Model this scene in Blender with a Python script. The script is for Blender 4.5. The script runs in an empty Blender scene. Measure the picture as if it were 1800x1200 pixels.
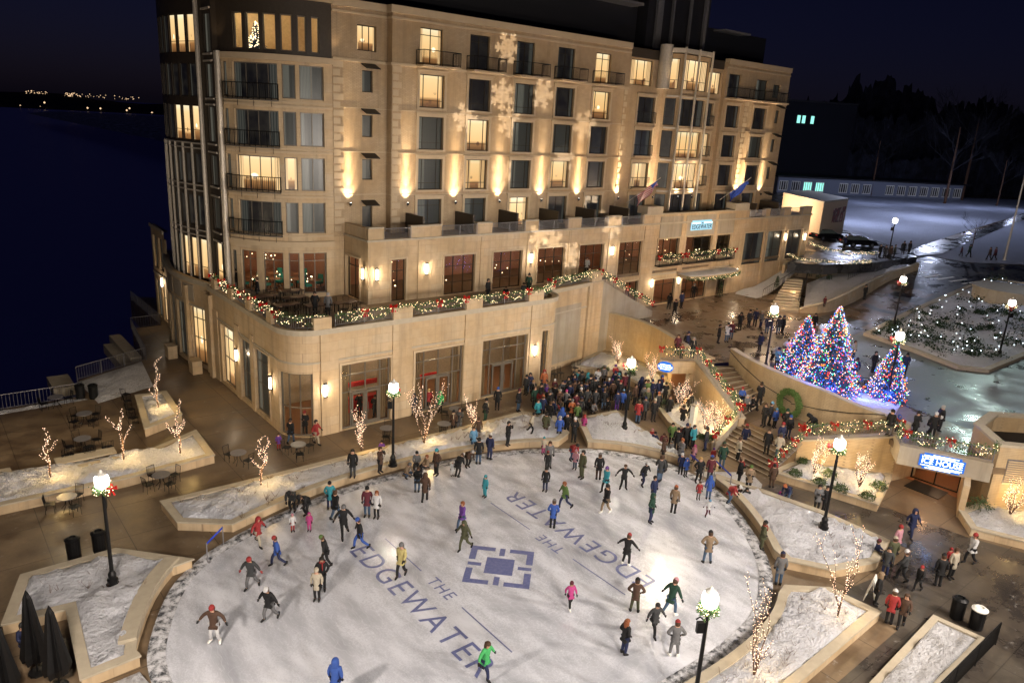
import bpy, bmesh, math, random
from math import sin, cos, pi, radians, sqrt, atan2, hypot
from mathutils import Vector, Matrix
random.seed(7)
S = bpy.context.scene
COL = S.collection
# ------------------------------------------------------------------ camera
F, PIT, ROL, AZ, CH = 1310.6, radians(16.53), radians(3.368), radians(50.13), 20.0
cp, sp, cr, sr = cos(PIT), sin(PIT), cos(ROL), sin(ROL)
A = Matrix(((1, 0, 0), (0, -sp, -cp), (0, cp, -sp)))
B = Matrix(((cr, -sr, 0), (sr, cr, 0), (0, 0, 1)))
Mv = B @ A
Wd = Matrix(((sin(AZ), cos(AZ), 0), (-cos(AZ), sin(AZ), 0), (0, 0, 1)))
Q = Wd @ Mv.transposed()          # camera (right, down, forward) -> world
cam = bpy.data.objects.new('camera', bpy.data.cameras.new('camera')); COL.objects.link(cam)
r_, d_, f_ = Q.col[0], Q.col[1], Q.col[2]
M4 = Matrix.Identity(4)
for i in range(3):
    M4[i][0] = r_[i]; M4[i][1] = -d_[i]; M4[i][2] = -f_[i]
M4[2][3] = CH
cam.matrix_world = M4
cam.data.sensor_width = 36; cam.data.lens = F / 1800 * 36
cam.data.clip_start = 0.5; cam.data.clip_end = 6000
S.camera = cam
CAMYAW = atan2(f_[1], f_[0])

def ray(px, py):
    return Q @ Vector(((px - 900) / F, (py - 600) / F, 1.0))
def G(px, py, z=0.0):
    d = ray(px, py); t = (z - CH) / d.z
    return Vector((d.x * t, d.y * t, z))
def smooth(a, b, x):
    t = max(0, min(1, (x - a) / (b - a))); return t * t * (3 - 2 * t)
def terr(x, y):
    return 2.8 + 3.3 * smooth(72, 112, x)
def GT(px, py):
    p = G(px, py, 2.8)
    for _ in range(40):
        z = terr(p.x, p.y); q = G(px, py, z); p = p.lerp(q, .6)
    return p

# ------------------------------------------------------------------ object helpers
def put(o, parent=None):
    COL.objects.link(o)
    if parent is not None: o.parent = parent
    return o
def tag(o, label, cat, group=None, kind=None):
    if label: o['label'] = label
    if cat: o['category'] = cat
    if group: o['group'] = group
    if kind: o['kind'] = kind
    return o
def empty(name, loc=(0, 0, 0), rz=0.0):
    o = bpy.data.objects.new(name, None); COL.objects.link(o)
    o.location = loc; o.rotation_euler = (0, 0, rz); o.empty_display_size = .2
    return o
class MB:
    def __init__(s): s.v = []; s.f = []; s.m = []; s.mi = 0; s.marks = []
    def mark(s): s.marks.append((len(s.v), len(s.f)))
    def pt(s, p): s.v.append(tuple(p)); return len(s.v) - 1
    def poly(s, pts):
        i = len(s.v); s.v += [tuple(p) for p in pts]; s.f.append(tuple(range(i, i + len(pts)))); s.m.append(s.mi)
    def hexa(s, p):      # 8 pts: bottom 4 ccw, top 4
        i = len(s.v); s.v += [tuple(q) for q in p]
        for f in ((3, 2, 1, 0), (4, 5, 6, 7), (0, 1, 5, 4), (1, 2, 6, 5), (2, 3, 7, 6), (3, 0, 4, 7)):
            s.f.append(tuple(i + k for k in f)); s.m.append(s.mi)
    def box(s, x0, y0, z0, x1, y1, z1):
        x0, x1 = min(x0, x1), max(x0, x1); y0, y1 = min(y0, y1), max(y0, y1); z0, z1 = min(z0, z1), max(z0, z1)
        s.hexa([(x0, y0, z0), (x1, y0, z0), (x1, y1, z0), (x0, y1, z0), (x0, y0, z1), (x1, y0, z1), (x1, y1, z1), (x0, y1, z1)])
    def prism(s, pts, z0, z1, cap=True):
        n = len(pts); ar = sum(pts[k][0] * pts[(k + 1) % n][1] - pts[(k + 1) % n][0] * pts[k][1] for k in range(n))
        if ar < 0: pts = list(pts)[::-1]
        i = len(s.v); s.v += [(p[0], p[1], z0) for p in pts] + [(p[0], p[1], z1) for p in pts]
        for k in range(n):
            a, b = i + k, i + (k + 1) % n; s.f.append((a, b, b + n, a + n)); s.m.append(s.mi)
        if cap:
            s.f.append(tuple(range(i + n, i + 2 * n))); s.m.append(s.mi)
            s.f.append(tuple(range(i + n - 1, i - 1, -1))); s.m.append(s.mi)
    def tube(s, pts, r, n=6, cap=True):
        pts = [Vector(p) for p in pts]; m = len(pts)
        rr = r if isinstance(r, (list, tuple)) else [r] * m
        base = len(s.v); up = None
        for k, p in enumerate(pts):
            t = (pts[min(k + 1, m - 1)] - pts[max(k - 1, 0)])
            if t.length < 1e-9: t = Vector((0, 0, 1))
            t.normalize()
            if up is None: up = Vector((0, 0, 1)) if abs(t.z) < .9 else Vector((1, 0, 0))
            a = t.cross(up)
            if a.length < 1e-4: a = t.cross(Vector((0, 1, 0)))
            a.normalize(); b = t.cross(a); up = a.cross(t)
            for j in range(n):
                w = 2 * pi * j / n; s.v.append(tuple(p + (a * cos(w) + b * sin(w)) * rr[k]))
        for k in range(m - 1):
            for j in range(n):
                a0 = base + k * n + j; a1 = base + k * n + (j + 1) % n
                s.f.append((a0, a1, a1 + n, a0 + n)); s.m.append(s.mi)
        if cap:
            s.f.append(tuple(base + j for j in range(n))[::-1]); s.m.append(s.mi)
            s.f.append(tuple(base + (m - 1) * n + j for j in range(n))); s.m.append(s.mi)
    def lathe(s, prof, c=(0, 0, 0), n=12):   # prof [(r,z)]
        base = len(s.v)
        for r, z in prof:
            for j in range(n):
                w = 2 * pi * j / n; s.v.append((c[0] + r * cos(w), c[1] + r * sin(w), c[2] + z))
        for k in range(len(prof) - 1):
            for j in range(n):
                a0 = base + k * n + j; a1 = base + k * n + (j + 1) % n
                s.f.append((a0, a1, a1 + n, a0 + n)); s.m.append(s.mi)
        s.f.append(tuple(base + j for j in range(n))[::-1]); s.m.append(s.mi)
        s.f.append(tuple(base + (len(prof) - 1) * n + j for j in range(n))); s.m.append(s.mi)
    def octa(s, c, r):
        i = len(s.v); x, y, z = c
        s.v += [(x + r, y, z), (x - r, y, z), (x, y + r, z), (x, y - r, z), (x, y, z + r), (x, y, z - r)]
        for f in ((0, 2, 4), (2, 1, 4), (1, 3, 4), (3, 0, 4), (2, 0, 5), (1, 2, 5), (3, 1, 5), (0, 3, 5)):
            s.f.append(tuple(i + k for k in f)); s.m.append(s.mi)
    def leaf(s, c, size, d=None):
        c = Vector(c); a = Vector((random.gauss(0, 1), random.gauss(0, 1), random.gauss(0, 1))) if d is None else Vector(d)
        a.normalize(); b = a.cross(Vector((random.gauss(0, 1), random.gauss(0, 1), random.gauss(0, 1)))).normalized()
        s.poly([c - b * size * .32, c + a * size, c + b * size * .32])
    def parts(s):
        mk = [(0, 0)] + s.marks + [(len(s.v), len(s.f))]; out = []
        for (v0, f0), (v1, f1) in zip(mk, mk[1:]):
            if f1 == f0: continue
            q = MB(); q.v = s.v[v0:v1]; q.f = [tuple(i - v0 for i in f) for f in s.f[f0:f1]]; q.m = s.m[f0:f1]; out.append(q)
        return out
    def build(s, name, mat, parent=None, smoothf=False):
        me = bpy.data.meshes.new(name)
        me.from_pydata(s.v, [], s.f)
        mats = mat if isinstance(mat, (list, tuple)) else [mat]
        for m in mats: me.materials.append(m)
        if len(mats) > 1: me.polygons.foreach_set('material_index', s.m)
        if smoothf: me.polygons.foreach_set('use_smooth', [True] * len(me.polygons))
        me.update()
        o = bpy.data.objects.new(name, me)
        return put(o, parent)
def copy_tree(o, parent=None):
    c = o.copy(); COL.objects.link(c)
    if parent is not None: c.parent = parent
    for ch in list(o.children): copy_tree(ch, c)
    return c
def struct(mb, name, mat, smoothf=False):
    o = mb.build(name, mat, None, smoothf); o['kind'] = 'structure'; return o

# ------------------------------------------------------------------ materials
def srgb(r, g, b):
    f = lambda c: (c / 255 / 12.92) if c / 255 <= .04045 else ((c / 255 + .055) / 1.055) ** 2.4
    return (f(r), f(g), f(b), 1)
class N:
    def __init__(s, name):
        s.mat = bpy.data.materials.new(name); s.mat.use_nodes = True
        s.nt = s.mat.node_tree; s.nt.nodes.clear()
        s.out = s.n('ShaderNodeOutputMaterial')
    def n(s, t, **kw):
        x = s.nt.nodes.new(t)
        for k, v in kw.items():
            if k.startswith('i_'):
                key = k[2:]; key = int(key) if key.isdigit() else key.replace('_', ' ')
                x.inputs[key].default_value = v
            else: setattr(x, k, v)
        return x
    def l(s, a, b): s.nt.links.new(a, b)
    def math(s, op, a, b=None, c=None):
        x = s.n('ShaderNodeMath', operation=op)
        for i, v in enumerate((a, b, c)):
            if v is None: continue
            if hasattr(v, 'is_output'): s.l(v, x.inputs[i])
            else: x.inputs[i].default_value = v
        return x.outputs[0]
    def ramp(s, fac, stops):
        x = s.n('ShaderNodeValToRGB'); e = x.color_ramp.elements
        while len(e) < len(stops): e.new(.5)
        for k, (p, c) in enumerate(stops):
            e[k].position = p; e[k].color = c if len(c) == 4 else (*c, 1)
        s.l(fac, x.inputs[0]); return x.outputs[0]
    def noise(s, vec, scale, detail=4, rough=.55):
        x = s.n('ShaderNodeTexNoise'); x.inputs['Scale'].default_value = scale; x.inputs['Detail'].default_value = detail
        x.inputs['Roughness'].default_value = rough
        if vec is not None: s.l(vec, x.inputs['Vector'])
        return x.outputs['Fac']
    def pos(s): return s.n('ShaderNodeNewGeometry').outputs['Position']
    def obj(s): return s.n('ShaderNodeTexCoord').outputs['Object']
    def mix(s, fac, a, b, mode='MIX'):
        x = s.n('ShaderNodeMix', data_type='RGBA', blend_type=mode)
        for k, v in ((0, fac), (6, a), (7, b)):
            if hasattr(v, 'is_output'): s.l(v, x.inputs[k])
            else: x.inputs[k].default_value = v
        return x.outputs[2]
    def bsdf(s, col, rough=.7, metal=0, bump=None, bstr=.3, bdist=.02, spec=.5, em=None, ems=0, **kw):
        b = s.n('ShaderNodeBsdfPrincipled')
        for key, v in (('Base Color', col), ('Roughness', rough), ('Metallic', metal), ('Specular IOR Level', spec)):
            if hasattr(v, 'is_output'): s.l(v, b.inputs[key])
            else: b.inputs[key].default_value = v
        if em is not None:
            if hasattr(em, 'is_output'): s.l(em, b.inputs['Emission Color'])
            else: b.inputs['Emission Color'].default_value = em
            if hasattr(ems, 'is_output'): s.l(ems, b.inputs['Emission Strength'])
            else: b.inputs['Emission Strength'].default_value = ems
        if bump is not None:
            bp = s.n('ShaderNodeBump'); bp.inputs['Strength'].default_value = bstr; bp.inputs['Distance'].default_value = bdist
            s.l(bump, bp.inputs['Height']); s.l(bp.outputs[0], b.inputs['Normal'])
        s.l(b.outputs[0], s.out.inputs[0]); return s.mat
def simple(name, col, rough=.7, metal=0, nscale=6, var=.25, spec=.4):
    m = N(name); f = m.noise(m.obj(), nscale)
    c = m.mix(f, tuple(x * (1 - var) for x in col[:3]) + (1,), tuple(min(1, x * (1 + var)) for x in col[:3]) + (1,))
    return m.bsdf(c, rough, metal, spec=spec)
def emis(name, col, st):
    m = N(name); e = m.n('ShaderNodeEmission'); e.inputs[0].default_value = col; e.inputs[1].default_value = st
    m.l(e.outputs[0], m.out.inputs[0]); return m.mat
def wallvec(m):      # (x + y, z): works for every upright face
    p = m.n('ShaderNodeSeparateXYZ'); m.l(m.pos(), p.inputs[0])
    c = m.n('ShaderNodeCombineXYZ'); m.l(m.math('ADD', p.outputs[0], p.outputs[1]), c.inputs[0]); m.l(p.outputs[2], c.inputs[1])
    return c.outputs[0]
def masonry(name, c1, c2, mortar, bw, bh, ms=.01, rough=.8, big=.35, stain=True):
    m = N(name); v = wallvec(m)
    b = m.n('ShaderNodeTexBrick'); m.l(v, b.inputs['Vector'])
    for k, x in (('Color1', c1), ('Color2', c2), ('Mortar', mortar), ('Scale', 1.0), ('Mortar Size', ms), ('Brick Width', bw), ('Row Height', bh), ('Bias', 0.0)):
        b.inputs[k].default_value = x
    n1 = m.noise(m.pos(), .35, 3); n2 = m.noise(m.pos(), 3.0, 5)
    c = m.mix(m.ramp(n1, [(.35, (0, 0, 0)), (.7, (1, 1, 1))]), b.outputs[0], (c1[0] * .8, c1[1] * .72, c1[2] * .6, 1))
    c = m.mix(big, c, m.mix(n2, (.25, .2, .15, 1), (.8, .75, .66, 1)), 'OVERLAY')
    mp = m.n('ShaderNodeMapping'); mp.inputs['Scale'].default_value = (1.6, 1.6, .10); m.l(m.pos(), mp.inputs[0]); n3 = m.noise(mp.outputs[0], 1.0, 6, .65)
    c = m.mix(m.ramp(n3, [(.30, (.5, .5, .5)), (.5, (0, 0, 0))]), c, (c1[0] * .45, c1[1] * .42, c1[2] * .38, 1))
    return m.bsdf(c, rough, bump=b.outputs['Fac'], bstr=-.4, bdist=.01)
M = {}
M['lime'] = masonry('limestone_ashlar', (.52, .43, .31, 1), (.54, .41, .265, 1), (.3, .22, .15, 1), 1.25, .62, .008, .75, .3)
M['brick'] = masonry('cream_brick', (.49, .39, .27, 1), (.42, .33, .225, 1), (.30, .225, .145, 1), .3, .09, .012, .85, .35)
M['lightpanel'] = masonry('pale_panel', (.36, .33, .28, 1), (.38, .345, .29, 1), (.3, .27, .23, 1), 2.5, 1.2, .004, .7, .15)
M['smallstone'] = masonry('wall_brick', (.53, .43, .29, 1), (.48, .385, .26, 1), (.3, .24, .17, 1), .4, .1, .01, .8, .35)
M['trim'] = simple('trim_stone', (.48, .375, .25), .7, nscale=2, var=.12)
M['cap'] = simple('coping_stone', (.40, .35, .27), .7, nscale=3, var=.2)
M['bronze'] = simple('dark_bronze', (.045, .035, .025), .45, .4)
M['grayframe'] = simple('grey_frame', (.16, .14, .115), .45, .3)
M['black'] = simple('black_metal', (.012, .012, .013), .4, .5)
M['pewter'] = simple('railing_metal', (.24, .235, .25), .4, .5)
M['whitecol'] = simple('pale_metal', (.5, .45, .38), .4, .2)
M['roofdark'] = simple('roof_dark', (.012, .012, .016), .6)
M['darkpanel'] = simple('dark_panel', (.045, .035, .025), .5)
M['wood'] = simple('wood_brown', (.09, .04, .02), .5, nscale=12)
M['woodlite'] = simple('wood_orange', (.28, .12, .05), .5, nscale=12)
M['red'] = simple('red_ribbon', (.55, .012, .012), .45)
M['green'] = simple('fir_green', (.06, .13, .035), .7, nscale=20, var=.5)
M['greendark'] = simple('shrub_green', (.02, .045, .02), .7, nscale=20, var=.5)
M['bark'] = simple('twig_bark', (.10, .05, .028), .8)
M['lounge'] = simple('lounge_plaster', (.62, .47, .28), .8)
M['teal'] = simple('teal_upholstery', (.02, .25, .2), .6)
M['tan'] = simple('interior_plaster', (.34, .25, .17), .8)
M['orangewall'] = simple('interior_orange', (.30, .13, .07), .7)
M['carpet'] = simple('interior_floor', (.22, .10, .05), .6)
M['white'] = simple('white_paint', (.75, .74, .7), .6)
M['tyre'] = simple('tyre_rubber', (.015, .015, .015), .8)
M['carpaint'] = simple('car_paint', (.01, .01, .012), .15, .3)
M['skate'] = simple('skate_steel', (.5, .5, .52), .3, 1)
M['bulb'] = emis('warm_bulb', (1, .74, .42, 1), 7)
M['bulbw'] = emis('white_bulb', (1, .68, .46, 1), 4.2)
M['globe'] = emis('lamp_globe', (1, .93, .84, 1), 22)
M['sconce'] = emis('sconce_glow', (1, .88, .72, 1), 9)
M['tealglow'] = emis('teal_glow', (.35, 1, .85, 1), 1.2)
M['coldbulb'] = emis('cold_bulb', (.75, .88, 1, 1), 9)
for k, c in (('b_red', (1, .05, .02)), ('b_blue', (.05, .2, 1)), ('b_grn', (.05, 1, .3)), ('b_or', (1, .32, .03)), ('b_wh', (1, .85, .8))):
    M[k] = emis(k, (*c, 1), 4.2)

def snow_mat(name, warm, c1=(.60, .61, .67, 1), dirty=.6):
    m = N(name); p = m.pos()
    n1 = m.noise(p, 2.4, 8, .65); n2 = m.noise(p, .7, 3); n3 = m.noise(p, 9, 4, .6)
    c = m.ramp(n3, [(.28, (.16, .13, .10)), (.42, tuple(x * .8 for x in c1[:3])), (.6, c1[:3])])
    c = m.mix(m.ramp(n2, [(.4, (0, 0, 0)), (.65, (dirty, dirty, dirty))]), c1, c)
    h = m.math('ADD', n1, m.math('MULTIPLY', n3, .45))
    return m.bsdf(c, .75, bump=h, bstr=1.0, bdist=.34)
M['snow'] = snow_mat('trodden_snow', 0)
M['snowdirty'] = snow_mat('dirty_snow', 0, (.55, .55, .58, 1), 1.0)

def ice_mat():
    m = N('rink_ice'); p = m.pos()
    mp = m.n('ShaderNodeMapping'); mp.inputs['Scale'].default_value = (.35, .12, 1); mp.inputs['Rotation'].default_value = (0, 0, .5); m.l(p, mp.inputs[0])
    a = m.noise(mp.outputs[0], 2.0, 7, .62)
    w = m.n('ShaderNodeTexWave', wave_type='RINGS', rings_direction='Z'); w.inputs['Scale'].default_value = .22; w.inputs['Distortion'].default_value = 9; w.inputs['Detail'].default_value = 4
    mp2 = m.n('ShaderNodeMapping'); mp2.inputs['Location'].default_value = (-20, -24, 0); m.l(p, mp2.inputs[0]); m.l(mp2.outputs[0], w.inputs[0])
    fine = m.noise(p, 14, 6, .7)
    mp3 = m.n('ShaderNodeMapping'); mp3.inputs['Scale'].default_value = (9, .5, 1); mp3.inputs['Rotation'].default_value = (0, 0, .9); m.l(p, mp3.inputs[0])
    scr = m.noise(mp3.outputs[0], 3, 6, .75)
    c = m.ramp(a, [(.33, (.37, .39, .45)), (.5, (.55, .575, .65)), (.68, (.73, .76, .85))])
    c = m.mix(.22, c, m.ramp(w.outputs['Fac'], [(0, (.32, .32, .35)), (1, (.58, .58, .63))]))
    c = m.mix(m.math('MULTIPLY', m.ramp(scr, [(.55, (0, 0, 0)), (.64, (1, 1, 1))]), .35), c, (.72, .73, .78, 1))
    w2 = m.n('ShaderNodeTexWave', wave_type='RINGS', rings_direction='Z'); w2.inputs['Scale'].default_value = 1.1; w2.inputs['Distortion'].default_value = 34; w2.inputs['Detail'].default_value = 3; w2.inputs['Detail Scale'].default_value = .35; m.l(mp2.outputs[0], w2.inputs[0])
    c = m.mix(m.math('MULTIPLY', m.ramp(w2.outputs['Fac'], [(.93, (0, 0, 0)), (.99, (1, 1, 1))]), .13), c, (.86, .88, .95, 1))
    r = m.ramp(m.math('ADD', m.math('MULTIPLY', a, .5), m.math('MULTIPLY', fine, .5)), [(.38, (.10, .10, .10)), (.62, (.42, .42, .42))])
    return m.bsdf(c, r, bump=m.math('ADD', fine, scr), bstr=.08, bdist=.010, spec=.8)
M['ice'] = ice_mat()
def icepaint():
    m = N('ice_logo_blue'); f = m.noise(m.pos(), 7, 5)
    return m.bsdf(m.mix(f, (.05, .07, .22, 1), (.20, .22, .40, 1)), .35, spec=.5)
M['logo'] = icepaint()

def paving(name, cA, cB, joint, wet, scale=1.6, rot=0.0, joints=True):
    m = N(name); p = m.pos()
    mp = m.n('ShaderNodeMapping'); mp.inputs['Rotation'].default_value = (0, 0, rot); m.l(p, mp.inputs[0])
    n1 = m.noise(mp.outputs[0], .45, 6, .6); n2 = m.noise(mp.outputs[0], 6, 5)
    c = m.mix(m.ramp(n1, [(.38, (0, 0, 0)), (.6, (1, 1, 1))]), cA, cB)
    c = m.mix(.35, c, m.mix(n2, (.2, .2, .2, 1), (.75, .75, .75, 1)), 'OVERLAY')
    if joints:
        b = m.n('ShaderNodeTexBrick'); b.offset = 0; m.l(mp.outputs[0], b.inputs[0])
        for k, x in (('Color1', (1, 1, 1, 1)), ('Color2', (.88, .88, .88, 1)), ('Mortar', joint), ('Scale', 1.0), ('Mortar Size', .02), ('Brick Width', scale), ('Row Height', scale)):
            b.inputs[k].default_value = x
        c = m.mix(1.0, c, b.outputs[0], 'MULTIPLY')
    n4 = m.noise(p, 1.1, 9, .75)
    c = m.mix(m.math('MULTIPLY', m.ramp(n4, [(.60, (0, 0, 0)), (.68, (1, 1, 1))]), .45), c, (.42, .40, .38, 1))
    r = m.ramp(n1, [(.35, (wet, wet, wet)), (.65, (min(1, wet + .4),) * 3)])
    return m.bsdf(c, r, bump=n2, bstr=.15 if joints else .5, bdist=.02, spec=.5)
M['plaza'] = paving('plaza_concrete', (.105, .07, .042, 1), (.21, .15, .092, 1), (.35, .35, .35, 1), .3, 3.2)
M['upper'] = paving('wet_upper_paving', (.09, .06, .04, 1), (.17, .12, .08, 1), (.6, .6, .6, 1), .13, 1.6)
M['asphalt'] = paving('wet_asphalt', (.03, .032, .036, 1), (.055, .057, .062, 1), (1, 1, 1, 1), .14, joints=False)
M['wetpath'] = paving('wet_dark_paving', (.035, .03, .028, 1), (.085, .07, .055, 1), (.5, .5, .5, 1), .14, 1.6)
M['icystreet'] = paving('icy_street', (.05, .055, .06, 1), (.15, .165, .175, 1), (1, 1, 1, 1), .2, joints=False)
M['lake'] = N('lake_water').bsdf((.004, .005, .028, 1), .3, spec=.3, em=(.0008, .0008, .006, 1), ems=1)  # faint navy emission stands in for sky reflected on the water
M['hill'] = simple('far_hills', (.003, .003, .008), .95)
M['field'] = snow_mat('snow_field', 0, (.42, .45, .56, 1), .5)

def pane_mat(name, kind):
    m = N(name); tc = m.n('ShaderNodeTexCoord'); sx = m.n('ShaderNodeSeparateXYZ'); m.l(tc.outputs['UV'], sx.inputs[0])
    x, y = sx.outputs[0], sx.outputs[1]
    rnd = m.n('ShaderNodeObjectInfo').outputs['Random']
    folds = m.n('ShaderNodeTexWave'); folds.inputs['Scale'].default_value = 5; folds.inputs['Distortion'].default_value = 1.5
    m.l(tc.outputs['UV'], folds.inputs[0])
    if kind == 'lit':
        e = m.math('ABSOLUTE', m.math('SUBTRACT', x, .5))
        cur = m.ramp(m.math('ADD', e, m.math('MULTIPLY', m.math('SUBTRACT', m.math('FRACT', m.math('MULTIPLY', rnd, 13.7)), .6), .3)), [(.27, (0, 0, 0)), (.33, (1, 1, 1))])
        room = m.ramp(m.math('ADD', y, m.math('MULTIPLY', m.math('SUBTRACT', rnd, .5), .16)), [(0, (.10, .045, .015)), (.22, (.35, .17, .06)), (.3, (.95, .60, .26)), (.85, (1.0, .74, .38)), (1, (1, .88, .6))])
        cx = m.math('ADD', .3, m.math('MULTIPLY', rnd, .4))
        d2 = m.math('ADD', m.math('POWER', m.math('SUBTRACT', x, cx), 2), m.math('MULTIPLY', m.math('POWER', m.math('SUBTRACT', y, .42), 2), 1.6))
        lit_ = m.math('MULTIPLY', m.ramp(d2, [(.002, (1, 1, 1)), (.01, (0, 0, 0))]), m.math('GREATER_THAN', m.math('FRACT', m.math('MULTIPLY', rnd, 7.3)), .62))
        room = m.mix(lit_, room, (2.0, 1.8, 1.3, 1))
        n = m.n('ShaderNodeTexVoronoi'); n.inputs['Scale'].default_value = 4
        va = m.n('ShaderNodeVectorMath', operation='ADD'); m.l(tc.outputs['UV'], va.inputs[0])
        cb = m.n('ShaderNodeCombineXYZ'); m.l(m.math('MULTIPLY', rnd, 17), cb.inputs[0]); m.l(cb.outputs[0], va.inputs[1]); m.l(va.outputs[0], n.inputs[0])
        sil = m.math('MULTIPLY', m.ramp(n.outputs['Distance'], [(.25, (1, 1, 1)), (.32, (0, 0, 0))]), m.ramp(y, [(.3, (1, 1, 1)), (.5, (0, 0, 0))]))
        room = m.mix(sil, room, (.16, .07, .03, 1))
        cc = m.mix(folds.outputs['Fac'], (.42, .27, .12, 1), (.9, .62, .32, 1))
        col = m.mix(cur, room, cc)
        col = m.mix(m.math('FRACT', m.math('MULTIPLY', rnd, 5.1)), col, m.mix(1.0, col, (.8, .72, .6, 1), 'MULTIPLY'))
        return m.bsdf((.02, .02, .02, 1), .3, em=col, ems=1.15)
    if kind == 'dim':
        cc = m.mix(folds.outputs['Fac'], (.04, .042, .034, 1), (.15, .145, .115, 1))
        e = m.ramp(m.math('ADD', x, m.math('MULTIPLY', rnd, .5)), [(.55, (1, 1, 1)), (.6, (.15, .15, .15))])
        col = m.mix(1.0, cc, e, 'MULTIPLY')
        return m.bsdf((.03, .035, .035, 1), .28, em=col, ems=.75)  # curtain folds are given a faint glow by emission
    if kind == 'dark':
        n1 = m.noise(m.pos(), 1.5, 3)
        col = m.ramp(n1, [(.4, (.004, .004, .006)), (.7, (.03, .026, .02))])
        e = m.math('ADD', m.math('ABSOLUTE', m.math('SUBTRACT', x, .5)), m.math('MULTIPLY', rnd, .22)); col = m.mix(m.ramp(e, [(.46, (0, 0, 0)), (.5, (1, 1, 1))]), col, m.mix(folds.outputs['Fac'], (.03, .035, .03, 1), (.12, .12, .10, 1)))
        return m.bsdf((.01, .01, .012, 1), .28, em=col, ems=.5)  # dark glass and its curtains get a weak painted-in glow
M['p_lit'] = pane_mat('lit_room_pane', 'lit'); M['p_dim'] = pane_mat('curtained_pane', 'dim'); M['p_dark'] = pane_mat('faint_glow_pane', 'dark')
def clear():
    m = N('clear_pane'); t = m.n('ShaderNodeBsdfTransparent'); g = m.n('ShaderNodeBsdfGlossy'); g.inputs['Roughness'].default_value = .2
    t.inputs[0].default_value = (.85, .88, .86, 1)
    x = m.n('ShaderNodeMixShader'); x.inputs[0].default_value = .05
    m.l(t.outputs[0], x.inputs[1]); m.l(g.outputs[0], x.inputs[2]); m.l(x.outputs[0], m.out.inputs[0]); return m.mat
M['clear'] = clear()

# ------------------------------------------------------------------ lights
def point(p, w, col=(1, .86, .68), r=.12, name='point_light'):
    l = bpy.data.lights.new(name, 'POINT'); l.energy = w; l.color = col; l.shadow_soft_size = r
    o = bpy.data.objects.new(name, l); COL.objects.link(o); o.location = p; return o
def spot(p, target, w, col=(1, .8, .55), ang=40, blend=.6, r=.08, name='spot_light'):
    l = bpy.data.lights.new(name, 'SPOT'); l.energy = w; l.color = col; l.shadow_soft_size = r; l.spot_size = radians(ang); l.spot_blend = blend
    o = bpy.data.objects.new(name, l); COL.objects.link(o); o.location = p
    o.rotation_euler = (Vector(target) - Vector(p)).to_track_quat('-Z', 'Y').to_euler(); return o

# ------------------------------------------------------------------ walls on a path
class Path:
    def __init__(s, pts):
        s.p = [Vector((a[0], a[1])) for a in pts]; s.s = [0.0]
        for a, b in zip(s.p, s.p[1:]): s.s.append(s.s[-1] + (b - a).length)
        s.L = s.s[-1]
    def at(s, t, off=0.0):
        k = 0
        while k < len(s.p) - 2 and t > s.s[k + 1] + 1e-6: k += 1
        a, b = s.p[k], s.p[k + 1]; d = (b - a).normalized(); q = a + d * (t - s.s[k])
        # mitre at interior vertices
        nn = Vector((d.y, -d.x))
        for kk in (k, k + 1):
            if 0 < kk < len(s.p) - 1 and abs(t - s.s[kk]) < 1e-4:
                d0 = (s.p[kk] - s.p[kk - 1]).normalized(); d1 = (s.p[kk + 1] - s.p[kk]).normalized()
                m = Vector((d0.y + d1.y, -d0.x - d1.x)).normalized(); c = max(.3, m.dot(Vector((d0.y, -d0.x))))
                nn = m / c; q = s.p[kk]
        return q + nn * off
    def brk(s, a, b):
        return [a] + [x for x in s.s if a + 1e-3 < x < b - 1e-3] + [b]
    def near(s, x, y):
        best = (1e9, 0); P = Vector((x, y))
        for k in range(len(s.p) - 1):
            a, b = s.p[k], s.p[k + 1]; d = b - a; t = max(0, min(1, (P - a).dot(d) / d.length_squared))
            e = (a + d * t - P).length
            if e < best[0]: best = (e, s.s[k] + t * d.length)
        return best[1]
def arc(cx, cy, r, a0, a1, n):
    return [(cx + r * cos(radians(a0 + (a1 - a0) * i / n)), cy + r * sin(radians(a0 + (a1 - a0) * i / n))) for i in range(n + 1)]
def pbox(mb, P, s0, s1, z0, z1, o0, o1):
    t = P.brk(s0, s1)
    for a, b in zip(t, t[1:]):
        e = 1e-4 if len(t) > 2 else 0
        pa0, pa1, pb0, pb1 = P.at(a, o0), P.at(a, o1), P.at(b, o0), P.at(b, o1)
        if len(t) == 2:
            k = 0
            mid = (a + b) / 2; n = (P.at(mid, 1) - P.at(mid, 0)); d = Vector((-n.y, n.x)); c = P.at(mid, 0)
            pa0 = c + d * (a - mid) + n * o0; pb0 = c + d * (b - mid) + n * o0; pa1 = c + d * (a - mid) + n * o1; pb1 = c + d * (b - mid) + n * o1
        mb.hexa([(*pa1, z0), (*pb1, z0), (*pb0, z0), (*pa0, z0), (*pa1, z1), (*pb1, z1), (*pb0, z1), (*pa0, z1)])
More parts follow.
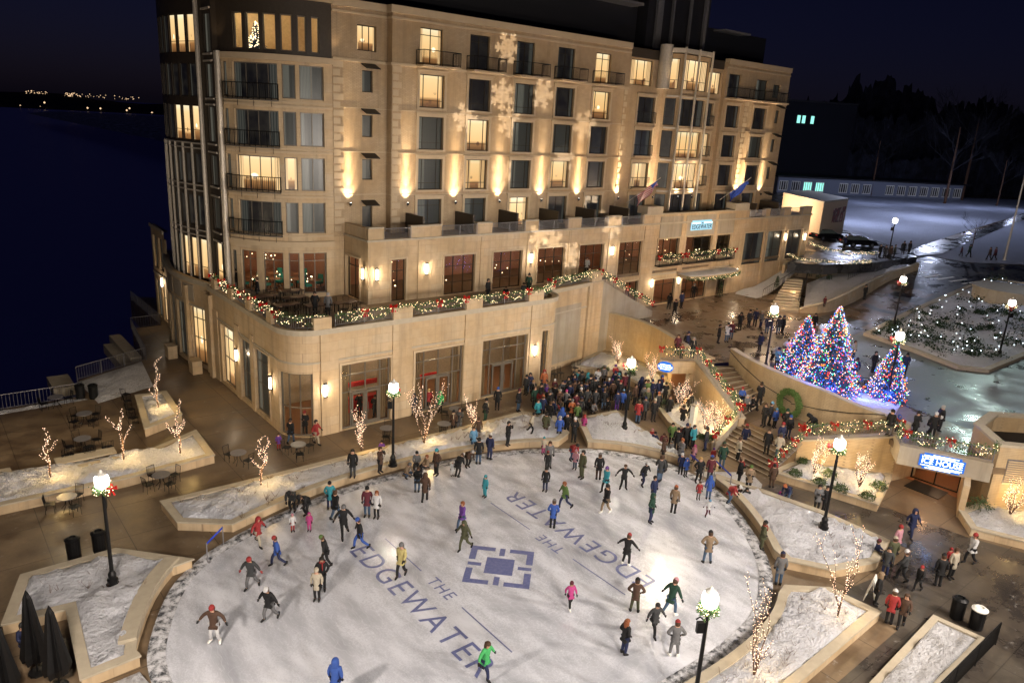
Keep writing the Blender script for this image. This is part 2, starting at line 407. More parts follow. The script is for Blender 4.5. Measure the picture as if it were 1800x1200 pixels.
def pwall(mb, P, s0, s1, z0, z1, holes=(), depth=.3, o=0.0, top=True):
    ss = sorted(set([round(x, 4) for x in P.brk(s0, s1) + [h[i] for h in holes for i in (0, 1)] if s0 - 1e-3 <= x <= s1 + 1e-3]))
    zs = sorted(set([z0, z1] + [h[i] for h in holes for i in (2, 3)]))
    inh = lambda s, z: any(h[0] < s < h[1] and h[2] < z < h[3] for h in holes)
    for a, b in zip(ss, ss[1:]):
        pa, pb = P.at(a, o), P.at(b, o)
        for c, d in zip(zs, zs[1:]):
            if not inh((a + b) / 2, (c + d) / 2): mb.poly([(*pa, c), (*pb, c), (*pb, d), (*pa, d)])
        if top:
            qa, qb = P.at(a, o - depth), P.at(b, o - depth); mb.poly([(*pa, z1), (*pb, z1), (*qb, z1), (*qa, z1)])
    for h in holes:
        t = P.brk(h[0], h[1])
        for a, b in zip(t, t[1:]):
            pa, pb, qa, qb = P.at(a, o), P.at(b, o), P.at(a, o - depth), P.at(b, o - depth)
            mb.poly([(*pa, h[2]), (*qa, h[2]), (*qb, h[2]), (*pb, h[2])]); mb.poly([(*pa, h[3]), (*pb, h[3]), (*qb, h[3]), (*qa, h[3])])
        for a, f in ((h[0], 1), (h[1], 0)):
            pa, qa = P.at(a, o), P.at(a, o - depth)
            q = [(*pa, h[2]), (*pa, h[3]), (*qa, h[3]), (*qa, h[2])]; mb.poly(q if f else q[::-1])
def window(P, s0, s1, z0, z1, kind, parent, xs=(), zs=(), dep=.2, fw=.07, name='window', fm='bronze', pm=None):
    mb = MB()
    pbox(mb, P, s0, s0 + fw, z0, z1, -dep - .06, -dep + .03); pbox(mb, P, s1 - fw, s1, z0, z1, -dep - .06, -dep + .03)
    pbox(mb, P, s0 + fw, s1 - fw, z0, z0 + fw, -dep - .06, -dep + .03); pbox(mb, P, s0 + fw, s1 - fw, z1 - fw, z1, -dep - .06, -dep + .03)
    for x in xs:
        c = s0 + (s1 - s0) * x; pbox(mb, P, c - fw * .4, c + fw * .4, z0 + fw, z1 - fw, -dep - .05, -dep + .025)
    for z in zs:
        c = z0 + (z1 - z0) * z; pbox(mb, P, s0 + fw, s1 - fw, c - fw * .35, c + fw * .35, -dep - .045, -dep + .02)
    w = mb.build(name, M[fm], parent)
    me = bpy.data.meshes.new('pane'); t = P.brk(s0 + .01, s1 - .01); vs = []; fs = []; uv = []
    for k, a in enumerate(t):
        q = P.at(a, -dep - .02); vs += [(*q, z0 + .01), (*q, z1 - .01)]
    for k in range(len(t) - 1):
        fs.append((2 * k, 2 * k + 2, 2 * k + 3, 2 * k + 1))
        u0, u1 = (t[k] - t[0]) / (t[-1] - t[0]), (t[k + 1] - t[0]) / (t[-1] - t[0]); uv += [(u0, 0), (u1, 0), (u1, 1), (u0, 1)]
    me.from_pydata(vs, [], fs); l = me.uv_layers.new(name='UVMap')
    for i, x in enumerate(uv): l.data[i].uv = x
    me.materials.append(pm or M['p_' + kind] if kind != 'clear' else M['clear'])
    put(bpy.data.objects.new('pane', me), w)
    return w
# ================================================================== HOTEL
hotel = empty('hotel_building', (30, 50, 0))
tag(hotel, 'large cream stone hotel with curved glass corner tower and lit room windows above the rink', 'hotel')
def hb(mb, name, mat, parent=None, sm=False):
    if mb.marks:
        for q in mb.parts(): hb(q, name, mat, parent, sm)
        return
    o = mb.build(name, mat, parent or hotel, sm)
    if parent is None: o.matrix_parent_inverse = Matrix.Translation((-30, -50, 0))
    return o
class HP:      # lets window() parent into the hotel with world coordinates
    pass
_w = window
def hwin(P, s0, s1, z0, z1, kind, xs=(), zs=(), **kw):
    w = _w(P, s0, s1, z0, z1, kind, hotel, xs, zs, **kw); w.matrix_parent_inverse = Matrix.Translation((-30, -50, 0)); return w

bow = [(17.3 - 1.05 * sin(pi * i / 10), 68 - 12 * i / 10) for i in range(11)]
ctr = arc(18.9, 43.05, 1.9, 180, 270, 8)
arc2 = arc(37.9, 42.75, 1.6, 270, 352, 6)
PP = Path([(17.9, 74.6), (17.8, 70)] + bow + [(17.0, 55.6)] + ctr + arc2 + [(39.6, 43.3), (44.7, 44.1), (46.9, 44.4), (47.1, 47.4)])
fu = lambda u: PP.near(u, 41.15)
fl = lambda v: PP.near(17.0, v)
H = []
doors = [(20.42, 24.0), (25.9, 29.9), (31.6, 35.9)]
for a, b in doors: H.append((fu(a), fu(b), .05, 4.5))
H.append((fu(37.35), fu(38.15), .4, 4.5))
ca, cb = PP.near(17.02, 42.9), PP.near(18.5, 41.16)
H.append((ca, cb, .05, 4.25))
lf = [(53.3, 50.6), (49.5, 47.6), (46.9, 44.4)]
for a, b in lf: H.append((fl(a), fl(b), .3, 4.7))
bw = [PP.near(17.0, 66.6), PP.near(16.6, 64.6), PP.near(16.3, 62.2), PP.near(16.3, 61.6), PP.near(16.4, 59.6), PP.near(16.5, 59.0), PP.near(16.8, 57.0)]
bh = [(bw[0], bw[1]), (bw[1] + .5, bw[2]), (bw[3], bw[4]), (bw[5], bw[6])]
for a, b in bh: H.append((a, b, .3, 4.8))
bk = [(18.0 - 0, 82), (0, 79), (0, 76), (0, 73)]
bks = []
for v in (74.1, 72.1): bks.append((PP.near(17.9, v), PP.near(17.9, v - 1.4)))
for a, b in bks: H += [(a, b, .3, 3.9), (a, b, 5.0, 8.0)]
low1 = PP.near(17.78, 69.2)
mb = MB(); pwall(mb, PP, low1, PP.L, 0, 7.0, [h for h in H if h[0] > low1], .35)
mb2 = MB(); pwall(mb2, PP, 0, low1, 0, 8.9, [h for h in H if h[0] < low1], .35)
hb(mb, 'podium_wall', M['lime']); hb(mb2, 'rear_wing_wall', M['lime'])
# pilaster strips, string courses and the coping
mb = MB()
for a, b in ((24.1, 25.55), (29.95, 31.4), (36.1, 37.2), (19.0, 20.2)):
    mb.mark(); pbox(mb, PP, fu(a), fu(b), .02, 6.7, 0, .10)
for a, b in ((55.5, 54.0), (50.45, 49.65), (47.5, 47.0)): mb.mark(); pbox(mb, PP, fl(a), fl(b), .02, 5.4, 0, .06)
mb.mark(); pbox(mb, PP, PP.near(45.0, 44.1), PP.near(46.9, 44.4) - .02, .02, 7.0, 0, .22)
mb.mark(); pbox(mb, PP, PP.near(17.05, 56.6), PP.near(17, 55.0), .02, 6.4, .0, .28)
mb.mark(); pbox(mb, PP, PP.near(16.35, 59.4), PP.near(16.4, 59.1), .02, 6.4, .0, .28)
hb(mb, 'pilaster', M['lime'])
mb = MB()
pbox(mb, PP, low1, PP.near(46.9, 44.4) - .05, 6.72, 7.06, 0, .16)
mb.mark(); pbox(mb, PP, low1, PP.L - 3.3, 4.86, 4.98, 0, .05)
mb.mark(); pbox(mb, PP, 0, low1 - .02, 8.7, 9.0, 0, .14); mb.mark(); pbox(mb, PP, 0, low1 - .02, 4.4, 4.6, 0, .08)
hb(mb, 'coping', M['cap'])
mb = MB(); pbox(mb, PP, PP.near(40.6, 43.4), PP.near(44.2, 44.0), .5, 5.4, 0, .04)
for a, b in ((58.3, 59.9), (60.3, 61.9), (62.3, 64)): mb.mark(); pbox(mb, PP, PP.near(16.4, b), PP.near(16.4, a), 5.2, 6.5, 0, .05)
hb(mb, 'pale_panel', M['lightpanel'])
# door and window surrounds
mb = MB()
def surround(mb, P, s0, s1, z0, z1, w=.16, o=.06):
    mb.mark()
    pbox(mb, P, s0 - w, s0 - .002, z0, z1 + w, 0, o); pbox(mb, P, s1 + .002, s1 + w, z0, z1 + w, 0, o); pbox(mb, P, s0 - .001, s1 + .001, z1 + .002, z1 + w, 0, o)
for h in H[:4]: surround(mb, PP, *h)
for a, b in lf: surround(mb, PP, fl(a), fl(b), .3, 4.7, .12)
hb(mb, 'door_surround', M['trim'])
# glazed fronts of the podium
def doorfront(a, b, z0, z1):
    w = hwin(PP, fu(a), fu(b), z0, z1, 'clear', (.2, .5, .8), (.56, .82), name='glazed_front', fm='grayframe', fw=.1)
    mb = MB(); c = (a + b) / 2
    for s in (-1, 1):
        u0 = fu(c) + (0.03 if s > 0 else -1.0); pbox(mb, PP, u0, u0 + .97, .06, .3, -.3, -.16)
        pbox(mb, PP, u0, u0 + .12, .3, 2.45, -.3, -.16); pbox(mb, PP, u0 + .85, u0 + .97, .3, 2.45, -.3, -.16); pbox(mb, PP, u0 + .12, u0 + .85, 2.3, 2.45, -.3, -.16)
        pbox(mb, PP, u0 + (.14 if s > 0 else .80), u0 + (.17 if s > 0 else .83), .9, 1.6, -.12, -.08)
    o = mb.build('door', M['grayframe'], w)
    # curtains hanging at both sides
    mb = MB()
    for q in (a + .1, b - .72):
        for k in range(8):
            x = q + k * .08; mb.box(x, 41.62 + .05 * (k % 2), .1, x + .08, 41.68 + .05 * (k % 2), 4.4)
    mb.build('curtain', M['curtain'], w)
M['curtain'] = simple('brown_curtain', (.22, .14, .075), .85, nscale=3)
for a, b in doors: doorfront(a, b, .05, 4.5)
hwin(PP, H[3][0], H[3][1], .4, 4.5, 'clear', (.5,), (.3, .7), fm='grayframe')
hwin(PP, ca, cb, .05, 4.25, 'clear', (.33, .66), (.45,), name='corner_window', fm='grayframe', fw=.1)
for k, (a, b) in enumerate(lf): hwin(PP, fl(a), fl(b), .3, 4.7, 'lit' if k == 0 else 'dim', (.3, .7), (.45, .8), name='window', fm='grayframe', fw=.1)
for k, (a, b) in enumerate(bh): hwin(PP, a, b, .3, 4.8, ['dim', 'dim', 'dim', 'lit'][k], (.3, .7), (.45, .8), fm='grayframe', fw=.1)
for k, (a, b) in enumerate(bks):
    hwin(PP, a, b, .3, 3.9, 'lit' if k == 1 else 'dim', (.5,), (.6,)); hwin(PP, a, b, 5.0, 8.0, 'dark', (.5,), (.6,))
# ---- terrace, its stone piers and the big rooms behind the glass
mb = MB()
mb.prism([(18.2, 74.4), (18.1, 68)] + [(x + .3, y) for x, y in bow] + [(17.3, 55.6), (17.3, 43.1)] + arc(18.9, 43.05, 1.6, 180, 270, 8) + [(37.9, 41.45), (39.2, 42.8), (39.4, 43.5), (46.7, 44.7), (47.0, 47.5), (86, 47.7), (86, 60), (30, 74.4)], 6.15, 6.4)
hb(mb, 'terrace_floor', M['plaza'])
piers = [(25.55 - 1.45, 25.55), (29.95, 31.35), (35.7, 37.15)]
mb = MB()
for a, b in piers: mb.mark(); pbox(mb, PP, fu(a), fu(b), 7.06, 7.85, -.34, .14)
for v in (54.7, 51.3, 47.9, 44.3): mb.mark(); pbox(mb, PP, fl(v), fl(v - .75), 7.06, 7.8, -.3, .1)
a = PP.near(18.6, 41.17); mb.mark(); pbox(mb, PP, a, a + 1.15, 7.06, 7.8, -.3, .12)
a = PP.near(39.6, 43.3) - .3; mb.mark(); pbox(mb, PP, a, a + 1.1, 7.06, 7.85, -.3, .12)
a = PP.near(45.3, 44.2); mb.mark(); pbox(mb, PP, a, a + 1.4, 7.06, 7.95, -.5, .14)
hb(mb, 'terrace_pier', M['lime'])
# interior of the podium
mb = MB(); mb.mark(); mb.box(18.5, 47.2, 0, 39.3, 47.3, 6.1); mb.mark(); mb.box(39.2, 43.7, 0, 39.3, 47.2, 6.1); mb.mark(); mb.box(24.9, 41.6, 0, 25.0, 44.2, 6.1)
hb(mb, 'hall_back_wall', M['tan'])
mb = MB(); mb.box(17.6, 42, 5.6, 39.2, 47.2, 5.7); hb(mb, 'hall_ceiling', M['white'])
mb = MB(); mb.box(17.4, 41.5, .01, 38.9, 47.2, .03); hb(mb, 'hall_floor', M['carpet'])
mb = MB(); mb.box(20.2, 43.6, .03, 24.5, 44.1, 1.0); mb.box(26.2, 43.8, 1.4, 29.5, 43.95, 1.7); mb.box(20.2, 43.55, 1.9, 24.5, 43.75, 2.2)
hb(mb, 'skate_counter', M['red'])
for x in (20, 22.5, 27, 29, 33, 35.5): point((x, 43.6, 4.9), 130, (1, .72, .42), .2)
point((18.8, 44.5, 3.6), 60, (1, .8, .5), .2)
mb = MB(); mb.box(24.5, 51.25, 6.4, 25.75, 51.5, 10.95); hb(mb, 'corner_wall', M['lime'])
# ================================================================== storefront block on the terrace
SP = Path([(25.8, 52.2), (25.8, 47.6), (85.7, 47.6), (85.7, 56)])
su = lambda u: SP.near(u, 47.6)
SH = []
tw = [(32.4, 35.4), (37.2, 40.3), (42.05, 45.2), (47.0, 50.1)]
for a, b in tw: SH.append((su(a), su(b), 6.45, 9.55))
SH.append((su(27.7), su(28.95), 6.42, 9.6))
SH.append((SP.near(25.8, 51.0), SP.near(25.8, 48.85), 6.42, 9.55))
SH.append((su(52.2), su(55.4), 6.1, 9.5))
SH.append((su(53.5), su(55.4), 3.2, 5.6))
upw = [(57.75, 61.0, 7.4, 9.5), (62.1, 66.5, 7.35, 9.5), (67.3, 69.9, 7.4, 9.45), (72.4, 76.3, 5.85, 9.42), (76.9, 80.1, 5.85, 9.4), (81.1, 84.3, 5.95, 9.35)]
for a, b, c, d in upw: SH.append((su(a), su(b), c, d))
ent = [(57.85, 61.2, 2.86, 5.4), (62.2, 66.5, 2.86, 5.25), (68.3, 70.0, 2.86, 4.9)]
for a, b, c, d in ent: SH.append((su(a), su(b), c, d))
mb = MB(); pwall(mb, SP, 0, SP.L, 0, 11.0, SH, .35)
gaps = [(27.1, 29.3), (32.1, 35.4), (37.0, 40.4), (41.95, 45.3), (47.0, 50.3), (52.2, 55.2), (72.7, 75.7), (76.8, 79.4), (81.1, 83.5)]
sol = []; last = 25.8
for a, b in gaps: sol.append((last, a)); last = b
sol.append((last, 85.7))
for a, b in sol: mb.mark(); pbox(mb, SP, su(a) + (.01 if a == 25.8 else 0), su(b) - (.01 if b == 85.7 else 0), 11.12, 11.95, -.35, 0)
pbox(mb, SP, .05, su(25.8) - .36, 11.12, 11.95, -.35, 0)
hb(mb, 'storefront_wall', M['lime'])
mb = MB()
for a, b in ((30.0, 31.6), (35.9, 36.8), (40.8, 41.7), (45.6, 46.6), (50.7, 51.8), (55.6, 57.3), (61.15, 61.95), (66.65, 67.15), (70.15, 72.2), (76.35, 76.85), (80.3, 80.9)):
    mb.mark(); pbox(mb, SP, su(a), su(b), 2.82, 10.9, 0, .07)
hb(mb, 'pilaster', M['lime'])
mb = MB(); pbox(mb, SP, 0.02, SP.L - .02, 11.0, 11.14, -.3, .12)
for a, b in sol: mb.mark(); pbox(mb, SP, su(a) + .02, su(b) - .02, 11.95, 12.06, -.38, .06)
mb.mark(); pbox(mb, SP, su(55.6), su(57.9), 12.06, 12.75, -1.2, .1); mb.mark(); pbox(mb, SP, su(69.9), su(72.4), 12.06, 12.75, -1.2, .1)
mb.mark(); pbox(mb, SP, su(57.2), su(71.0), 5.9, 6.05, 0, .07)
hb(mb, 'coping', M['cap'])
mb = MB()
for a, b in ((57.8, 61.3), (61.8, 66.7), (67.2, 70.1)): mb.mark(); pbox(mb, SP, su(a), su(b), 9.62, 11.72, 0, .04 if a != 57.8 else .045)
hb(mb, 'pale_panel', M['lightpanel'])
mb = MB()
for h in SH: surround(mb, SP, h[0], h[1], h[2], h[3], .13, .09)
hb(mb, 'window_surround', M['trim'])
for h in SH[:4]: hwin(SP, *h, 'clear', (.33, .66), (.3, .72), fm='bronze')
hwin(SP, *SH[4], 'clear', (.5,), (.72,), name='terrace_door'); hwin(SP, *SH[5], 'clear', (.5,), (.78,), name='terrace_door')
hwin(SP, *SH[6], 'clear', (.33, .66), (.4, .75)); hwin(SP, *SH[7], 'clear', (.5,), ())
for k, (a, b, c, d) in enumerate(upw): hwin(SP, su(a), su(b), c, d, 'clear' if k < 3 else ('dark' if k != 4 else 'dim'), (.33, .66) if k < 3 else (.5,), (.4,) if k > 2 else ())
for k, (a, b, c, d) in enumerate(ent): hwin(SP, su(a), su(b), c, d, 'clear', (.5,) if k != 1 else (.25, .5, .75), (.78,), name='entrance_door')
# rooms behind the storefront
mb = MB(); mb.mark(); mb.box(26.2, 54.0, 6.41, 72, 54.1, 10.9); mb.mark(); mb.box(51.9, 48, 6.41, 52.0, 54, 10.9)
mb.mark(); mb.box(53, 51, 2.8, 72, 51.1, 6.1); mb.mark(); mb.box(61.4, 48.1, 2.8, 61.5, 50.9, 6.1)
hb(mb, 'room_back_wall', M['orangewall'])
mb = MB(); mb.box(26.2, 48.0, 10.6, 85, 50.4, 10.7); mb.box(26.2, 50.4, 10.6, 72, 54, 10.7); hb(mb, 'room_ceiling', M['tan'])
mb = MB(); mb.box(53, 48.0, 2.82, 72, 51, 2.84); hb(mb, 'lobby_floor', M['carpet'])
for x in range(28, 71, 5): point((x, 50.4, 9.6), 85, (1, .62, .34), .2)
for x in (59.5, 64, 69): point((x, 49.6, 5.2), 70, (1, .74, .45), .2)
mb = MB(); random.seed(3)
for k in range(160): mb.octa((random.uniform(26.8, 70), random.uniform(48.6, 53.4), random.choice((9.2, 9.5, 9.9, 7.3, 7.4))), random.uniform(.035, .07))
hb(mb, 'ceiling_bulb', M['bulb'])
# entrance canopy
mb = MB(); cpts = [(61.3, 47.58), (70.0, 47.58), (70.0, 46.2)] + [(65.6 + 4.4 * cos(radians(a)), 46.2 - 1.0 * sin(radians(a))) for a in range(15, 180, 15)] + [(61.3, 46.2)]
mb.prism(cpts, 5.46, 5.8); hb(mb, 'entrance_canopy', M['trim'])
mb = MB(); mb.prism([(x, y + (.12 if y < 47 else -.1)) for x, y in cpts], 5.8, 5.86); hb(mb, 'canopy_snow', M['snow'])
# ================================================================== hotel upper walls
HPth = Path([(24.9, 51.2), (29.3, 51.2), (29.3, 50.5), (54.5, 50.5), (54.5, 50.9), (60.0, 50.9), (61.0, 49.7), (65.3, 49.7), (66.3, 50.9), (69.3, 50.9), (69.3, 50.5), (81.3, 50.5), (81.3, 62)])
hu = lambda u, v=50.5: HPth.near(u, v)
rows = [(20.5, 22.9), (17.4, 19.83), (14.33, 16.7), (11.1, 13.6)]
bays = [(31.66, 33.9), (36.2, 38.35), (40.9, 43.05), (45.45, 47.65), (50.0, 52.2)]
HH = []; spec = []
kinds = [['lit', 'dark', 'dim', 'dark', 'lit'], ['dim', 'lit', 'dim', 'dim', 'dark'], ['dim', 'lit', 'dim', 'lit', 'dark'], ['dim', 'dim', 'lit', 'dark', 'dark'], ['lit', 'dark', 'dark', 'dark', 'lit']]
for r, (z0, z1) in enumerate(rows + [(23.62, 26.15)]):
    for c, (a, b) in enumerate(bays):
        w = (b - .25) if r == 4 else b
        spec.append((hu(a), hu(w), z0, z1, kinds[r][c], (.2, .8) if r < 3 else (.5,), (.22,) if r < 3 else (.8,)))
# recessed bay on the left
for z0, z1 in ((21.3, 22.8), (18.15, 19.7), (15.05, 16.56)): spec.append((hu(27.25, 51.2), hu(28.1, 51.2), z0, z1, 'dim', (), ()))
spec.append((hu(27.25, 51.2), hu(28.1, 51.2), 11.1, 13.1, 'dark', (), ())); spec.append((hu(26.85, 51.2), hu(28.4, 51.2), 24.1, 25.82, 'lit', (.33, .66), ()))
# right of the main wall
spec.append((hu(55.1, 50.9), hu(58.1, 50.9), 23.8, 26.1, 'lit', (.33, .66), (.2,)))
for (z0, z1), k in zip(rows, ('dark', 'dark', 'lit', 'dark')): spec.append((hu(56.5, 50.9), hu(58.9, 50.9), z0 - .1, z1 - .1, k, (.5,), ()))
by = (61.35, 62.6, 63.7, 64.9)
for r, (z0, z1) in enumerate(rows + [(23.9, 26.6)]):
    k = ['dark', 'lit', 'lit', 'dark', 'lit'][r]
    spec.append((HPth.near(61.2, 49.7), HPth.near(65.1, 49.7), z0 - .15, z1, k, (.25, .5, .75), (.3,)))
    spec.append((HPth.near(60.15, 50.7), HPth.near(60.85, 49.9), z0 - .15, z1, 'dark' if r < 4 else 'lit', (), (.3,)))
    spec.append((HPth.near(65.5, 49.9), HPth.near(66.15, 50.7), z0 - .15, z1, 'dark' if r < 4 else 'lit', (), (.3,)))
for (z0, z1), k in zip(rows, ('dark', 'lit', 'lit', 'dark')): spec.append((HPth.near(66.6, 50.9), HPth.near(68.2, 50.9), z0, z1 - .1, k, (.5,), ()))
spec.append((HPth.near(66.8, 50.9), HPth.near(69.0, 50.9), 23.75, 25.9, 'lit', (.33, .66), ()))
for (z0, z1), kk in zip(rows, (('dark', 'dark'), ('dark', 'dim'), ('dark', 'dark'), ('dark', 'dark'))):
    for (a, b), k in zip(((70.0, 72.35), (75.05, 77.5)), kk): spec.append((hu(a), hu(b), z0, z1 - .15, k, (.25, .75), ()))
for z0, z1 in ((21.3, 22.7), (18.1, 19.5), (15.0, 16.4)): spec.append((hu(79.4), hu(80.2), z0, z1, 'dim', (), ()))
spec.append((hu(69.8), hu(71.9), 23.6, 25.9, 'dark', (.5,), ())); spec.append((hu(74.9), hu(77.0), 23.6, 25.7, 'dim', (.5,), ())); spec.append((hu(78.2), hu(79.6), 24.0, 25.4, 'dim', (.5,), ()))
HH = [s[:4] for s in spec]
mb = MB(); pwall(mb, HPth, 0, HPth.L, 10.9, 27.0, HH, .3)
hb(mb, 'hotel_wall', M['brick'])
for s in spec: hwin(HPth, s[0], s[1], s[2], s[3], s[4], s[5], s[6])
mb = MB()
for s in spec:
    if s[1] - s[0] > 1.5 and s[2] < 23: surround(mb, HPth, s[0], s[1], s[2], s[3], .22, .07); pbox(mb, HPth, s[0] - .22, s[1] + .22, s[2] - .14, s[2] - .002, 0, .1); pbox(mb, HPth, s[0] - .3, s[1] + .3, s[3] + .222, s[3] + .33, 0, .16)
hb(mb, 'window_surround', M['trim'])
mb = MB()
for a, b in ((0.02, hu(54.45)), (hu(69.35), hu(81.25))):
    mb.mark(); pbox(mb, HPth, a, b, 26.85, 27.35, -.4, .18); pbox(mb, HPth, a, b, 26.45, 26.6, 0, .1); pbox(mb, HPth, a, b, 23.3, 23.5, 0, .14)
    for z in (13.95, 17.05, 20.15): pbox(mb, HPth, a, b, z, z + .06, 0, .03)
hb(mb, 'cornice', M['trim'])
mb = MB()
for a, b in ((54.52, 60.9), (66.35, 69.28)): mb.mark(); pbox(mb, HPth, HPth.near(a, 50.9) + .45, HPth.near(b, 50.9) - .02, 26.25, 27.1, 0, .03)
hb(mb, 'dark_panel', M['darkpanel'])
# quoins
mb = MB()
for a, b, v in ((24.95, 25.75, 51.2), (29.35, 30.1, 50.5), (54.0, 54.48, 50.5), (73.2, 74.0, 50.5)):
    z = 11.3; k = 0
    mb.mark()
    while z < 23:
        pbox(mb, HPth, HPth.near(a, v), HPth.near(a if v < 0 else b, v) - (.0 if k % 2 else .25), z, z + .42, 0, .05); z += .55; k += 1
hb(mb, 'quoin', M['trim'])
# lit columns of the bay
mb = MB()
mb.tube([(59.3, 50.45, 23.7), (59.3, 50.45, 27.7)], .62, 16)
for x in (61.0, 63.15, 65.3): mb.tube([(x, 49.45, 11.2), (x, 49.45, 27.6)], .11, 8)
pbox(mb, HPth, HPth.near(60.2, 50.6), HPth.near(66.1, 50.6), 27.1, 27.5, -.3, .25)
for z in (23.0, 20.0, 16.9, 13.8): mb.mark(); pbox(mb, HPth, HPth.near(60.2, 50.6), HPth.near(66.1, 50.6), z, z + .18, 0, .12)
hb(mb, 'bay_column', M['whitecol'])
# balconies of the hotel front
def rail(mb, pts, z, h=1.0, step=.13, r=.012, post=1.6, rt=.03):
    for (a, b) in zip(pts, pts[1:]):
        a, b = Vector(a), Vector(b); L = (b - a).length; n = max(1, int(L / step))
        za, zb = (a.z if len(a) > 2 else z), (b.z if len(b) > 2 else z)
        A3, B3 = Vector((a.x, a.y, za)), Vector((b.x, b.y, zb)); hv = Vector((0, 0, h))
        mb.tube([A3 + hv, B3 + hv], rt, 5); mb.tube([A3 + Vector((0, 0, .12)), B3 + Vector((0, 0, .12))], rt * .6, 4)
        for k in range(n + 1):
            p = A3.lerp(B3, k / n); mb.tube([p + Vector((0, 0, .12)), p + hv], r, 4, False)
        for k in range(max(1, int(L / post)) + 1):
            p = A3.lerp(B3, k / max(1, int(L / post))); mb.tube([p, p + hv], rt, 4)
def balcony(P, s0, s1, z, dep=1.1, bulge=0, parent=None):
    mb = MB(); pbox(mb, P, s0, s1, z - .14, z, 0, dep)
    c = mb.build('balcony', M['trim'], hotel); c.matrix_parent_inverse = Matrix.Translation((-30, -50, 0))
    mb = MB(); t = [P.at(s0 + .05, 0), P.at(s0 + .05, dep - .05), P.at(s1 - .05, dep - .05), P.at(s1 - .05, 0)]
    rail(mb, [(q.x, q.y, z) for q in t], z, 1.02, .11, .013); mb.build('railing', M['black'], c)
for a, b in ((31.3, 34.7), (35.9, 39.1), (40.6, 43.8), (45.1, 48.2), (49.7, 52.8)): balcony(HPth, hu(a), hu(b), 23.52)
balcony(HPth, hu(69.75), hu(74.6), 23.5, 1.2); balcony(HPth, hu(75.0), hu(79.9), 23.5, 1.2)
for z in (20.5, 17.4, 14.3):
    balcony(HPth, hu(56.4, 50.9), hu(59.0, 50.9), z - .1, .35); balcony(HPth, hu(66.5, 50.9), hu(68.3, 50.9), z, .35)
# railing sections in the parapet gaps; divider walls and screens of the level two terraces
mb = MB()
for a, b in gaps: mb.mark(); rail(mb, [(a, 47.5, 11.12), (b, 47.5, 11.12)], 11.12, .82, .12, .014)
hb(mb, 'terrace_railing', M['pewter'])
mb = MB()
for u in (30.6, 35.3, 39.8, 44.4, 48.9, 53.4, 74.3, 78.8): mb.mark(); mb.box(u, 47.95, 11.1, u + .18, 50.45, 12.6)
for u in (58, 62.5, 67): mb.mark(); mb.box(u, 48.3, 11.1, u + 3.2, 49.2, 12.0)
hb(mb, 'terrace_divider', M['darkpanel'])
mb = MB(); mb.box(25.9, 47.9, 10.9, 85.5, 53, 11.08); hb(mb, 'terrace_deck', M['plaza'])
# awnings over the small windows
mb = MB()
for z in (22.9, 19.8, 16.65, 13.2):
    mb.mark(); mb.hexa([(27.15, 50.35, z), (28.3, 50.35, z), (28.3, 51.15, z + .3), (27.15, 51.15, z + .3), (27.15, 50.35, z + .05), (28.3, 50.35, z + .05), (28.3, 51.15, z + .36), (27.15, 51.15, z + .36)])
    if z < 22.95: mb.mark(); mb.hexa([(79.3, 49.7, z), (80.4, 49.7, z), (80.4, 50.48, z + .3), (79.3, 50.48, z + .3), (79.3, 49.7, z + .05), (80.4, 49.7, z + .05), (80.4, 50.48, z + .36), (79.3, 50.48, z + .36)])
hb(mb, 'awning', M['black'])
# ---- penthouse
mb = MB(); mb.mark(); mb.box(26, 53.5, 27, 58, 66, 32.5); mb.mark(); mb.box(58.5, 52.6, 27, 68, 64, 34.5); mb.mark(); mb.box(19.5, 57.4, 26.9, 30, 70, 30.5); mb.mark(); mb.box(69, 53.5, 26.9, 80, 64, 30.5)
mb.box(30.0, 51.2, 26.9, 81, 53.5, 27.02)
hb(mb, 'penthouse', M['roofdark'])
mb = MB(); mb.mark(); mb.box(40.5, 51.8, 30.9, 57, 53.4, 31.15); mb.mark(); mb.box(70, 51.8, 30.2, 74.5, 53.4, 30.35)
mb.mark(); mb.box(59.5, 52.2, 27.1, 60.3, 52.5, 36); mb.mark(); mb.box(61.8, 52.2, 27.1, 62.0, 52.5, 36); mb.mark(); mb.box(64.5, 52.2, 27.1, 64.7, 52.5, 36); mb.mark(); mb.box(66.8, 52.2, 27.1, 67.2, 52.5, 36)
hb(mb, 'penthouse_eave', simple('eave_grey', (.10, .10, .11), .7))
# ================================================================== drum
DP = Path(arc(24.9, 57.8, 6.6, 180, 270, 30))
RD = 6.6; ds = lambda deg: radians(deg) * RD
dspec = []
for r, (z0, z1) in enumerate(((20.52, 22.75), (17.35, 19.65), (14.25, 16.55), (11.2, 13.4))):
    k1 = ['dark', 'dark', 'lit', 'dark'][r]
    dspec += [(ds(29), ds(57.5), z0 - .1, z1, k1, (.3, .55, .8), ()), (ds(60), ds(67.8), z0, z1, ['dim', 'dim', 'lit', 'dim'][r], (), ()), (ds(70), ds(84.6), z0, z1, 'dim', (.5,), ()), (ds(20.5), ds(24.5), z0, z1, 'dim', (), ())]
for a, b in ((30.6, 37), (39.4, 47.5), (49.7, 57.3), (60, 66.5), (69.6, 74.6), (77.6, 82.4)): dspec.append((ds(a), ds(b), 23.6, 25.9, 'clear', (), ()))
rest = [(28.9, 40.5), (44.8, 57.7), (60.9, 67.6), (70, 84.9)]
for a, b in rest: dspec.append((ds(a), ds(b), 6.7, 9.75, 'clear', (.5,) if b - a > 8 else (), (.8,)))
dspec.append((ds(21), ds(25.3), 6.6, 9.65, 'dim', (), ()))
DH = [s[:4] for s in dspec]
mb = MB(); pwall(mb, DP, ds(17), DP.L, 6.4, 23.3, [h for h in DH if h[2] < 23.3], .3); hb(mb, 'drum_wall', M['lime'])
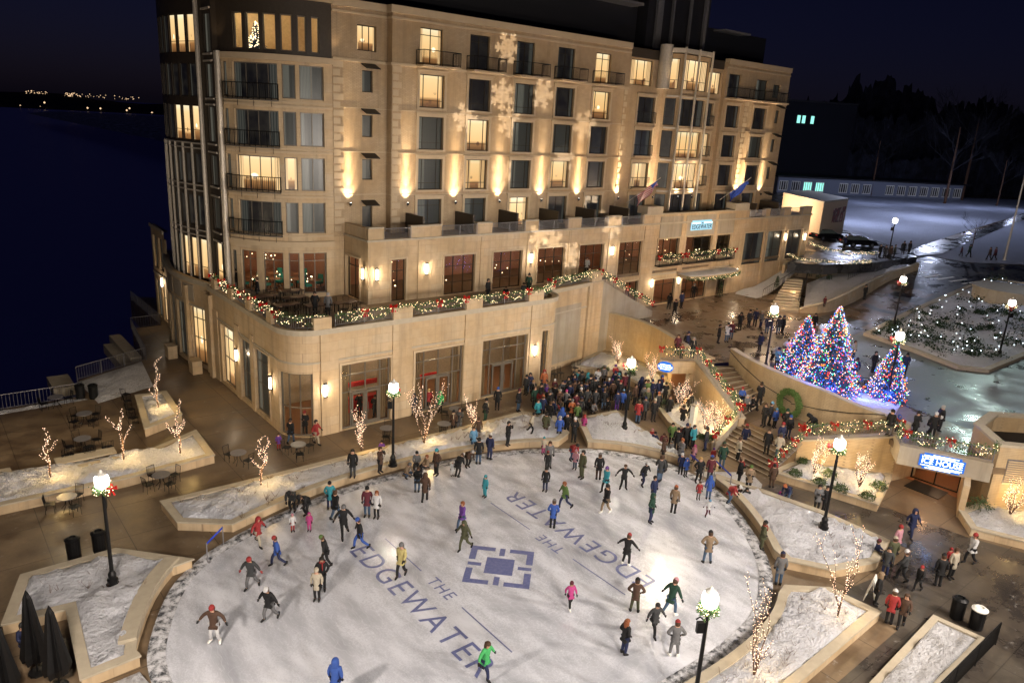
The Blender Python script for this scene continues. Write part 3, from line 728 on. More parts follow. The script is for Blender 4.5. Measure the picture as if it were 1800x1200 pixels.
mb = MB(); pwall(mb, DP, ds(12), DP.L, 23.3, 27.2, [h for h in DH if h[2] > 23.3], .3); hb(mb, 'drum_top_wall', M['darkpanel'])
for s in dspec: hwin(DP, s[0], s[1], s[2], s[3], s[4], s[5], s[6], name='curved_window', fm='grayframe')
mb = MB()
for z in (22.95, 10.2, 26.9): mb.mark(); pbox(mb, DP, ds(17), DP.L - .02, z, z + .4, -.1, .22)
for z in (19.95, 16.85, 13.75): mb.mark(); mb.mark(); pbox(mb, DP, ds(17), DP.L - .02, z, z + .13, 0, .10)
for z in (20.3, 17.15, 14.05, 11.0): mb.mark(); pbox(mb, DP, ds(17), DP.L - .02, z - .06, z + .04, 0, .05)
hb(mb, 'drum_band', M['trim'])
for z in (20.35, 17.2, 14.1, 11.0):
    mb = MB(); s0, s1 = ds(24.5), ds(57.9); pbox(mb, DP, s0, s1, z - .08, z, 0, .45)
    c = mb.build('balcony', M['grayframe'], hotel); c.matrix_parent_inverse = Matrix.Translation((-30, -50, 0))
    mb = MB(); n = 10; pts = [DP.at(s0 + .02, 0)] + [DP.at(s0 + (s1 - s0) * k / n, .42) for k in range(n + 1)] + [DP.at(s1 - .02, 0)]
    rail(mb, [(q.x, q.y, z) for q in pts], z, 1.05, .11, .013, 9)
    for k in (0, 3, 6, 9):
        q = DP.at(s0 + (s1 - s0) * k / n, .42); mb.tube([(q.x, q.y, z + 1.05), (q.x, q.y, z - .45)], .02, 4)
    mb.build('railing', M['black'], c)
# drum restaurant interior
mb = MB()
cw = arc(24.9, 57.8, 5.7, 195, 263, 10)
mb.box(21.5, 62, 6.41, 31, 62.1, 9.9); mb.box(25.6, 52.3, 6.41, 25.7, 62, 9.9); hb(mb, 'restaurant_wall', M['orangewall'])
mb = MB(); mb.prism(arc(24.9, 57.8, 6.2, 190, 268, 12) + [(25.6, 52), (25.6, 62), (19, 62)], 6.42, 6.45); hb(mb, 'restaurant_floor', M['carpet'])
mb = MB(); mb.prism(arc(24.9, 57.8, 6.2, 190, 268, 12) + [(25.6, 52), (25.6, 62), (19, 62)], 9.95, 10.0); hb(mb, 'restaurant_ceiling', M['tan'])
point((23.2, 55.5, 9.3), 70, (1, .66, .38), .2); point((22.0, 58.5, 9.3), 60, (1, .66, .38), .2); point((24.6, 60, 9.3), 50, (1, .66, .38), .2)
mb = MB(); random.seed(5)
for k in range(70):
    a = radians(random.uniform(195, 265)); r = random.uniform(1.5, 5.6); mb.octa((24.9 + r * cos(a), 57.8 + r * sin(a), random.choice((9.0, 9.3, 9.6, 7.3, 7.35))), random.uniform(.03, .065))
hb(mb, 'ceiling_bulb', M['bulb'])
mb = MB(); mb.mark(); mb.box(19.0, 58.4, 23.35, 30, 58.5, 26.8); mb.mark(); mb.box(26.2, 52.0, 23.35, 26.3, 58.4, 26.8); hb(mb, 'lounge_wall', M['lounge'])
mb = MB(); mb.prism(arc(24.9, 57.8, 6.2, 185, 268, 12) + [(26.2, 52), (26.2, 58.4), (19, 58.4)], 23.35, 23.4); hb(mb, 'lounge_floor', M['carpet'])
mb = MB(); mb.prism(arc(24.9, 57.8, 6.2, 185, 268, 12) + [(26.2, 52), (26.2, 58.4), (19, 58.4)], 26.6, 26.65); hb(mb, 'lounge_ceiling', M['white'])
point((23.2, 55.4, 26.1), 150, (1, .72, .4), .2); point((25.2, 54.4, 26.1), 80, (1, .72, .4), .2); point((21.2, 56.8, 26.1), 80, (1, .72, .4), .2)
# ================================================================== glass corner tower
GT_ = Path([(18.2, 68.2)] + [(18.0 - .95 * sin(pi * i / 12) , 67.6 - 9.2 * i / 12) for i in range(13)] + [(18.35, 58.0), (18.35, 56.1), (18.7, 55.7)])
gspec = []
mulls = [GT_.near(18 - .95 * sin(pi * i / 8), 67.6 - 9.2 * i / 8) for i in range(9)]
lev = [(6.75, 9.9), (10.9, 13.2), (14.1, 16.3), (17.2, 19.7), (20.3, 22.6), (23.3, 25.9)]
for r, (z0, z1) in enumerate(lev):
    for k in range(8):
        kd = 'lit' if (r in (5, 3) and k >= 5) else ('dark' if r != 0 else ('lit' if k in (5, 6, 7) else 'dim'))
        gspec.append((mulls[k] + .1, mulls[k + 1] - .1, z0, z1, kd))
    gspec.append((GT_.near(18.35, 57.7), GT_.near(18.35, 56.4), z0, z1, 'dim' if r else 'lit'))
mb = MB(); pwall(mb, GT_, 0, GT_.L, 6.4, 27.6, [g[:4] for g in gspec], .25); hb(mb, 'tower_wall', M['darkpanel'])
for g in gspec: hwin(GT_, g[0], g[1], g[2], g[3], g[4], (), (.3,) if g[4] == 'lit' else (), name='tower_window', fw=.06, dep=.1)
mb = MB()
for k in range(1, 8): mb.mark(); pbox(mb, GT_, mulls[k] - .05, mulls[k] + .05, 6.5, 17.0, 0, .14)
for z in (10.1, 10.5, 13.5, 13.9, 16.6, 16.95): mb.mark(); pbox(mb, GT_, mulls[0], mulls[8], z, z + .1, 0, .10)
for z in (9.95, 10.6, 13.3, 13.95, 16.45, 17.0, 19.75, 20.15, 22.7, 23.15, 26.1): mb.mark(); pbox(mb, GT_, GT_.near(18.35, 57.9), GT_.near(18.35, 56.15), z, z + .12, 0, .12)
hb(mb, 'tower_mullion', M['whitecol'])
mb = MB()
q = GT_.at(GT_.near(18.1, 58.3), .12); mb.tube([(q.x, q.y, 6.5), (q.x, q.y, 27)], .17, 8)
mb.tube([(18.45, 55.45, 6.5), (18.45, 55.45, 23.4)], .17, 10); mb.tube([(18.42, 55.95, 6.5), (18.42, 55.95, 23.4)], .06, 6)
hb(mb, 'tower_column', M['whitecol'])
mb = MB(); mb.prism([(18.6, 68), (18.7, 58), (19.3, 56.2), (24.9, 52), (30, 52), (30, 68)], 27.0, 27.3); hb(mb, 'roof', M['roofdark'])
# hidden back of the hotel closes the volume
mb = MB(); mb.mark(); mb.box(18.8, 68, 0, 81, 68.3, 27); mb.mark(); mb.box(81.0, 51, 0, 81.3, 68, 10.8); hb(mb, 'back_wall', M['brick'])
# ================================================================== uplights and sconces
def uplight(x, y, z, tx, ty, w=420, ang=38, label=''):
    mb = MB(); mb.lathe([(.07, -.02), (.10, 0), (.10, .16), (.085, .18), (.085, .15)], (0, 0, 0), 10)
    mb.tube([(0, 0, -.02), (0, .12, -.12)], .02, 5)
    o = mb.build('uplight', M['black']); o.location = (x, y, z)
    tag(o, label, 'uplight', 'uplights washing the hotel front')
    mb = MB(); mb.lathe([(.001, .165), (.08, .17)], (0, 0, 0), 10); mb.build('lens', M['globe'], o)
    spot((x, y, z + .2), (tx, y + 1.6, z + 7), 800, (1, .76, .50), 84, 1, .05); spot((x, y - .08, z + .2), (tx, y + .43, z + 6.2), 8500, (1, .76, .48), 15, 1, .05); spot((x, y - .1, z + .2), (tx, y + .95, z + 9), w, (1, .73, .44), 36, 1, .05)
UPS = [(26.1, 50.75, 'leftmost uplight beside the small awning windows'), (30.6, 50.05, 'uplight at the left corner of the five window bays'), (35.1, 50.05, 'uplight between the first and second window bays'), (39.6, 50.05, 'uplight between the second and third window bays'), (44.3, 50.05, 'uplight between the third and fourth window bays'), (48.9, 50.05, 'uplight between the fourth and fifth window bays'), (54.2, 50.05, 'uplight below the ribbed stone corner strip by the flag'), (59.4, 50.2, 'uplight left of the dark glass bay'), (62.1, 49.2, 'uplight at the foot of the glass bay, left one'), (64.4, 49.2, 'uplight at the foot of the glass bay, right one'), (73.6, 50.05, 'uplight left of the last window column'), (75.0 - .4, 50.05, 'uplight close beside the ribbed strip on the right wing'), (78.3, 50.05, 'rightmost uplight on the hotel right wing')]
for x, y, lb in UPS: uplight(x, y + .08, 13.25, x, y + .95, 3000, 46, 'small bright ' + lb)
for x, z, w in ((59.3, 23.7, 160), (61.6, 23.75, 90), (64.6, 23.75, 90)):
    spot((x, 49.25, z), (x, 49.9, z + 4), w, (1, .68, .36), 60, .9, .05)
spot((18.0, 55.2, 23.6), (18.7, 55.9, 27), 60, (1, .7, .4), 70, .9); spot((25.1, 50.7, 23.6), (25.1, 51.3, 27), 60, (1, .7, .4), 70, .9)
for z in (6.7, 10.6, 13.9, 17.0): spot((18.0, 55.0, z), (18.4, 55.6, z + 6), 120, (1, .78, .55), 50, .9)
for a in (63.5, 61, 59.2): spot((16.55, a, 6.9), (17.4, a, 14), 160, (1, .72, .45), 50, .9)
proto_sc = None
def sconce(P, s, z, label, h=.85):
    global proto_sc
    q = P.at(s, .1); n = P.at(s, 1) - P.at(s, 0)
    mb = MB(); mb.box(-.12, .02, -.03, .12, .1, .03); mb.box(-.12, .02, h - .03, .12, .1 + .0, h + .03); mb.box(-.12, .06, .03, -.10, .1, h - .03); mb.box(.10, .06, .03, .12, .1, h - .03); mb.box(-.015, -.115, .0, .015, -.10, h)
    mb.box(-.12, -.12, h - .03, .12, .02, h + .05); mb.box(-.12, -.12, -.05, .12, .02, .03)
    o = mb.build('wall_sconce', M['black']); o.location = (q.x, q.y, z); o.rotation_euler = (0, 0, atan2(n.y, n.x) + pi / 2)
    tag(o, label, 'wall lamp', 'wall sconces')
    mb = MB(); mb.tube([(0, -.03, .03), (0, -.03, h - .03)], .085, 10); mb.build('glass_tube', M['sconce'], o)
    q2 = P.at(s, .42); point((q2.x, q2.y, z + h / 2), 60, (1, .78, .52), .1)
SC = [(PP, fu(36.62), 2.66, 'glowing wall sconce on the podium right of the third glazed doors'), (PP, fu(19.25), 2.66, 'glowing wall sconce beside the rounded podium corner'), (PP, fl(44.0), 2.66, 'glowing wall sconce round the corner above the dark doors'), (PP, fl(50.1), 2.8, 'glowing wall sconce on the side wall of the podium'),
      (SP, su(30.75), 8.3, 'glowing sconce left of the first restaurant window on terrace'), (SP, su(26.45), 8.2, 'glowing sconce at the terrace block corner beside the small door'), (SP, SP.near(25.8, 48.2), 8.2, 'glowing sconce on the short side wall of the terrace block'), (SP, su(41.25), 8.4, 'glowing sconce left of the third restaurant window'), (SP, su(51.2), 8.4, 'glowing sconce above the garland stair'), (SP, su(57.2 + .2), 4.75, 'glowing sconce left of the entrance doors'), (SP, su(61.6), 4.75, 'glowing sconce between the two entrance doors'), (SP, su(71.7), 4.75, 'glowing sconce right of the entrance canopy'), (SP, su(80.6), 8.2, 'glowing sconce left of the last storefront window'), (SP, su(84.9), 8.0, 'glowing sconce at the far right end of storefront'),
      (PP, PP.near(17.8, 71.4), 3.6, 'far glowing sconce on the rear wing wall')]
for a in SC: sconce(*a)
# round wreath-light and flags
def flag(u, v, z, label, stripes):
    o = empty('flag', (u, v, z)); tag(o, label, 'flag')
    tip = Vector((2.0, -1.7, 2.2)) * 1.15
    mb = MB(); mb.tube([(0, 0, 0), tip], .035, 6); mb.octa(tip, .08); mb.build('pole', M['whitecol'], o)
    me = []; n = 14; mb = MB()
    for i in range(n):
        for j in range(13):
            def P_(a, b):
                base = tip * (.35 + .62 * a); sag = .15 * sin(a * 9) + .1 * sin(b * 7)
                return base + Vector((.12 * sin(b * 5 + a * 8), .12 * cos(a * 11 + b * 3) + sag * .5, -(1.25 * b) * (.45 + .5 * (1 - a)) - .02))
            a0, a1, b0, b1 = i / n, (i + 1) / n, j / 13, (j + 1) / 13
            mb.mi = 0 if not stripes else (2 if (a0 > .62 and b0 < .5) else j % 2)
            mb.poly([P_(a0, b0), P_(a1, b0), P_(a1, b1), P_(a0, b1)])
    mb.build('cloth', [M['flagred'], M['flagwhite'], M['flagblue']] if stripes else [M['flagblue']], o)
M['flagred'] = simple('flag_red', (.5, .03, .03)); M['flagwhite'] = simple('flag_white', (.75, .72, .7)); M['flagblue'] = simple('flag_blue', (.03, .08, .45))
flag(54.9, 49.7, 12.9, 'red and white striped flag on a leaning pole over the terrace', True)
flag(69.9, 49.7, 12.9, 'plain blue flag on a leaning pole right of the glass bay', False)
# ---- lettering helper
def text(body, size, mat, name, parent=None, ext=.02, space=1.0):
    c = bpy.data.curves.new(name, 'FONT'); c.body = body; c.size = size; c.extrude = ext; c.align_x = 'CENTER'; c.align_y = 'CENTER'; c.space_character = space
    t = bpy.data.objects.new(name, c); COL.objects.link(t)
    me = bpy.data.meshes.new_from_object(t.evaluated_get(bpy.context.evaluated_depsgraph_get())); bpy.data.objects.remove(t)
    me.materials.clear(); me.materials.append(mat); return put(bpy.data.objects.new(name, me), parent)
M['signglow'] = emis('sign_cyan_glow', (.50, .86, 1, 1), .95); M['signblue'] = emis('sign_blue_panel', (.03, .14, .55, 1), 1.6); M['signwhite'] = emis('sign_white_letters', (.85, .95, 1, 1), 4)
sg = empty('hotel_sign', (64.25, 47.5, 10.6)); tag(sg, 'glowing white and blue sign reading THE EDGEWATER above the hotel entrance', 'sign')
mb = MB(); mb.box(-1.75, -.06, -.42, 1.75, 0, .42); mb.box(-1.6, -.05, .42, 1.6, 0, .6); mb.build('back_panel', M['signglow'], sg)
M['signink'] = simple('sign_navy', (.015, .03, .08))
t = text('EDGEWATER', .64, M['signink'], 'lettering', sg, .01, 1.02); t.rotation_euler = (pi / 2, 0, 0); t.location = (0, -.085, -.08); t.scale = (.86, 1, 1)
t = text('THE', .2, M['signink'], 'lettering', sg, .01); t.rotation_euler = (pi / 2, 0, 0); t.location = (0, -.085, .3)
mb = MB(); mb.box(-1.6, -.1, .3, -.3, -.065, .36); mb.box(.3, -.1, .3, 1.6, -.065, .36); mb.build('bar', M['signwhite'], sg)


# ---- snowflake projector: spot lamps whose beam is cut by a six armed pattern
def gobo():
    l = bpy.data.lights.new('snowflake_beam', 'SPOT'); l.energy = 105000; l.color = (1, .87, .72); l.shadow_soft_size = .015; l.spot_size = radians(3.3); l.spot_blend = .05; l.use_nodes = True
    nt = l.node_tree; nd = nt.nodes; em = nd['Emission']; lk = nt.links.new
    def mt(op, a, b=None):
        x = nd.new('ShaderNodeMath'); x.operation = op
        for i, v in enumerate((a, b)):
            if v is None: continue
            if hasattr(v, 'is_output'): lk(v, x.inputs[i])
            else: x.inputs[i].default_value = v
        return x.outputs[0]
    tc = nd.new('ShaderNodeTexCoord'); sx = nd.new('ShaderNodeSeparateXYZ'); lk(tc.outputs['Normal'], sx.inputs[0])
    k = 1 / math.tan(radians(1.65)); az_ = mt('ABSOLUTE', sx.outputs[2])
    x = mt('MULTIPLY', mt('DIVIDE', sx.outputs[0], az_), k); y = mt('MULTIPLY', mt('DIVIDE', sx.outputs[1], az_), k)
    r = mt('SQRT', mt('ADD', mt('MULTIPLY', x, x), mt('MULTIPLY', y, y))); th = mt('ADD', mt('ARCTAN2', y, x), pi)
    a = mt('ABSOLUTE', mt('SUBTRACT', mt('MODULO', th, pi / 3), pi / 6))
    X = mt('MULTIPLY', r, mt('COSINE', a)); Y = mt('MULTIPLY', r, mt('SINE', a))
    arm = mt('MULTIPLY', mt('LESS_THAN', Y, .10), mt('LESS_THAN', X, .92)); res = arm
    for c, L in ((.3, .22), (.58, .26)):
        d = mt('ABSOLUTE', mt('SUBTRACT', mt('SUBTRACT', X, c), mt('MULTIPLY', Y, .6))); res = mt('MAXIMUM', res, mt('MULTIPLY', mt('LESS_THAN', d, .09), mt('LESS_THAN', Y, L)))
    res = mt('MAXIMUM', res, mt('LESS_THAN', r, .25)); lk(res, em.inputs['Strength']); return l
GB = gobo()
def onplane(px, py, v):
    d = ray(px, py); t = v / d.y; return Vector((d.x * t, v, CH + d.z * t))
for k, (px, py, v) in enumerate(((883, 167, 50.5), (953, 165, 50.5), (1027, 221, 50.5), (895, 215, 50.5), (818, 208, 50.5), (990, 280, 50.5), (882, 302, 50.5), (892, 85, 50.5), (948, 414, 47.6), (972, 428, 47.6), (1003, 448, 47.6), (1077, 396, 47.6))):
    o = bpy.data.objects.new('snowflake_beam', GB); COL.objects.link(o); o.location = (30 + k * .1, 4, 15); q = onplane(px, py, v) - o.location; o.rotation_euler = (q.to_track_quat('-Z', 'Y') @ Matrix.Rotation(k * .37, 3, 'Z').to_quaternion()).to_euler()
# ================================================================== GROUND
def P2(pts): return [(p[0], p[1]) for p in pts]
lakemb = MB(); lakemb.poly([(-3000, -1500, -2.6), (3000, -1500, -2.6), (3000, 4000, -2.6), (-3000, 4000, -2.6)]); struct(lakemb, 'water', M['lake'])
deck = [(-60, -60), (47.2, -60), (47.2, 44.6), (47, 60), (17.6, 84), (17.4, 80), (17.4, 71.5), (14.9, 71.4), (13.7, 62), (8.5, 59.3), (7.9, 55.7), (-60, 55.7)]
mb = MB(); mb.prism(deck, -2.4, 0); struct(mb, 'plaza_pavement', M['plaza'])
# upper ground: a grid that climbs to the street behind
arcL = [(47.2, 46.5), (48.3, 44.6), (48.7, 42.3), (48.5, 40.0), (47.8, 37.8), (46.9, 35.8), (46.3, 34.3)]
arcW = [(48.95, 31.95), (47.9, 29.9), (47.05, 27.4), (46.5, 24.9), (46.25, 22.6), (46.3, 20.7), (46.75, 18.7), (47.3, 17.3)]
def ledge(y):     # western edge of the upper ground
    e = [(60, 48.5), (46.6, 48.5), (44.6, 48.4), (42.3, 48.8), (40, 48.6), (37.8, 47.9), (35.8, 47), (34.2, 46.5), (32.6, 46.6), (31.9, 48.9), (29.9, 48.0), (27.4, 47.15), (24.9, 46.6), (22.6, 46.35), (20.7, 46.4), (18.7, 46.8), (17.3, 46.6), (16.4, 44.5), (12.2, 46.6), (9, 49), (-120, 60)]
    for (y0, x0), (y1, x1) in zip(e, e[1:]):
        if y1 <= y <= y0: return x0 + (x1 - x0) * ((y0 - y) / (y0 - y1))
    return e[0][1] if y > 60 else 60
ys = [-120, -60, -30, -10, 0, 5, 9, 10.5, 12.2, 13.5, 15, 16.4, 17.3, 18.7, 20.7, 22.6, 24.9, 27.4, 29.9, 31.9, 32.6, 34.2, 35.8, 37.8, 40, 42.3, 44.6, 46.6, 47.58]
mb = MB()
xs = [0, 2, 5, 9, 14, 20, 26, 32, 38, 44, 50, 56, 62, 80, 120, 200, 400, 800]
for y0, y1 in zip(ys, ys[1:]):
    for a, b in zip(xs, xs[1:]):
        q = []
        for x, y in ((a, y0), (b, y0), (b, y1), (a, y1)):
            X = ledge(y) + x; q.append((X, y, terr(X, y)))
        mb.poly(q)
gx = [86, 90, 95, 100, 105, 110, 116, 130, 160, 220, 400, 850]; gy = [47.58, 52, 58, 64, 72, 85, 100, 130, 180, 260, 420, 700]
for x0, x1 in zip(gx, gx[1:]):
    for y0, y1 in zip(gy, gy[1:]): mb.poly([(x0, y0, terr(x0, y0)), (x1, y0, terr(x1, y0)), (x1, y1, terr(x1, y1)), (x0, y1, terr(x0, y1))])
mb.m = [0] * len(mb.f)
upg = struct(mb, 'upper_ground', M['upper'])
def drape(name, pts, mat, off=.012, sub=6, kind='structure', bumpy=0):
    """a sheet following the terrain; pts is a polygon (x, y)"""
    bm = bmesh.new(); vs = [bm.verts.new((p[0], p[1], 0)) for p in pts]; bm.faces.new(vs)
    bmesh.ops.triangulate(bm, faces=bm.faces[:])
    for _ in range(sub):
        ed = [e for e in bm.edges if e.calc_length() > 3]
        if not ed: break
        bmesh.ops.subdivide_edges(bm, edges=ed, cuts=1); bmesh.ops.triangulate(bm, faces=bm.faces[:])
    for v in bm.verts: v.co.z = terr(v.co.x, v.co.y) + off
    me = bpy.data.meshes.new(name); bm.to_mesh(me); bm.free(); me.materials.append(mat)
    for p in me.polygons:
        if p.normal.z < 0: p.flip()
    o = put(bpy.data.objects.new(name, me)); o['kind'] = kind; return o
def gt(*pts): return [tuple(GT(*p)[:2]) for p in pts]
drape('road', gt((1415, 562), (1600, 500), (1530, 455), (1560, 440), (1900, 480), (1900, 520), (1730, 490), (1600, 535), (1500, 590)), M['asphalt'], .01)
drape('path', gt((1600, 443), (1640, 436), (1800, 375), (1860, 350), (1860, 366), (1820, 376), (1660, 446), (1615, 452)), M['asphalt'], .09)
drape('street', gt((1500, 592), (1600, 536), (1680, 500), (1900, 520), (1900, 760), (1720, 760), (1610, 720), (1540, 690), (1490, 640)), M['icystreet'], .02)
drape('snow_field', gt((1375, 352), (1500, 340), (1800, 352), (2100, 380), (1850, 362), (1700, 405), (1600, 440), (1540, 430), (1420, 400)), M['field'], .035)
drape('snow_verge', gt((1610, 446), (1720, 412), (1850, 372), (2000, 400), (2000, 480), (1800, 466), (1700, 462)), M['field'], .05)
M['blackice'] = M['asphalt']
def sheet(name, pts, z, mat):
    mb = MB(); mb.poly([(x, y, z) for x, y in pts]); mb.f[0] = mb.f[0] if sum(pts[k][0] * pts[(k + 1) % len(pts)][1] - pts[(k + 1) % len(pts)][0] * pts[k][1] for k in range(len(pts))) > 0 else mb.f[0][::-1]; return struct(mb, name, mat)
sheet('path', [(41.5, 15.4), (40, 18), (38.5, 21), (37.2, 21), (37.8, 17), (38, 12.5), (34.5, 12.4), (31.2, 12.9), (31, 10), (20, 9.8), (-10, 9.8), (-10, -30), (47.2, -30), (47, 5), (44, 6), (42.0, 11.6)], .006, M['wetpath'])
# crosswalk bars
mb = MB()
for k in range(5):
    p, q = GT(1625 + k * 22, 487 + k * 4), GT(1655 + k * 22, 483 + k * 4)
    d = (q - p).normalized(); n = Vector((-d.y, d.x, 0)) * .22
    mb.mark(); mb.poly([p - n + Vector((0, 0, .02 + terr(p.x, p.y) - p.z)), q - n + Vector((0, 0, .02)), q + n + Vector((0, 0, .02)), p + n + Vector((0, 0, .02))])
for q in mb.parts(): struct(q, 'road_marking', M['white'])

# ---------------------------------------------------------------- the rink
iceo = [(6.12, 27.4), (7.3, 29.5), (8.84, 31.0), (11.0, 32.05), (13.77, 32.95), (16.5, 33.4), (20.1, 33.5), (23.9, 33.2), (27.58, 32.37), (30.9, 30.7), (33.5, 28.3), (34.66, 25.3), (34.0, 21.9), (32.15, 18.8), (29.9, 16.3), (27.6, 14.8), (25.5, 14.1), (23.0, 13.85), (20.0, 13.9), (16.5, 14.1), (12.5, 14.7), (9.0, 16.4), (6.6, 19.4), (5.4, 22.8), (5.4, 25.4)]
def spline(pts, n=4, closed=True):
    out = []; m = len(pts)
    for i in range(m if closed else m - 1):
        g = lambda k: Vector(pts[k % m]) if closed else Vector(pts[max(0, min(m - 1, k))])
        p0, p1, p2, p3 = g(i - 1), g(i), g(i + 1), g(i + 2)
        for k in range(n):
            t = k / n; out.append(.5 * ((2 * p1) + (-p0 + p2) * t + (2 * p0 - 5 * p1 + 4 * p2 - p3) * t * t + (-p0 + 3 * p1 - 3 * p2 + p3) * t ** 3))
    if not closed: out.append(Vector(pts[-1]))
    return out
ice2 = spline(iceo)
mb = MB(); mb.prism(P2(ice2), 0.0, .03); struct(mb, 'rink_ice', M['ice'])
cen = Vector((20, 23.6))
def grown(d): return [p + (p - cen).normalized() * d for p in ice2]
mb = MB(); g0, g1, g2 = grown(-.02), grown(.28), grown(.62); random.seed(11)
rag = [[.03 + random.random() * .03, .05 + random.random() * .08, .03 + random.random() * .05] for _ in g0]
for i in range(len(g0)):
    j = (i + 1) % len(g0)
    for a, b, ka, kb in ((g0, g1, 0, 1), (g1, g2, 1, 2)): mb.poly([(*a[i], rag[i][ka]), (*a[j], rag[j][ka]), (*b[j], rag[j][kb]), (*b[i], rag[i][kb])])
def rim_mat():
    m = N('scraped_rim_snow'); p = m.pos(); n = m.noise(p, 3.2, 7, .7)
    return m.bsdf(m.ramp(n, [(.39, (.03, .035, .045)), (.48, (.32, .33, .36)), (.57, (.62, .63, .68))]), .6, bump=n, bstr=.8, bdist=.1)
M['rim'] = rim_mat(); struct(mb, 'rim_snow', M['rim'])
# painted marks under the ice
def flat(name, quads, label, parent=None):
    mb = MB()
    for q in quads: mb.poly([(x, y, .036) for x, y in q])
    o = mb.build(name, M['logo'], parent); return o
lg = empty('ice_emblem', (19.5, 23.3, .0), radians(45)); tag(lg, 'blue emblem of corner brackets around a solid square in the middle of the ice', 'ice marking')
def rect(x0, y0, x1, y1): return [(x0, y0), (x1, y0), (x1, y1), (x0, y1)]
flat('centre_square', [rect(-.66, -.66, .66, .66)], '', lg)
for k in range(4):
    b = flat('corner_bracket', [rect(.35, 1.2, 1.52, 1.52), rect(1.2, .35, 1.52, 1.2)], '', lg); b.rotation_euler = (0, 0, k * pi / 2)
    b = flat('tick_bar', [rect(-.13, .86, .13, 1.5)], '', lg); b.rotation_euler = (0, 0, k * pi / 2)
def icetext(body, size, u, v, ang, label, sp=1.0, sx=1.0):
    t = text(body, size, M['logo'], 'ice_lettering', None, 0.0, sp); t.location = (u, v, .038); t.rotation_euler = (0, 0, ang); t.scale = (sx, 1, 1)
    for p in t.data.polygons: pass
    return tag(t, label, 'ice lettering')
icetext('EDGEWATER', 1.56, 14.8, 23.2, -pi / 2, 'large blue word EDGEWATER on the ice on the side nearest the camera', 1.18, 1.0)
icetext('THE', .85, 16.3, 23.4, -pi / 2, 'small blue word THE on the ice between the emblem and the near EDGEWATER', 1.2)
icetext('EDGEWATER', 1.56, 24.35, 23.35, pi / 2, 'large blue word EDGEWATER on the far side of the ice, upside down in view', 1.18, 1.0)
icetext('THE', .85, 22.8, 23.4, pi / 2, 'small blue word THE beside the far EDGEWATER, upside down in view', 1.2)
for u, lb in ((16.3, 'near'), (22.8, 'far')):
    for v0, v1, w_ in ((25.0, 28.3, 'left'), (18.4, 21.8, 'right')):
        mb = MB(); mb.poly([(u - .03, v0, .036), (u + .03, v0, .036), (u + .03, v1, .036), (u - .03, v1, .036)])
        tag(mb.build('ice_line', M['logo']), 'thin blue line on the ice on the %s side of the %s word THE' % (w_, lb), 'ice marking')

# ---------------------------------------------------------------- planters with snow
def inset(pts, d):
    pts = [Vector(p) for p in pts]; n = len(pts)
    ar = sum(pts[k].x * pts[(k + 1) % n].y - pts[(k + 1) % n].x * pts[k].y for k in range(n))
    if ar < 0: pts = pts[::-1]
    out = []
    for k in range(n):
        a, b, c = pts[k - 1], pts[k], pts[(k + 1) % n]
        d0 = (b - a).normalized(); d1 = (c - b).normalized(); n0 = Vector((-d0.y, d0.x)); n1 = Vector((-d1.y, d1.x))
        m = (n0 + n1); m = m.normalized() if m.length > .1 else n0; out.append(b + m * d / max(.45, m.dot(n0)))
    return pts, out
def heap(name, pts, z, mat, amp=.12, cell=.28, parent=None, zf=None):
    """lumpy snow sheet filling polygon pts"""
    bm = bmesh.new(); vs = [bm.verts.new((p[0], p[1], 0)) for p in pts]; bm.faces.new(vs); bmesh.ops.triangulate(bm, faces=bm.faces[:])
    for _ in range(6):
        ed = [e for e in bm.edges if e.calc_length() > cell * 1.6]
        if not ed: break
        bmesh.ops.subdivide_edges(bm, edges=ed, cuts=1); bmesh.ops.triangulate(bm, faces=bm.faces[:])
    from mathutils import noise as mn
    for v in bm.verts:
        e = 1.0 if not v.is_boundary else .0
        x, y = v.co.x, v.co.y
        v.co.z = (zf(x, y) if zf else z) + e * amp * (.5 + .8 * mn.noise(Vector((x * .6, y * .6, z))) + .7 * mn.noise(Vector((x * 1.9, y * 1.9, 3))) + .45 * mn.noise(Vector((x * 4, y * 4, 9))))
    me = bpy.data.meshes.new(name); bm.to_mesh(me); bm.free(); me.materials.append(mat)
    for p in me.polygons: p.use_smooth = True
    o = put(bpy.data.objects.new(name, me), parent)
    return o
def planter(pts, h, label, wid=.32, z=0, mat='lime', snow='snow', cat='planter', name='planter', amp=.3, group='stone planters filled with snow'):
    pts = P2(pts); o_, i_ = inset(pts, wid); r = empty(name, (o_[0].x, o_[0].y, z)); inv = Matrix.Translation((-o_[0].x, -o_[0].y, -z))
    tag(r, label, cat, group); n = len(o_)
    mb = MB(); mc = MB(); zz = z + h
    _, oo = inset(o_, -.05); _, ii = inset(o_, wid + .03)
    for k in range(n):
        a, b, c, d = o_[k], o_[(k + 1) % n], i_[(k + 1) % n], i_[k]
        mb.hexa([(*a, z), (*b, z), (*c, z), (*d, z), (*a, zz - .08), (*b, zz - .08), (*c, zz - .08), (*d, zz - .08)])
        a, b, c, d = oo[k], oo[(k + 1) % n], ii[(k + 1) % n], ii[k]
        mc.hexa([(*a, zz - .08), (*b, zz - .08), (*c, zz - .08), (*d, zz - .08), (*a, zz), (*b, zz), (*c, zz), (*d, zz)])
    for q, nm, m_ in ((mb, 'wall', mat), (mc, 'coping', 'cap')):
        o = q.build(nm, M[m_], r); o.matrix_parent_inverse = inv
    s = heap('snow_bed', [tuple(p) for p in i_], zz - .1, M[snow], amp); s.parent = r; s.matrix_parent_inverse = inv
    return r
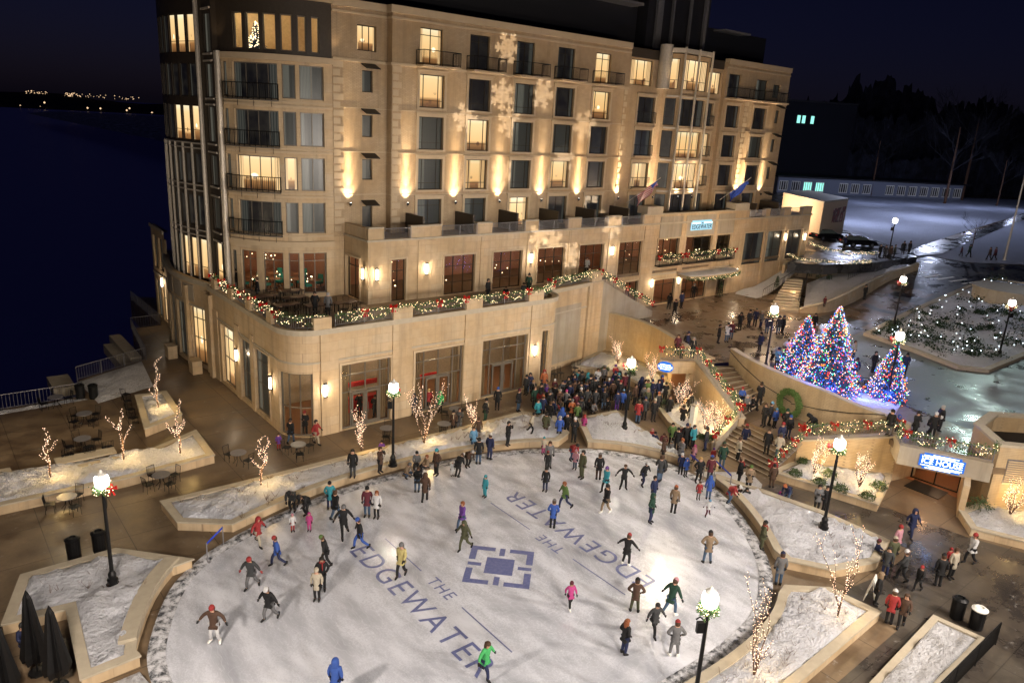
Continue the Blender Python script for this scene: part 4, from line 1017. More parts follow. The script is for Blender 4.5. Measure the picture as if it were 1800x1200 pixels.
def ring(a, b, d):   # points of the grown ice edge from a to b, the shorter way round
    g = grown(d); n = len(g); i0 = min(range(n), key=lambda k: (g[k] - Vector(a)).length); i1 = min(range(n), key=lambda k: (g[k] - Vector(b)).length)
    st = 1 if (i1 - i0) % n <= n // 2 else -1; out = []; k = i0
    while k != i1: out.append(tuple(g[k])); k = (k + st) % n
    return out + [tuple(g[i1])]
# (rim outlines run clockwise seen from above, like the ice outline)
planter([(8.3, 36.95), (8.4, 34.5), (10.5, 32.9)] + ring((12.2, 33.4), (31.2, 31.6), .95) + [(32.3, 32.3), (33.4, 34.9), (32.0, 36.7), (20, 36.75), (14, 36.8)], .5, 'long low stone planter full of snow between the rink and the glazed doors')
planter([(1.9, 33.6), (5.5, 33.6), (8.0, 30.9)] + ring((6.7, 31.0), (4.55, 25.9), 1.0) + [(4.6, 25.7), (2.7, 25.6), (3.0, 30.1), (.9, 30.4)], .5, 'angular stone planter of trodden snow around the lamp post at lower left')
planter([(34.5, 33.7), (38.0, 33.4), (36.5, 28.2), (35.4, 24.9)] + ring((35.3, 25.4), (32.3, 31.2), .95), .5, 'wedge shaped stone planter of white snow at the far end of the rink beside crowd')
planter([(35.7, 23.0), (36.4, 20.2), (37.0, 17.2), (37.1, 13.4), (34.6, 12.8), (32.0, 13.7), (30.9, 15.4)] + ring((31.2, 16.6), (35.2, 22.6), .95), .5, 'curved stone planter of blue white snow in front of the Ice House planter')
lr = ring((27.9, 14.0), (14, 13.6), .9)
planter([(28.9, 14.3), (30.5, 13.0), (30.7, 10.8), (23.0, 10.55), (12, 10.4), (12, 13.0)] + lr[::-1], .5, 'broad stone planter with warm lit snow and two light trees at lower right')
planter([(32.9, 9.4), (33.1, 7.4), (20, 7.3), (20, 9.0), (26, 9.0)], .22, 'low kerbed bed of dirty snow beside the railing at lower right', wid=.2, snow='snowdirty')
planter([(12.4, 44.8), (12.2, 40.8), (7.6, 40.4), (-12, 40.9), (-12, 44.9), (2.7, 44.8), (2.75, 43.7), (4.5, 43.2), (9.7, 43.5)], .55, 'long stone planter strip with three light trees on the left patio')
planter([(10.8, 52.6), (12.7, 52.4), (12.4, 47.7), (9.9, 46.5)], .6, 'small square stone planter under the tallest light tree by the lake')
s = heap('snow_patch', [(8.4, 58.8), (8.7, 53.7), (12.6, 55.3), (13.3, 61.5)], .03, M['snowdirty'], .3, .5); s['kind'] = 'structure'
s = heap('snow_patch', [(3.0, 25.3), (4.5, 25.4), (5.2, 21), (6.5, 18), (3.5, 17), (2.2, 20)], .03, M['snowdirty'], .3, .4); s['kind'] = 'structure'
s = heap('snow_patch', [(-6, 55.3), (8.0, 55.3), (8.3, 54.8), (-6, 54.5)], .02, M['snowdirty'], .12, .4); s['kind'] = 'structure'
# snow lying on the crowd's slope in front of the stairs
for nm, pts in (('snow_patch', [(35.6, 24.6), (38.6, 22.6), (37.8, 21.2), (36.6, 20.6), (35.6, 23.0)]),):
    s = heap(nm, pts, .02, M['snowdirty'], .05, .4); s['kind'] = 'structure'
# curved stone bench ledge inside the lower left planter
lb = ring((7.2, 31.0), (5.0, 26.6), 1.6)
mb = MB()
for a, b in zip(lb[:-1], lb[1:]):
    A_, B_ = Vector(a), Vector(b); na = (cen - A_).normalized() * .62; nb = (cen - B_).normalized() * .62
    mb.hexa([(*A_, .3), (*B_, .3), (*(B_ + nb), .3), (*(A_ + na), .3), (*A_, .62), (*B_, .62), (*(B_ + nb), .62), (*(A_ + na), .62)])
tag(mb.build('stone_bench', M['cap']), 'curved stone bench ledge along the left end of the rink', 'bench')
# lakeside ledges
mb = MB(); mb.box(6.9, 59.6, -1.2, 8.3, 62.6, -.5); mb.box(13.0, 64, -1.2, 13.9, 71.5, -.4); mb.box(12.2, 62.2, -1.5, 13.2, 70, -.7); struct(mb, 'lake_wall', M['cap'])

# ---------------------------------------------------------------- retaining walls
def ribbon(name, pts, z0, z1, th, label, mat='smallstone', cap=True, cat='retaining wall', zt=None):
    r = empty(name, (pts[0][0], pts[0][1], z0)); inv = Matrix.Translation((-pts[0][0], -pts[0][1], -z0)); tag(r, label, cat)
    sp_ = spline(pts, 3, False); n = len(sp_); mb = MB(); mc = MB()
    nr = []
    for k in range(n):
        d = (sp_[min(k + 1, n - 1)] - sp_[max(k - 1, 0)]).normalized(); nr.append(Vector((-d.y, d.x)))
    for k in range(n - 1):
        a, b = sp_[k], sp_[k + 1]; c, d = b + nr[k + 1] * th, a + nr[k] * th
        ta, tb = (zt(k / (n - 1)), zt((k + 1) / (n - 1))) if zt else (z1, z1)
        mb.hexa([(*a, z0), (*b, z0), (*c, z0), (*d, z0), (*a, ta), (*b, tb), (*c, tb), (*d, ta)])
        a, b, c, d = a - nr[k] * .04, b - nr[k + 1] * .04, c + nr[k + 1] * .04, d + nr[k] * .04
        mc.hexa([(*a, ta), (*b, tb), (*c, tb), (*d, ta), (*a, ta + .07), (*b, tb + .07), (*c, tb + .07), (*d, ta + .07)])
    for q, nm, m_ in ((mb, 'wall', mat), (mc, 'coping', 'cap')):
        o = q.build(nm, M[m_], r, False); o.matrix_parent_inverse = inv
    return r
ribbon('retaining_wall', arcL, 0, 3.85, .35, 'curved tan brick retaining wall between the podium and the stairs')
ribbon('retaining_wall', arcW, 0, 3.85, .4, 'long curved tan brick wall carrying the big wreath', zt=lambda t: 3.85 - .75 * max(0, (t - .55) / .45))
# stair from the terrace down to the upper ground beside the storefront
def stairs(name, L0, L1, R0, R1, z0, z1, n, label, mat='cap', base=0.0):
    """L0->L1 and R0->R1 run from the top edge to the bottom edge"""
    r = empty(name, (L1[0], L1[1], z1)); inv = Matrix.Translation((-L1[0], -L1[1], -z1)); tag(r, label, 'stairs')
    L0, L1, R0, R1 = map(Vector, (L0, L1, R0, R1)); mb = MB(); me = MB()
    for k in range(n):
        t0, t1 = k / n, (k + 1) / n; z = z0 + (z1 - z0) * (k + 1) / (n + 1)
        a, b, c, d = L0.lerp(L1, t0), L0.lerp(L1, t1), R0.lerp(R1, t1), R0.lerp(R1, t0)
        mb.hexa([(*a, base), (*b, base), (*c, base), (*d, base), (*a, z), (*b, z), (*c, z), (*d, z)])
        b2, c2 = L0.lerp(L1, t1 - .12 / n * 1.5), R0.lerp(R1, t1 - .12 / n * 1.5); b3, c3 = L0.lerp(L1, t1 + .003), R0.lerp(R1, t1 + .003)
        me.hexa([(*b2, z + .002), (*b3, z + .002), (*c3, z + .002), (*c2, z + .002), (*b2, z + .012), (*b3, z + .012), (*c3, z + .012), (*c2, z + .012)])
    for q, nm, m_ in ((mb, 'steps', mat), (me, 'nosing', 'plaza' if mat != 'plaza' else 'cap')):
        o = q.build(nm, M[m_], r); o.matrix_parent_inverse = inv
    return r
mb = MB()
mb.hexa([(46.95, 44.5, 0), (54.3, 44.5, 2.7), (54.3, 44.8, 2.7), (46.95, 44.8, 0), (46.95, 44.5, 7.0), (54.3, 44.5, 3.35), (54.3, 44.8, 3.35), (46.95, 44.8, 7.0)])
tag(mb.build('stair_wall', M['lightpanel']), 'triangular pale stone side wall of the garland stair down from the terrace', 'wall')
stairs('staircase', (47.1, 44.85), (54.2, 44.85), (47.1, 47.5), (54.2, 47.5), 6.4, 2.8, 22, 'stairs from the restaurant terrace down to the hotel entrance', 'cap', 2.6)
# main stairs
LZ = 1.35
stairs('staircase', (46.4, 32.7), (42.75, 26.3), (48.7, 31.4), (46.9, 27.2), 2.8, LZ, 9, 'upper flight of steps beside the wreath wall', 'plaza')
mb = MB(); mb.prism([(42.75, 26.3), (46.9, 27.2), (46.35, 24.9), (46.1, 22.6), (46.1, 20.7), (43.3, 20.9), (41.8, 21.3)], 0, LZ); struct(mb, 'landing_pavement', M['plaza'])
stairs('staircase', (42.7, 26.3), (39.3, 25.6), (41.8, 21.4), (38.9, 21.6), LZ, 0, 8, 'wide lower flight of steps down to the rink', 'plaza')
# ramp to the roof terrace of the ice house
mb = MB(); q = [(41.8, 21.3, LZ), (46.1, 20.7, LZ), (46.6, 18.7, 2.8), (45.0, 17.6, 2.8)]
mb.hexa([(x, y, 0) for x, y, z in q][::-1] + [(x, y, z + .005) for x, y, z in q][::-1]); struct(mb, 'ramp_pavement', M['plaza'])
mb = MB(); mb.prism([(45.0, 17.6), (48.6, 18.7), (52, 14), (48.5, 9.6), (45.6, 12.2), (43.6, 16.1)], 2.45, 2.83); struct(mb, 'roof_terrace', M['upper'])

# ================================================================== ICE HOUSE
ih = empty('ice_house', (45, 15, 0)); tag(ih, 'low tan brick building with a deep sign beam over its glass door', 'building'); inv = Matrix.Translation((-45, -15, 0))
def ib(mb, name, mat, par=None):
    o = mb.build(name, M[mat] if isinstance(mat, str) else mat, par or ih)
    if par is None: o.matrix_parent_inverse = inv
    return o
mb = MB()
mb.hexa([(41.6, 21.4, 0), (45.2, 17.0, 0), (45.5, 17.25, 0), (41.9, 21.65, 0), (41.6, 21.4, 1.85), (45.2, 17.0, 2.95), (45.5, 17.25, 2.95), (41.9, 21.65, 1.85)])
ib(mb, 'planter_wall', 'smallstone')
mb = MB(); mb.hexa([(45.2, 17.0, 0), (47.4, 16.5, 0), (47.5, 16.8, 0), (45.5, 17.25, 0), (45.2, 17.0, 2.4), (47.4, 16.5, 2.4), (47.5, 16.8, 2.4), (45.5, 17.25, 2.4)])
mb.hexa([(44.0, 12.4, 0), (47.3, 13.6, 0), (47.2, 13.9, 0), (43.9, 12.7, 0), (44.0, 12.4, 2.0), (47.3, 13.6, 2.4), (47.2, 13.9, 2.4), (43.9, 12.7, 2.0)])
ib(mb, 'side_wall', 'lime')
mb = MB(); mb.hexa([(41.5, 21.3, 1.85), (45.1, 16.9, 2.95), (45.6, 17.3, 2.95), (42.0, 21.7, 1.85), (41.5, 21.3, 1.97), (45.1, 16.9, 3.07), (45.6, 17.3, 3.07), (42.0, 21.7, 1.97)]); ib(mb, 'coping', 'cap')
mb = MB()
def slab(mb, a, b, th, z0, z1):
    a, b = Vector(a), Vector(b); d = (b - a).normalized(); n = Vector((d.y, -d.x)) * -th
    if n.x < 0: n = -n
    mb.hexa([(*a, z0), (*b, z0), (*(b + n), z0), (*(a + n), z0), (*a, z1), (*b, z1), (*(b + n), z1), (*(a + n), z1)])
slab(mb, (43.25, 16.15), (45.35, 11.95), .5, 2.05, 3.2); slab(mb, (43.25, 16.16), (45.1, 17.45), .3, 2.05, 3.19)
ib(mb, 'sign_beam', 'lightpanel')
mb = MB(); slab(mb, (47.35, 16.55), (47.35, 13.6), .3, 0, 2.5); ib(mb, 'door_back_wall', 'orangewall') if False else None
mb = MB(); mb.prism([(43.8, 15.9), (45.3, 17.2), (47.4, 16.7), (47.4, 13.6), (45.8, 12.4)], 2.4, 2.445); ib(mb, 'porch_ceiling', 'trim')
D2 = Path([(46.9, 16.7), (47.15, 13.75)])
w_ = window(D2, .15, D2.L - .1, .02, 2.35, 'clear', ih, (.5,), (.5,), 0, .08, 'glass_door', 'black'); w_.matrix_parent_inverse = inv
mb = MB(); mb.box(47.6, 12.4, 0, 51.5, 12.5, 2.4); mb.box(51.4, 12.5, 0, 51.5, 18.5, 2.4); mb.box(47.6, 18.4, 0, 51.5, 18.5, 2.4); ib(mb, 'lobby_wall', 'orangewall')
mb = MB(); mb.box(46.5, 12.4, .01, 51.5, 18.4, .03); ib(mb, 'lobby_floor', 'woodlite')
mb = MB(); mb.box(45.2, 14.2, .03, 46.7, 16.2, .045); tag(mb.build('door_mat', M['black']), 'black door mat in front of the ice house door', 'mat')
point((46.4, 15.2, 2.2), 45, (1, .55, .28), .12); point((48.8, 15.4, 2.1), 70, (1, .6, .35), .15)
# sign
d = (Vector((45.35, 11.95)) - Vector((43.25, 16.15))); ang = atan2(d.y, d.x)
sg = empty('building_sign', (44.25, 14.15, 2.62), ang); tag(sg, 'glowing blue sign reading ICE HOUSE on the beam over the right hand door', 'sign')
mb = MB(); mb.box(-1.15, -.07, -.34, 1.15, -.01, .34); mb.box(-.95, -.075, -.47, .95, -.012, .47); mb.build('back_panel', M['signblue'], sg)
t = text('ICE HOUSE', .46, M['signwhite'], 'lettering', sg, .012, 1.0); t.rotation_euler = (pi / 2, 0, 0); t.location = (0, -.095, 0); t.scale = (.92, 1, 1)
mb = MB()
for z, a, b in ((.26, -1.05, 1.05), (.34, -.95, .6), (.41, -.5, .8), (-.26, -1.05, 1.05), (-.34, -.6, .95), (-.41, -.8, .5)): mb.box(a, -.1, z - .015, b, -.08, z + .015)
mb.build('stripe', M['signwhite'], sg)
point((43.5, 13.6, 2.6), 10, (.2, .4, 1), .1)
# louvred plant room
mb = MB(); bx = [(46.3, 12.5), (45.9, 12.0), (48.5, 9.4), (53, 9.4), (53.5, 12.5), (51.2, 14.4), (48.2, 14.2)]
_, bi = inset(bx, .35)
o_, _ = inset(bx, 0)
for k in range(len(o_)):
    a, b, c, d2 = o_[k], o_[(k + 1) % len(o_)], bi[(k + 1) % len(bi)], bi[k]
    mb.hexa([(*a, 0), (*b, 0), (*c, 0), (*d2, 0), (*a, 4.1), (*b, 4.1), (*c, 4.1), (*d2, 4.1)])
ib(mb, 'plant_room_wall', 'smallstone')
mb = MB(); _, oo = inset(o_, -.06); _, i2 = inset(o_, .5)
for k in range(len(o_)):
    a, b, c, d2 = oo[k], oo[(k + 1) % len(o_)], i2[(k + 1) % len(o_)], i2[k]
    mb.hexa([(*a, 4.1), (*b, 4.1), (*c, 4.1), (*d2, 4.1), (*a, 4.25), (*b, 4.25), (*c, 4.25), (*d2, 4.25)])
ib(mb, 'plant_room_coping', 'cap')
mb = MB(); mb.prism(P2(bi), 3.0, 3.1); ib(mb, 'plant_room_roof', 'roofdark')
LP = Path([(45.9, 12.0), (48.5, 9.4)])
for a in (.55, 1.95):
    mb = MB(); pbox(mb, LP, a, a + 1.1, 1.9, 3.4, 0, .02); o = ib(mb, 'louvre', 'pewter')
    mb = MB()
    for k in range(11): pbox(mb, LP, a + .04, a + 1.06, 1.95 + k * .13, 2.02 + k * .13, .02, .07)
    mb.build('louvre_blades', M['trim'], o)
planter([(39.0, 21.4), (41.6, 21.4), (45.15, 17.05), (44.4, 16.7), (40.5, 15.6)], .5, 'raised stone planter with shrubs and light trees in front of the ice house wall', wid=.3, group=None)
planter([(43.9, 12.6), (45.7, 12.3), (48.7, 9.3), (50, 7.0), (44.5, 6.4), (42.3, 11.4)], .5, 'dark stone planter below the louvres at the far right', wid=.3, snow='snowdirty', group=None)
# lookout over the second door with its oval sign
lk = empty('lookout', (45, 33.5, 0)); tag(lk, 'stone lookout block with a garlanded rail over the door at the head of stairs', 'lookout'); inv = Matrix.Translation((-45, -33.5, 0))
def kb(mb, name, mat):
    o = mb.build(name, M[mat] if isinstance(mat, str) else mat, lk); o.matrix_parent_inverse = inv; return o
mb = MB(); mb.prism([(44.1, 34.9), (44.6, 33.95), (46.5, 32.9), (48.6, 33.0), (49, 36.0), (46.6, 35.4)], 1.95, 2.9); kb(mb, 'deck_beam', 'lime')
mb = MB(); mb.hexa([(46.2, 33.1, 0), (42.0, 26.0, 0), (42.35, 25.8, 0), (46.55, 32.9, 0), (46.2, 33.1, 3.0), (42.0, 26.0, LZ + .25), (42.35, 25.8, LZ + .25), (46.55, 32.9, 3.0)]); kb(mb, 'stair_side_wall', 'lime')
mb = MB(); mb.hexa([(46.12, 33.15, 3.0), (41.92, 26.05, LZ + .25), (42.43, 25.75, LZ + .25), (46.63, 32.85, 3.0), (46.12, 33.15, 3.08), (41.92, 26.05, LZ + .33), (42.43, 25.75, LZ + .33), (46.63, 32.85, 3.08)]); kb(mb, 'coping', 'cap')
mb = MB(); mb.hexa([(42.1, 26.1, 0), (39.2, 25.7, 0), (39.2, 26.0, 0), (42.2, 26.4, 0), (42.1, 26.1, LZ + .3), (39.2, 25.7, .6), (39.2, 26.0, .6), (42.2, 26.4, LZ + .3)]); kb(mb, 'lower_side_wall', 'cap')
mb = MB(); mb.box(46.3, 33.3, 0, 46.6, 35.6, 1.95); mb.box(45.6, 33.1, 0, 46.3, 33.4, 1.95); kb(mb, 'door_wall', 'lime')
mb = MB(); mb.box(46.22, 33.6, .05, 46.3, 35.2, 1.9); kb(mb, 'door', 'woodlite')
d = Vector((44.6, 33.95)) - Vector((44.1, 34.9)); sg = empty('oval_sign', (44.32, 34.42, 2.42), atan2(d.y, d.x)); tag(sg, 'glowing blue oval sign reading ICE HOUSE seen edge on at the lookout beside the stairs', 'sign')
mb = MB(); mb.prism([(.62 * cos(radians(a)), .42 * sin(radians(a))) for a in range(0, 360, 15)], 0, .06); o = mb.build('back_panel', M['signblue'], sg); o.rotation_euler = (pi / 2, 0, 0); o.location = (0, -.01, 0)
t = text('ICE HOUSE', .22, M['signwhite'], 'lettering', sg, .01); t.rotation_euler = (pi / 2, 0, 0); t.location = (0, -.085, 0)
mb = MB(); mb.box(-.4, -.09, .16, .4, -.07, .2); mb.box(-.4, -.09, -.2, .4, -.07, -.16); mb.build('stripe', M['signwhite'], sg)
planter([(41.2, 32.2), (43.6, 31.9), (45.9, 33.0), (42.0, 26.2), (39.3, 25.9), (39.1, 27.4), (39.7, 30.0)], .5, 'raised stone planter full of light trees below the stair side wall', wid=.3, group=None)
planter([(42.3, 42.6), (47.2, 44.3), (48.2, 42.8), (48.35, 40.4), (47.6, 37.6), (46.6, 35.6), (45.6, 34.6), (43.6, 33.3), (43.4, 35), (44.3, 39.5)], .5, 'curved stone planter with lit bushes against the tall curved wall', wid=.3, group=None)

# ================================================================== right: hedge bed, ramps and retaining walls by the hotel
hp = gt((1517, 590), (1600, 618), (1683, 650), (1738, 656), (1800, 630), (1880, 600), (1880, 520), (1800, 500), (1740, 492), (1700, 505), (1600, 548))
r = empty('hedge_bed', (*hp[0], 2.8)); tag(r, 'snowy kerbed bed of low shrubs dotted with small white lights', 'garden bed'); inv = Matrix.Translation((-hp[0][0], -hp[0][1], -2.8))
o_, i_ = inset(hp, .5); mb = MB()
for k in range(len(o_)):
    a, b, c, d = o_[k], o_[(k + 1) % len(o_)], i_[(k + 1) % len(o_)], i_[k]
    mb.hexa([(*p, terr(*p) - .3) for p in (a, b, c, d)] + [(*p, terr(*p) + .3) for p in (a, b, c, d)])
o = mb.build('kerb', M['cap'], r); o.matrix_parent_inverse = inv
s = heap('snow_bed', [tuple(p) for p in i_], 0, M['snow'], .35, 1.2, None, lambda x, y: terr(x, y) + .2); s.parent = r; s.matrix_parent_inverse = inv
HB = [Vector(p) for p in i_]
def inpoly(p, poly):
    c = False
    for a, b in zip(poly, poly[1:] + poly[:1]):
        if (a.y > p.y) != (b.y > p.y) and p.x < (b.x - a.x) * (p.y - a.y) / (b.y - a.y) + a.x: c = not c
    return c
random.seed(21); mb = MB(); cnt = 0
bxs = (min(p.x for p in HB), max(p.x for p in HB), min(p.y for p in HB), max(p.y for p in HB))
while cnt < 150:
    p = Vector((random.uniform(*bxs[:2]), random.uniform(*bxs[2:])))
    if inpoly(p, HB):
        cnt += 1; z = terr(*p) + .3; R = random.uniform(.4, 1.0)
        for _ in range(80): mb.leaf((p.x + random.gauss(0, R * .5), p.y + random.gauss(0, R * .5), z + abs(random.gauss(0, R * .35))), random.uniform(.1, .25))
o = mb.build('ground_shrubs', M['greendark']); tag(o, 'dark low evergreen shrubs scattered over snowy bed', 'shrubs', None, 'stuff')
mb = MB(); cnt = 0
while cnt < 95:
    p = Vector((random.uniform(*bxs[:2]), random.uniform(*bxs[2:])))
    if inpoly(p, HB): cnt += 1; mb.octa((p.x, p.y, terr(*p) + .75), .045)
o = mb.build('ground_lights', M['coldbulb']); tag(o, 'small cold white lights scattered over the shrubs', 'lights', None, 'stuff')
# round stone podium at the far corner of the bed with decorated figure tree
c = GT(1768, 528); mb = MB(); mb.lathe([(3.3, -.4), (3.3, 1.2), (3.45, 1.22), (3.45, 1.4), (3.0, 1.42)], (0, 0, 0), 24)
o = mb.build('stone_drum', M['cap']); o.location = (c.x, c.y, terr(c.x, c.y)); tag(o, 'round tan stone drum at the far end of the shrub bed', 'plinth')
# hotel side: snow slope, curved walls and ramp stairs
def zr(px, py, z): return tuple(G(px, py, z)[:2])
s = heap('snow_slope', [(72.3, 47.5), (86.0, 47.5), zr(1400, 470, 5.2), zr(1372, 500, 3.6), zr(1330, 522, 3.0), zr(1292, 517, 2.8)], 0, M['snow'], .25, .8, None, lambda x, y: 2.85 + 2.6 * smooth(73, 86, x) * smooth(38, 47, y)); s['kind'] = 'structure'
wl = [zr(1372, 488, 3.9), zr(1390, 470, 4.6), zr(1440, 466, 5.3), zr(1490, 469, 5.3), zr(1540, 466, 5.4)]
ribbon('retaining_wall', wl[::-1], 2.6, 5.4, .3, 'curved tan retaining wall below the string lit rail of the car court', 'lime', zt=lambda t: 5.45)
wl2 = [zr(1408, 546, 2.9), zr(1412, 500, 4.3), zr(1450, 488, 4.4), zr(1500, 480, 4.5), zr(1560, 455, 5.6)]
wl2b = [zr(1404, 548, 2.85), zr(1450, 540, 3.3), zr(1500, 517, 3.9), zr(1560, 482, 5.0), zr(1612, 462, 5.9)]
ribbon('retaining_wall', wl2b[::-1], 2.4, 4.0, .3, 'low stone kerb wall along the dark road edge', 'lime', zt=lambda t: 5.9 - 2.7 * t)
s = heap('snow_slope', [zr(1412, 545, 3.1), zr(1418, 500, 3.6), zr(1450, 487, 4.1), zr(1540, 470, 5.0), zr(1600, 462, 5.7), zr(1555, 486, 5.0), zr(1500, 515, 3.9), zr(1455, 536, 3.3)], 0, M['snow'], .25, .8, None, lambda x, y: 3.0 + 2.9 * smooth(69, 105, x)); s['kind'] = 'structure'
stairs('staircase', zr(1385, 486, 4.9), zr(1350, 545, 2.8), zr(1412, 488, 4.9), zr(1403, 550, 2.8), 4.9, 2.8, 12, 'lit steps climbing from the entrance plaza to the car court', 'cap', 2.5)
# car court
cc = [zr(1385, 462, 6.1), zr(1450, 466, 6.1), zr(1540, 462, 6.1), zr(1612, 452, 6.1), zr(1560, 430, 6.1), zr(1470, 400, 6.1), (118, 62), (104, 66), (86.2, 56), (86.2, 48)]
mb = MB(); mb.prism(cc, 5.0, 6.14); struct(mb, 'car_court', M['asphalt'])
# ================================================================== lamp posts
def make_lamp(dx=0):
    r = empty('street_lamp'); 
    mb = MB(); mb.lathe([(.27, 0), (.27, .1), (.2, .14), (.22, .3), (.15, .36), (.16, .55), (.09, .7)], (0, 0, 0), 12); mb.build('base', M['black'], r)
    mb = MB(); mb.lathe([(.085, .68), (.075, 2.2), (.06, 4.35), (.1, 4.4), (.1, 4.46), (.05, 4.5)], (0, 0, 0), 10); mb.build('pole', M['black'], r)
    mb = MB(); mb.lathe([(.12, 4.5), (.25, 4.62), (.28, 4.8), (.25, 5.0), (.16, 5.1)], (0, 0, 0), 14); mb.build('globe', M['globe'], r, True)
    mb = MB(); mb.lathe([(.29, 4.83), (.3, 4.86), (.27, 4.88)], (0, 0, 0), 14); mb.lathe([(.2, 5.08), (.19, 5.13), (.07, 5.2), (.03, 5.32)], (0, 0, 0), 12); mb.build('cap', M['white'], r)
    mb = MB(); mb.box(-.07, .07, 3.55, .07, .32, 3.95); mb.tube([(0, .08, 4.0), (0, .25, 4.15), (0, .38, 4.05)], .03, 6); mb.build('speaker_box', M['black'], r)
    return r
def make_lampwreath(k):
    mb = MB(); random.seed(40 + k)
    for i in range(240):
        a = random.uniform(0, 2 * pi); R = .27 + random.gauss(0, .06); mb.leaf((R * cos(a), R * sin(a), 4.45 + random.gauss(0, .07)), random.uniform(.08, .16))
    w = mb.build('lamp_wreath', M['green'])
    mb = MB()
    for i in range(40):
        a = random.uniform(0, 2 * pi); R = .33 + random.gauss(0, .05); mb.octa((R * cos(a), R * sin(a), 4.45 + random.gauss(0, .08)), .022)
    mb.build('string_lights', M['bulb'], w)
    bow_mesh(w, (.33, -.15, 4.5), .2)
    return w
def bow_mesh(parent, c, s, name='bow'):
    c = Vector(c); mb = MB()
    for sx in (-1, 1):
        for a in (0, 1, 2):
            t = a * .7 - .5
            p = [c, c + Vector((sx * s * .9, -.3 * s, s * (.55 + .25 * t))), c + Vector((sx * s * 1.15, .1 * s, s * t * .6)), c + Vector((sx * s * .8, .35 * s, -s * .3 + s * t * .3))]
            mb.poly([p[0], p[1], p[2]]); mb.poly([p[0], p[2], p[3]])
        mb.poly([c + Vector((0, -.05 * s, 0)), c + Vector((sx * s * .75, -.05, -s * 1.3)), c + Vector((sx * s * .35, -.05, -s * 1.45))])
    mb.octa(c + Vector((0, -.1 * s, 0)), s * .28)
    # both along x and y so that it reads from every side
    q = MB(); 
    for f in mb.f: q.poly([mb.v[i] for i in f])
    for f in mb.f: q.poly([(c.x + (mb.v[i][1] - c.y), c.y + (mb.v[i][0] - c.x), mb.v[i][2]) for i in f])
    return q.build(name, M['red'], parent)
lamps = [((199, 1028), .45, 4200, 'black lamp post with a red bow in the snow planter at lower left'), ((1447, 928), .45, 4200, 'black lamp post in the snow planter before the ice house'), ((690.5, 818), .45, 4600, 'black lamp post in the long planter before the glazed doors'), ((1097, 757), .45, 4600, 'black lamp post standing in the crowd beside the wedge planter')]
protol = make_lamp(); first = True
def place_lamp(p, w, label, wreath=True, rz=0, col=(1, .86, .68), k=0):
    global first
    o = protol if first else copy_tree(protol); first = False
    o.location = p; o.rotation_euler = (0, 0, rz); tag(o, label, 'street lamp', 'black globe lamp posts'); point(p + Vector((0, 0, 4.8)), w, col, .3)
    o.children  # the globe hides the light: light sits just outside
    if wreath:
        q = make_lampwreath(k); q.location = p; q.rotation_euler = (0, 0, rz); tag(q, 'wreath on the ' + label.replace('black ', ''), 'wreath', 'wreaths on the lamp posts')
for k, (px, z, w, lb) in enumerate(lamps): place_lamp(G(px[0], px[1], z), w, lb, True, [-.3, 2, 1, 2.2][k], k=k)
place_lamp(G(1216, 1262, .45), 4200, 'black lamp post at the bottom edge among the light trees', True, 1, k=5)
cool = (.82, .9, 1)
for k, (px, w, lb, cl) in enumerate([((1344, 652), 2600, 'lamp post behind the top of the wreath wall left of the trees', (1, .9, .8)), ((1557, 708), 2600, 'lamp post beside the smallest Christmas tree', cool), ((1570, 577), 2200, 'slim lamp post at the near corner of the road', cool), ((1755, 628), 2600, 'lamp post at the edge of the shrub bed on the right', cool)]):
    place_lamp(GT(*px), w, lb, True, 1 + k, cl, 7 + k)
place_lamp(G(1560, 456, 6.0), 5500, 'far lamp post beside the car court with a bright bluish globe', False, 0, (.7, .76, 1), 12)
# tall bare pole at the right edge
p = GT(1765, 458); mb = MB(); mb.lathe([(.2, 0), (.16, .4), (.13, 4), (.09, 12), (.05, 22)], (0, 0, 0), 8); o = mb.build('flagpole', M['whitecol']); o.location = p; tag(o, 'tall pale metal pole leaning out of frame at the right edge', 'pole')
mb = MB(); mb.lathe([(.25, 0), (.25, .1), (.1, .12)], (0, 0, 0), 8); mb.build('collar', M['white'], o)

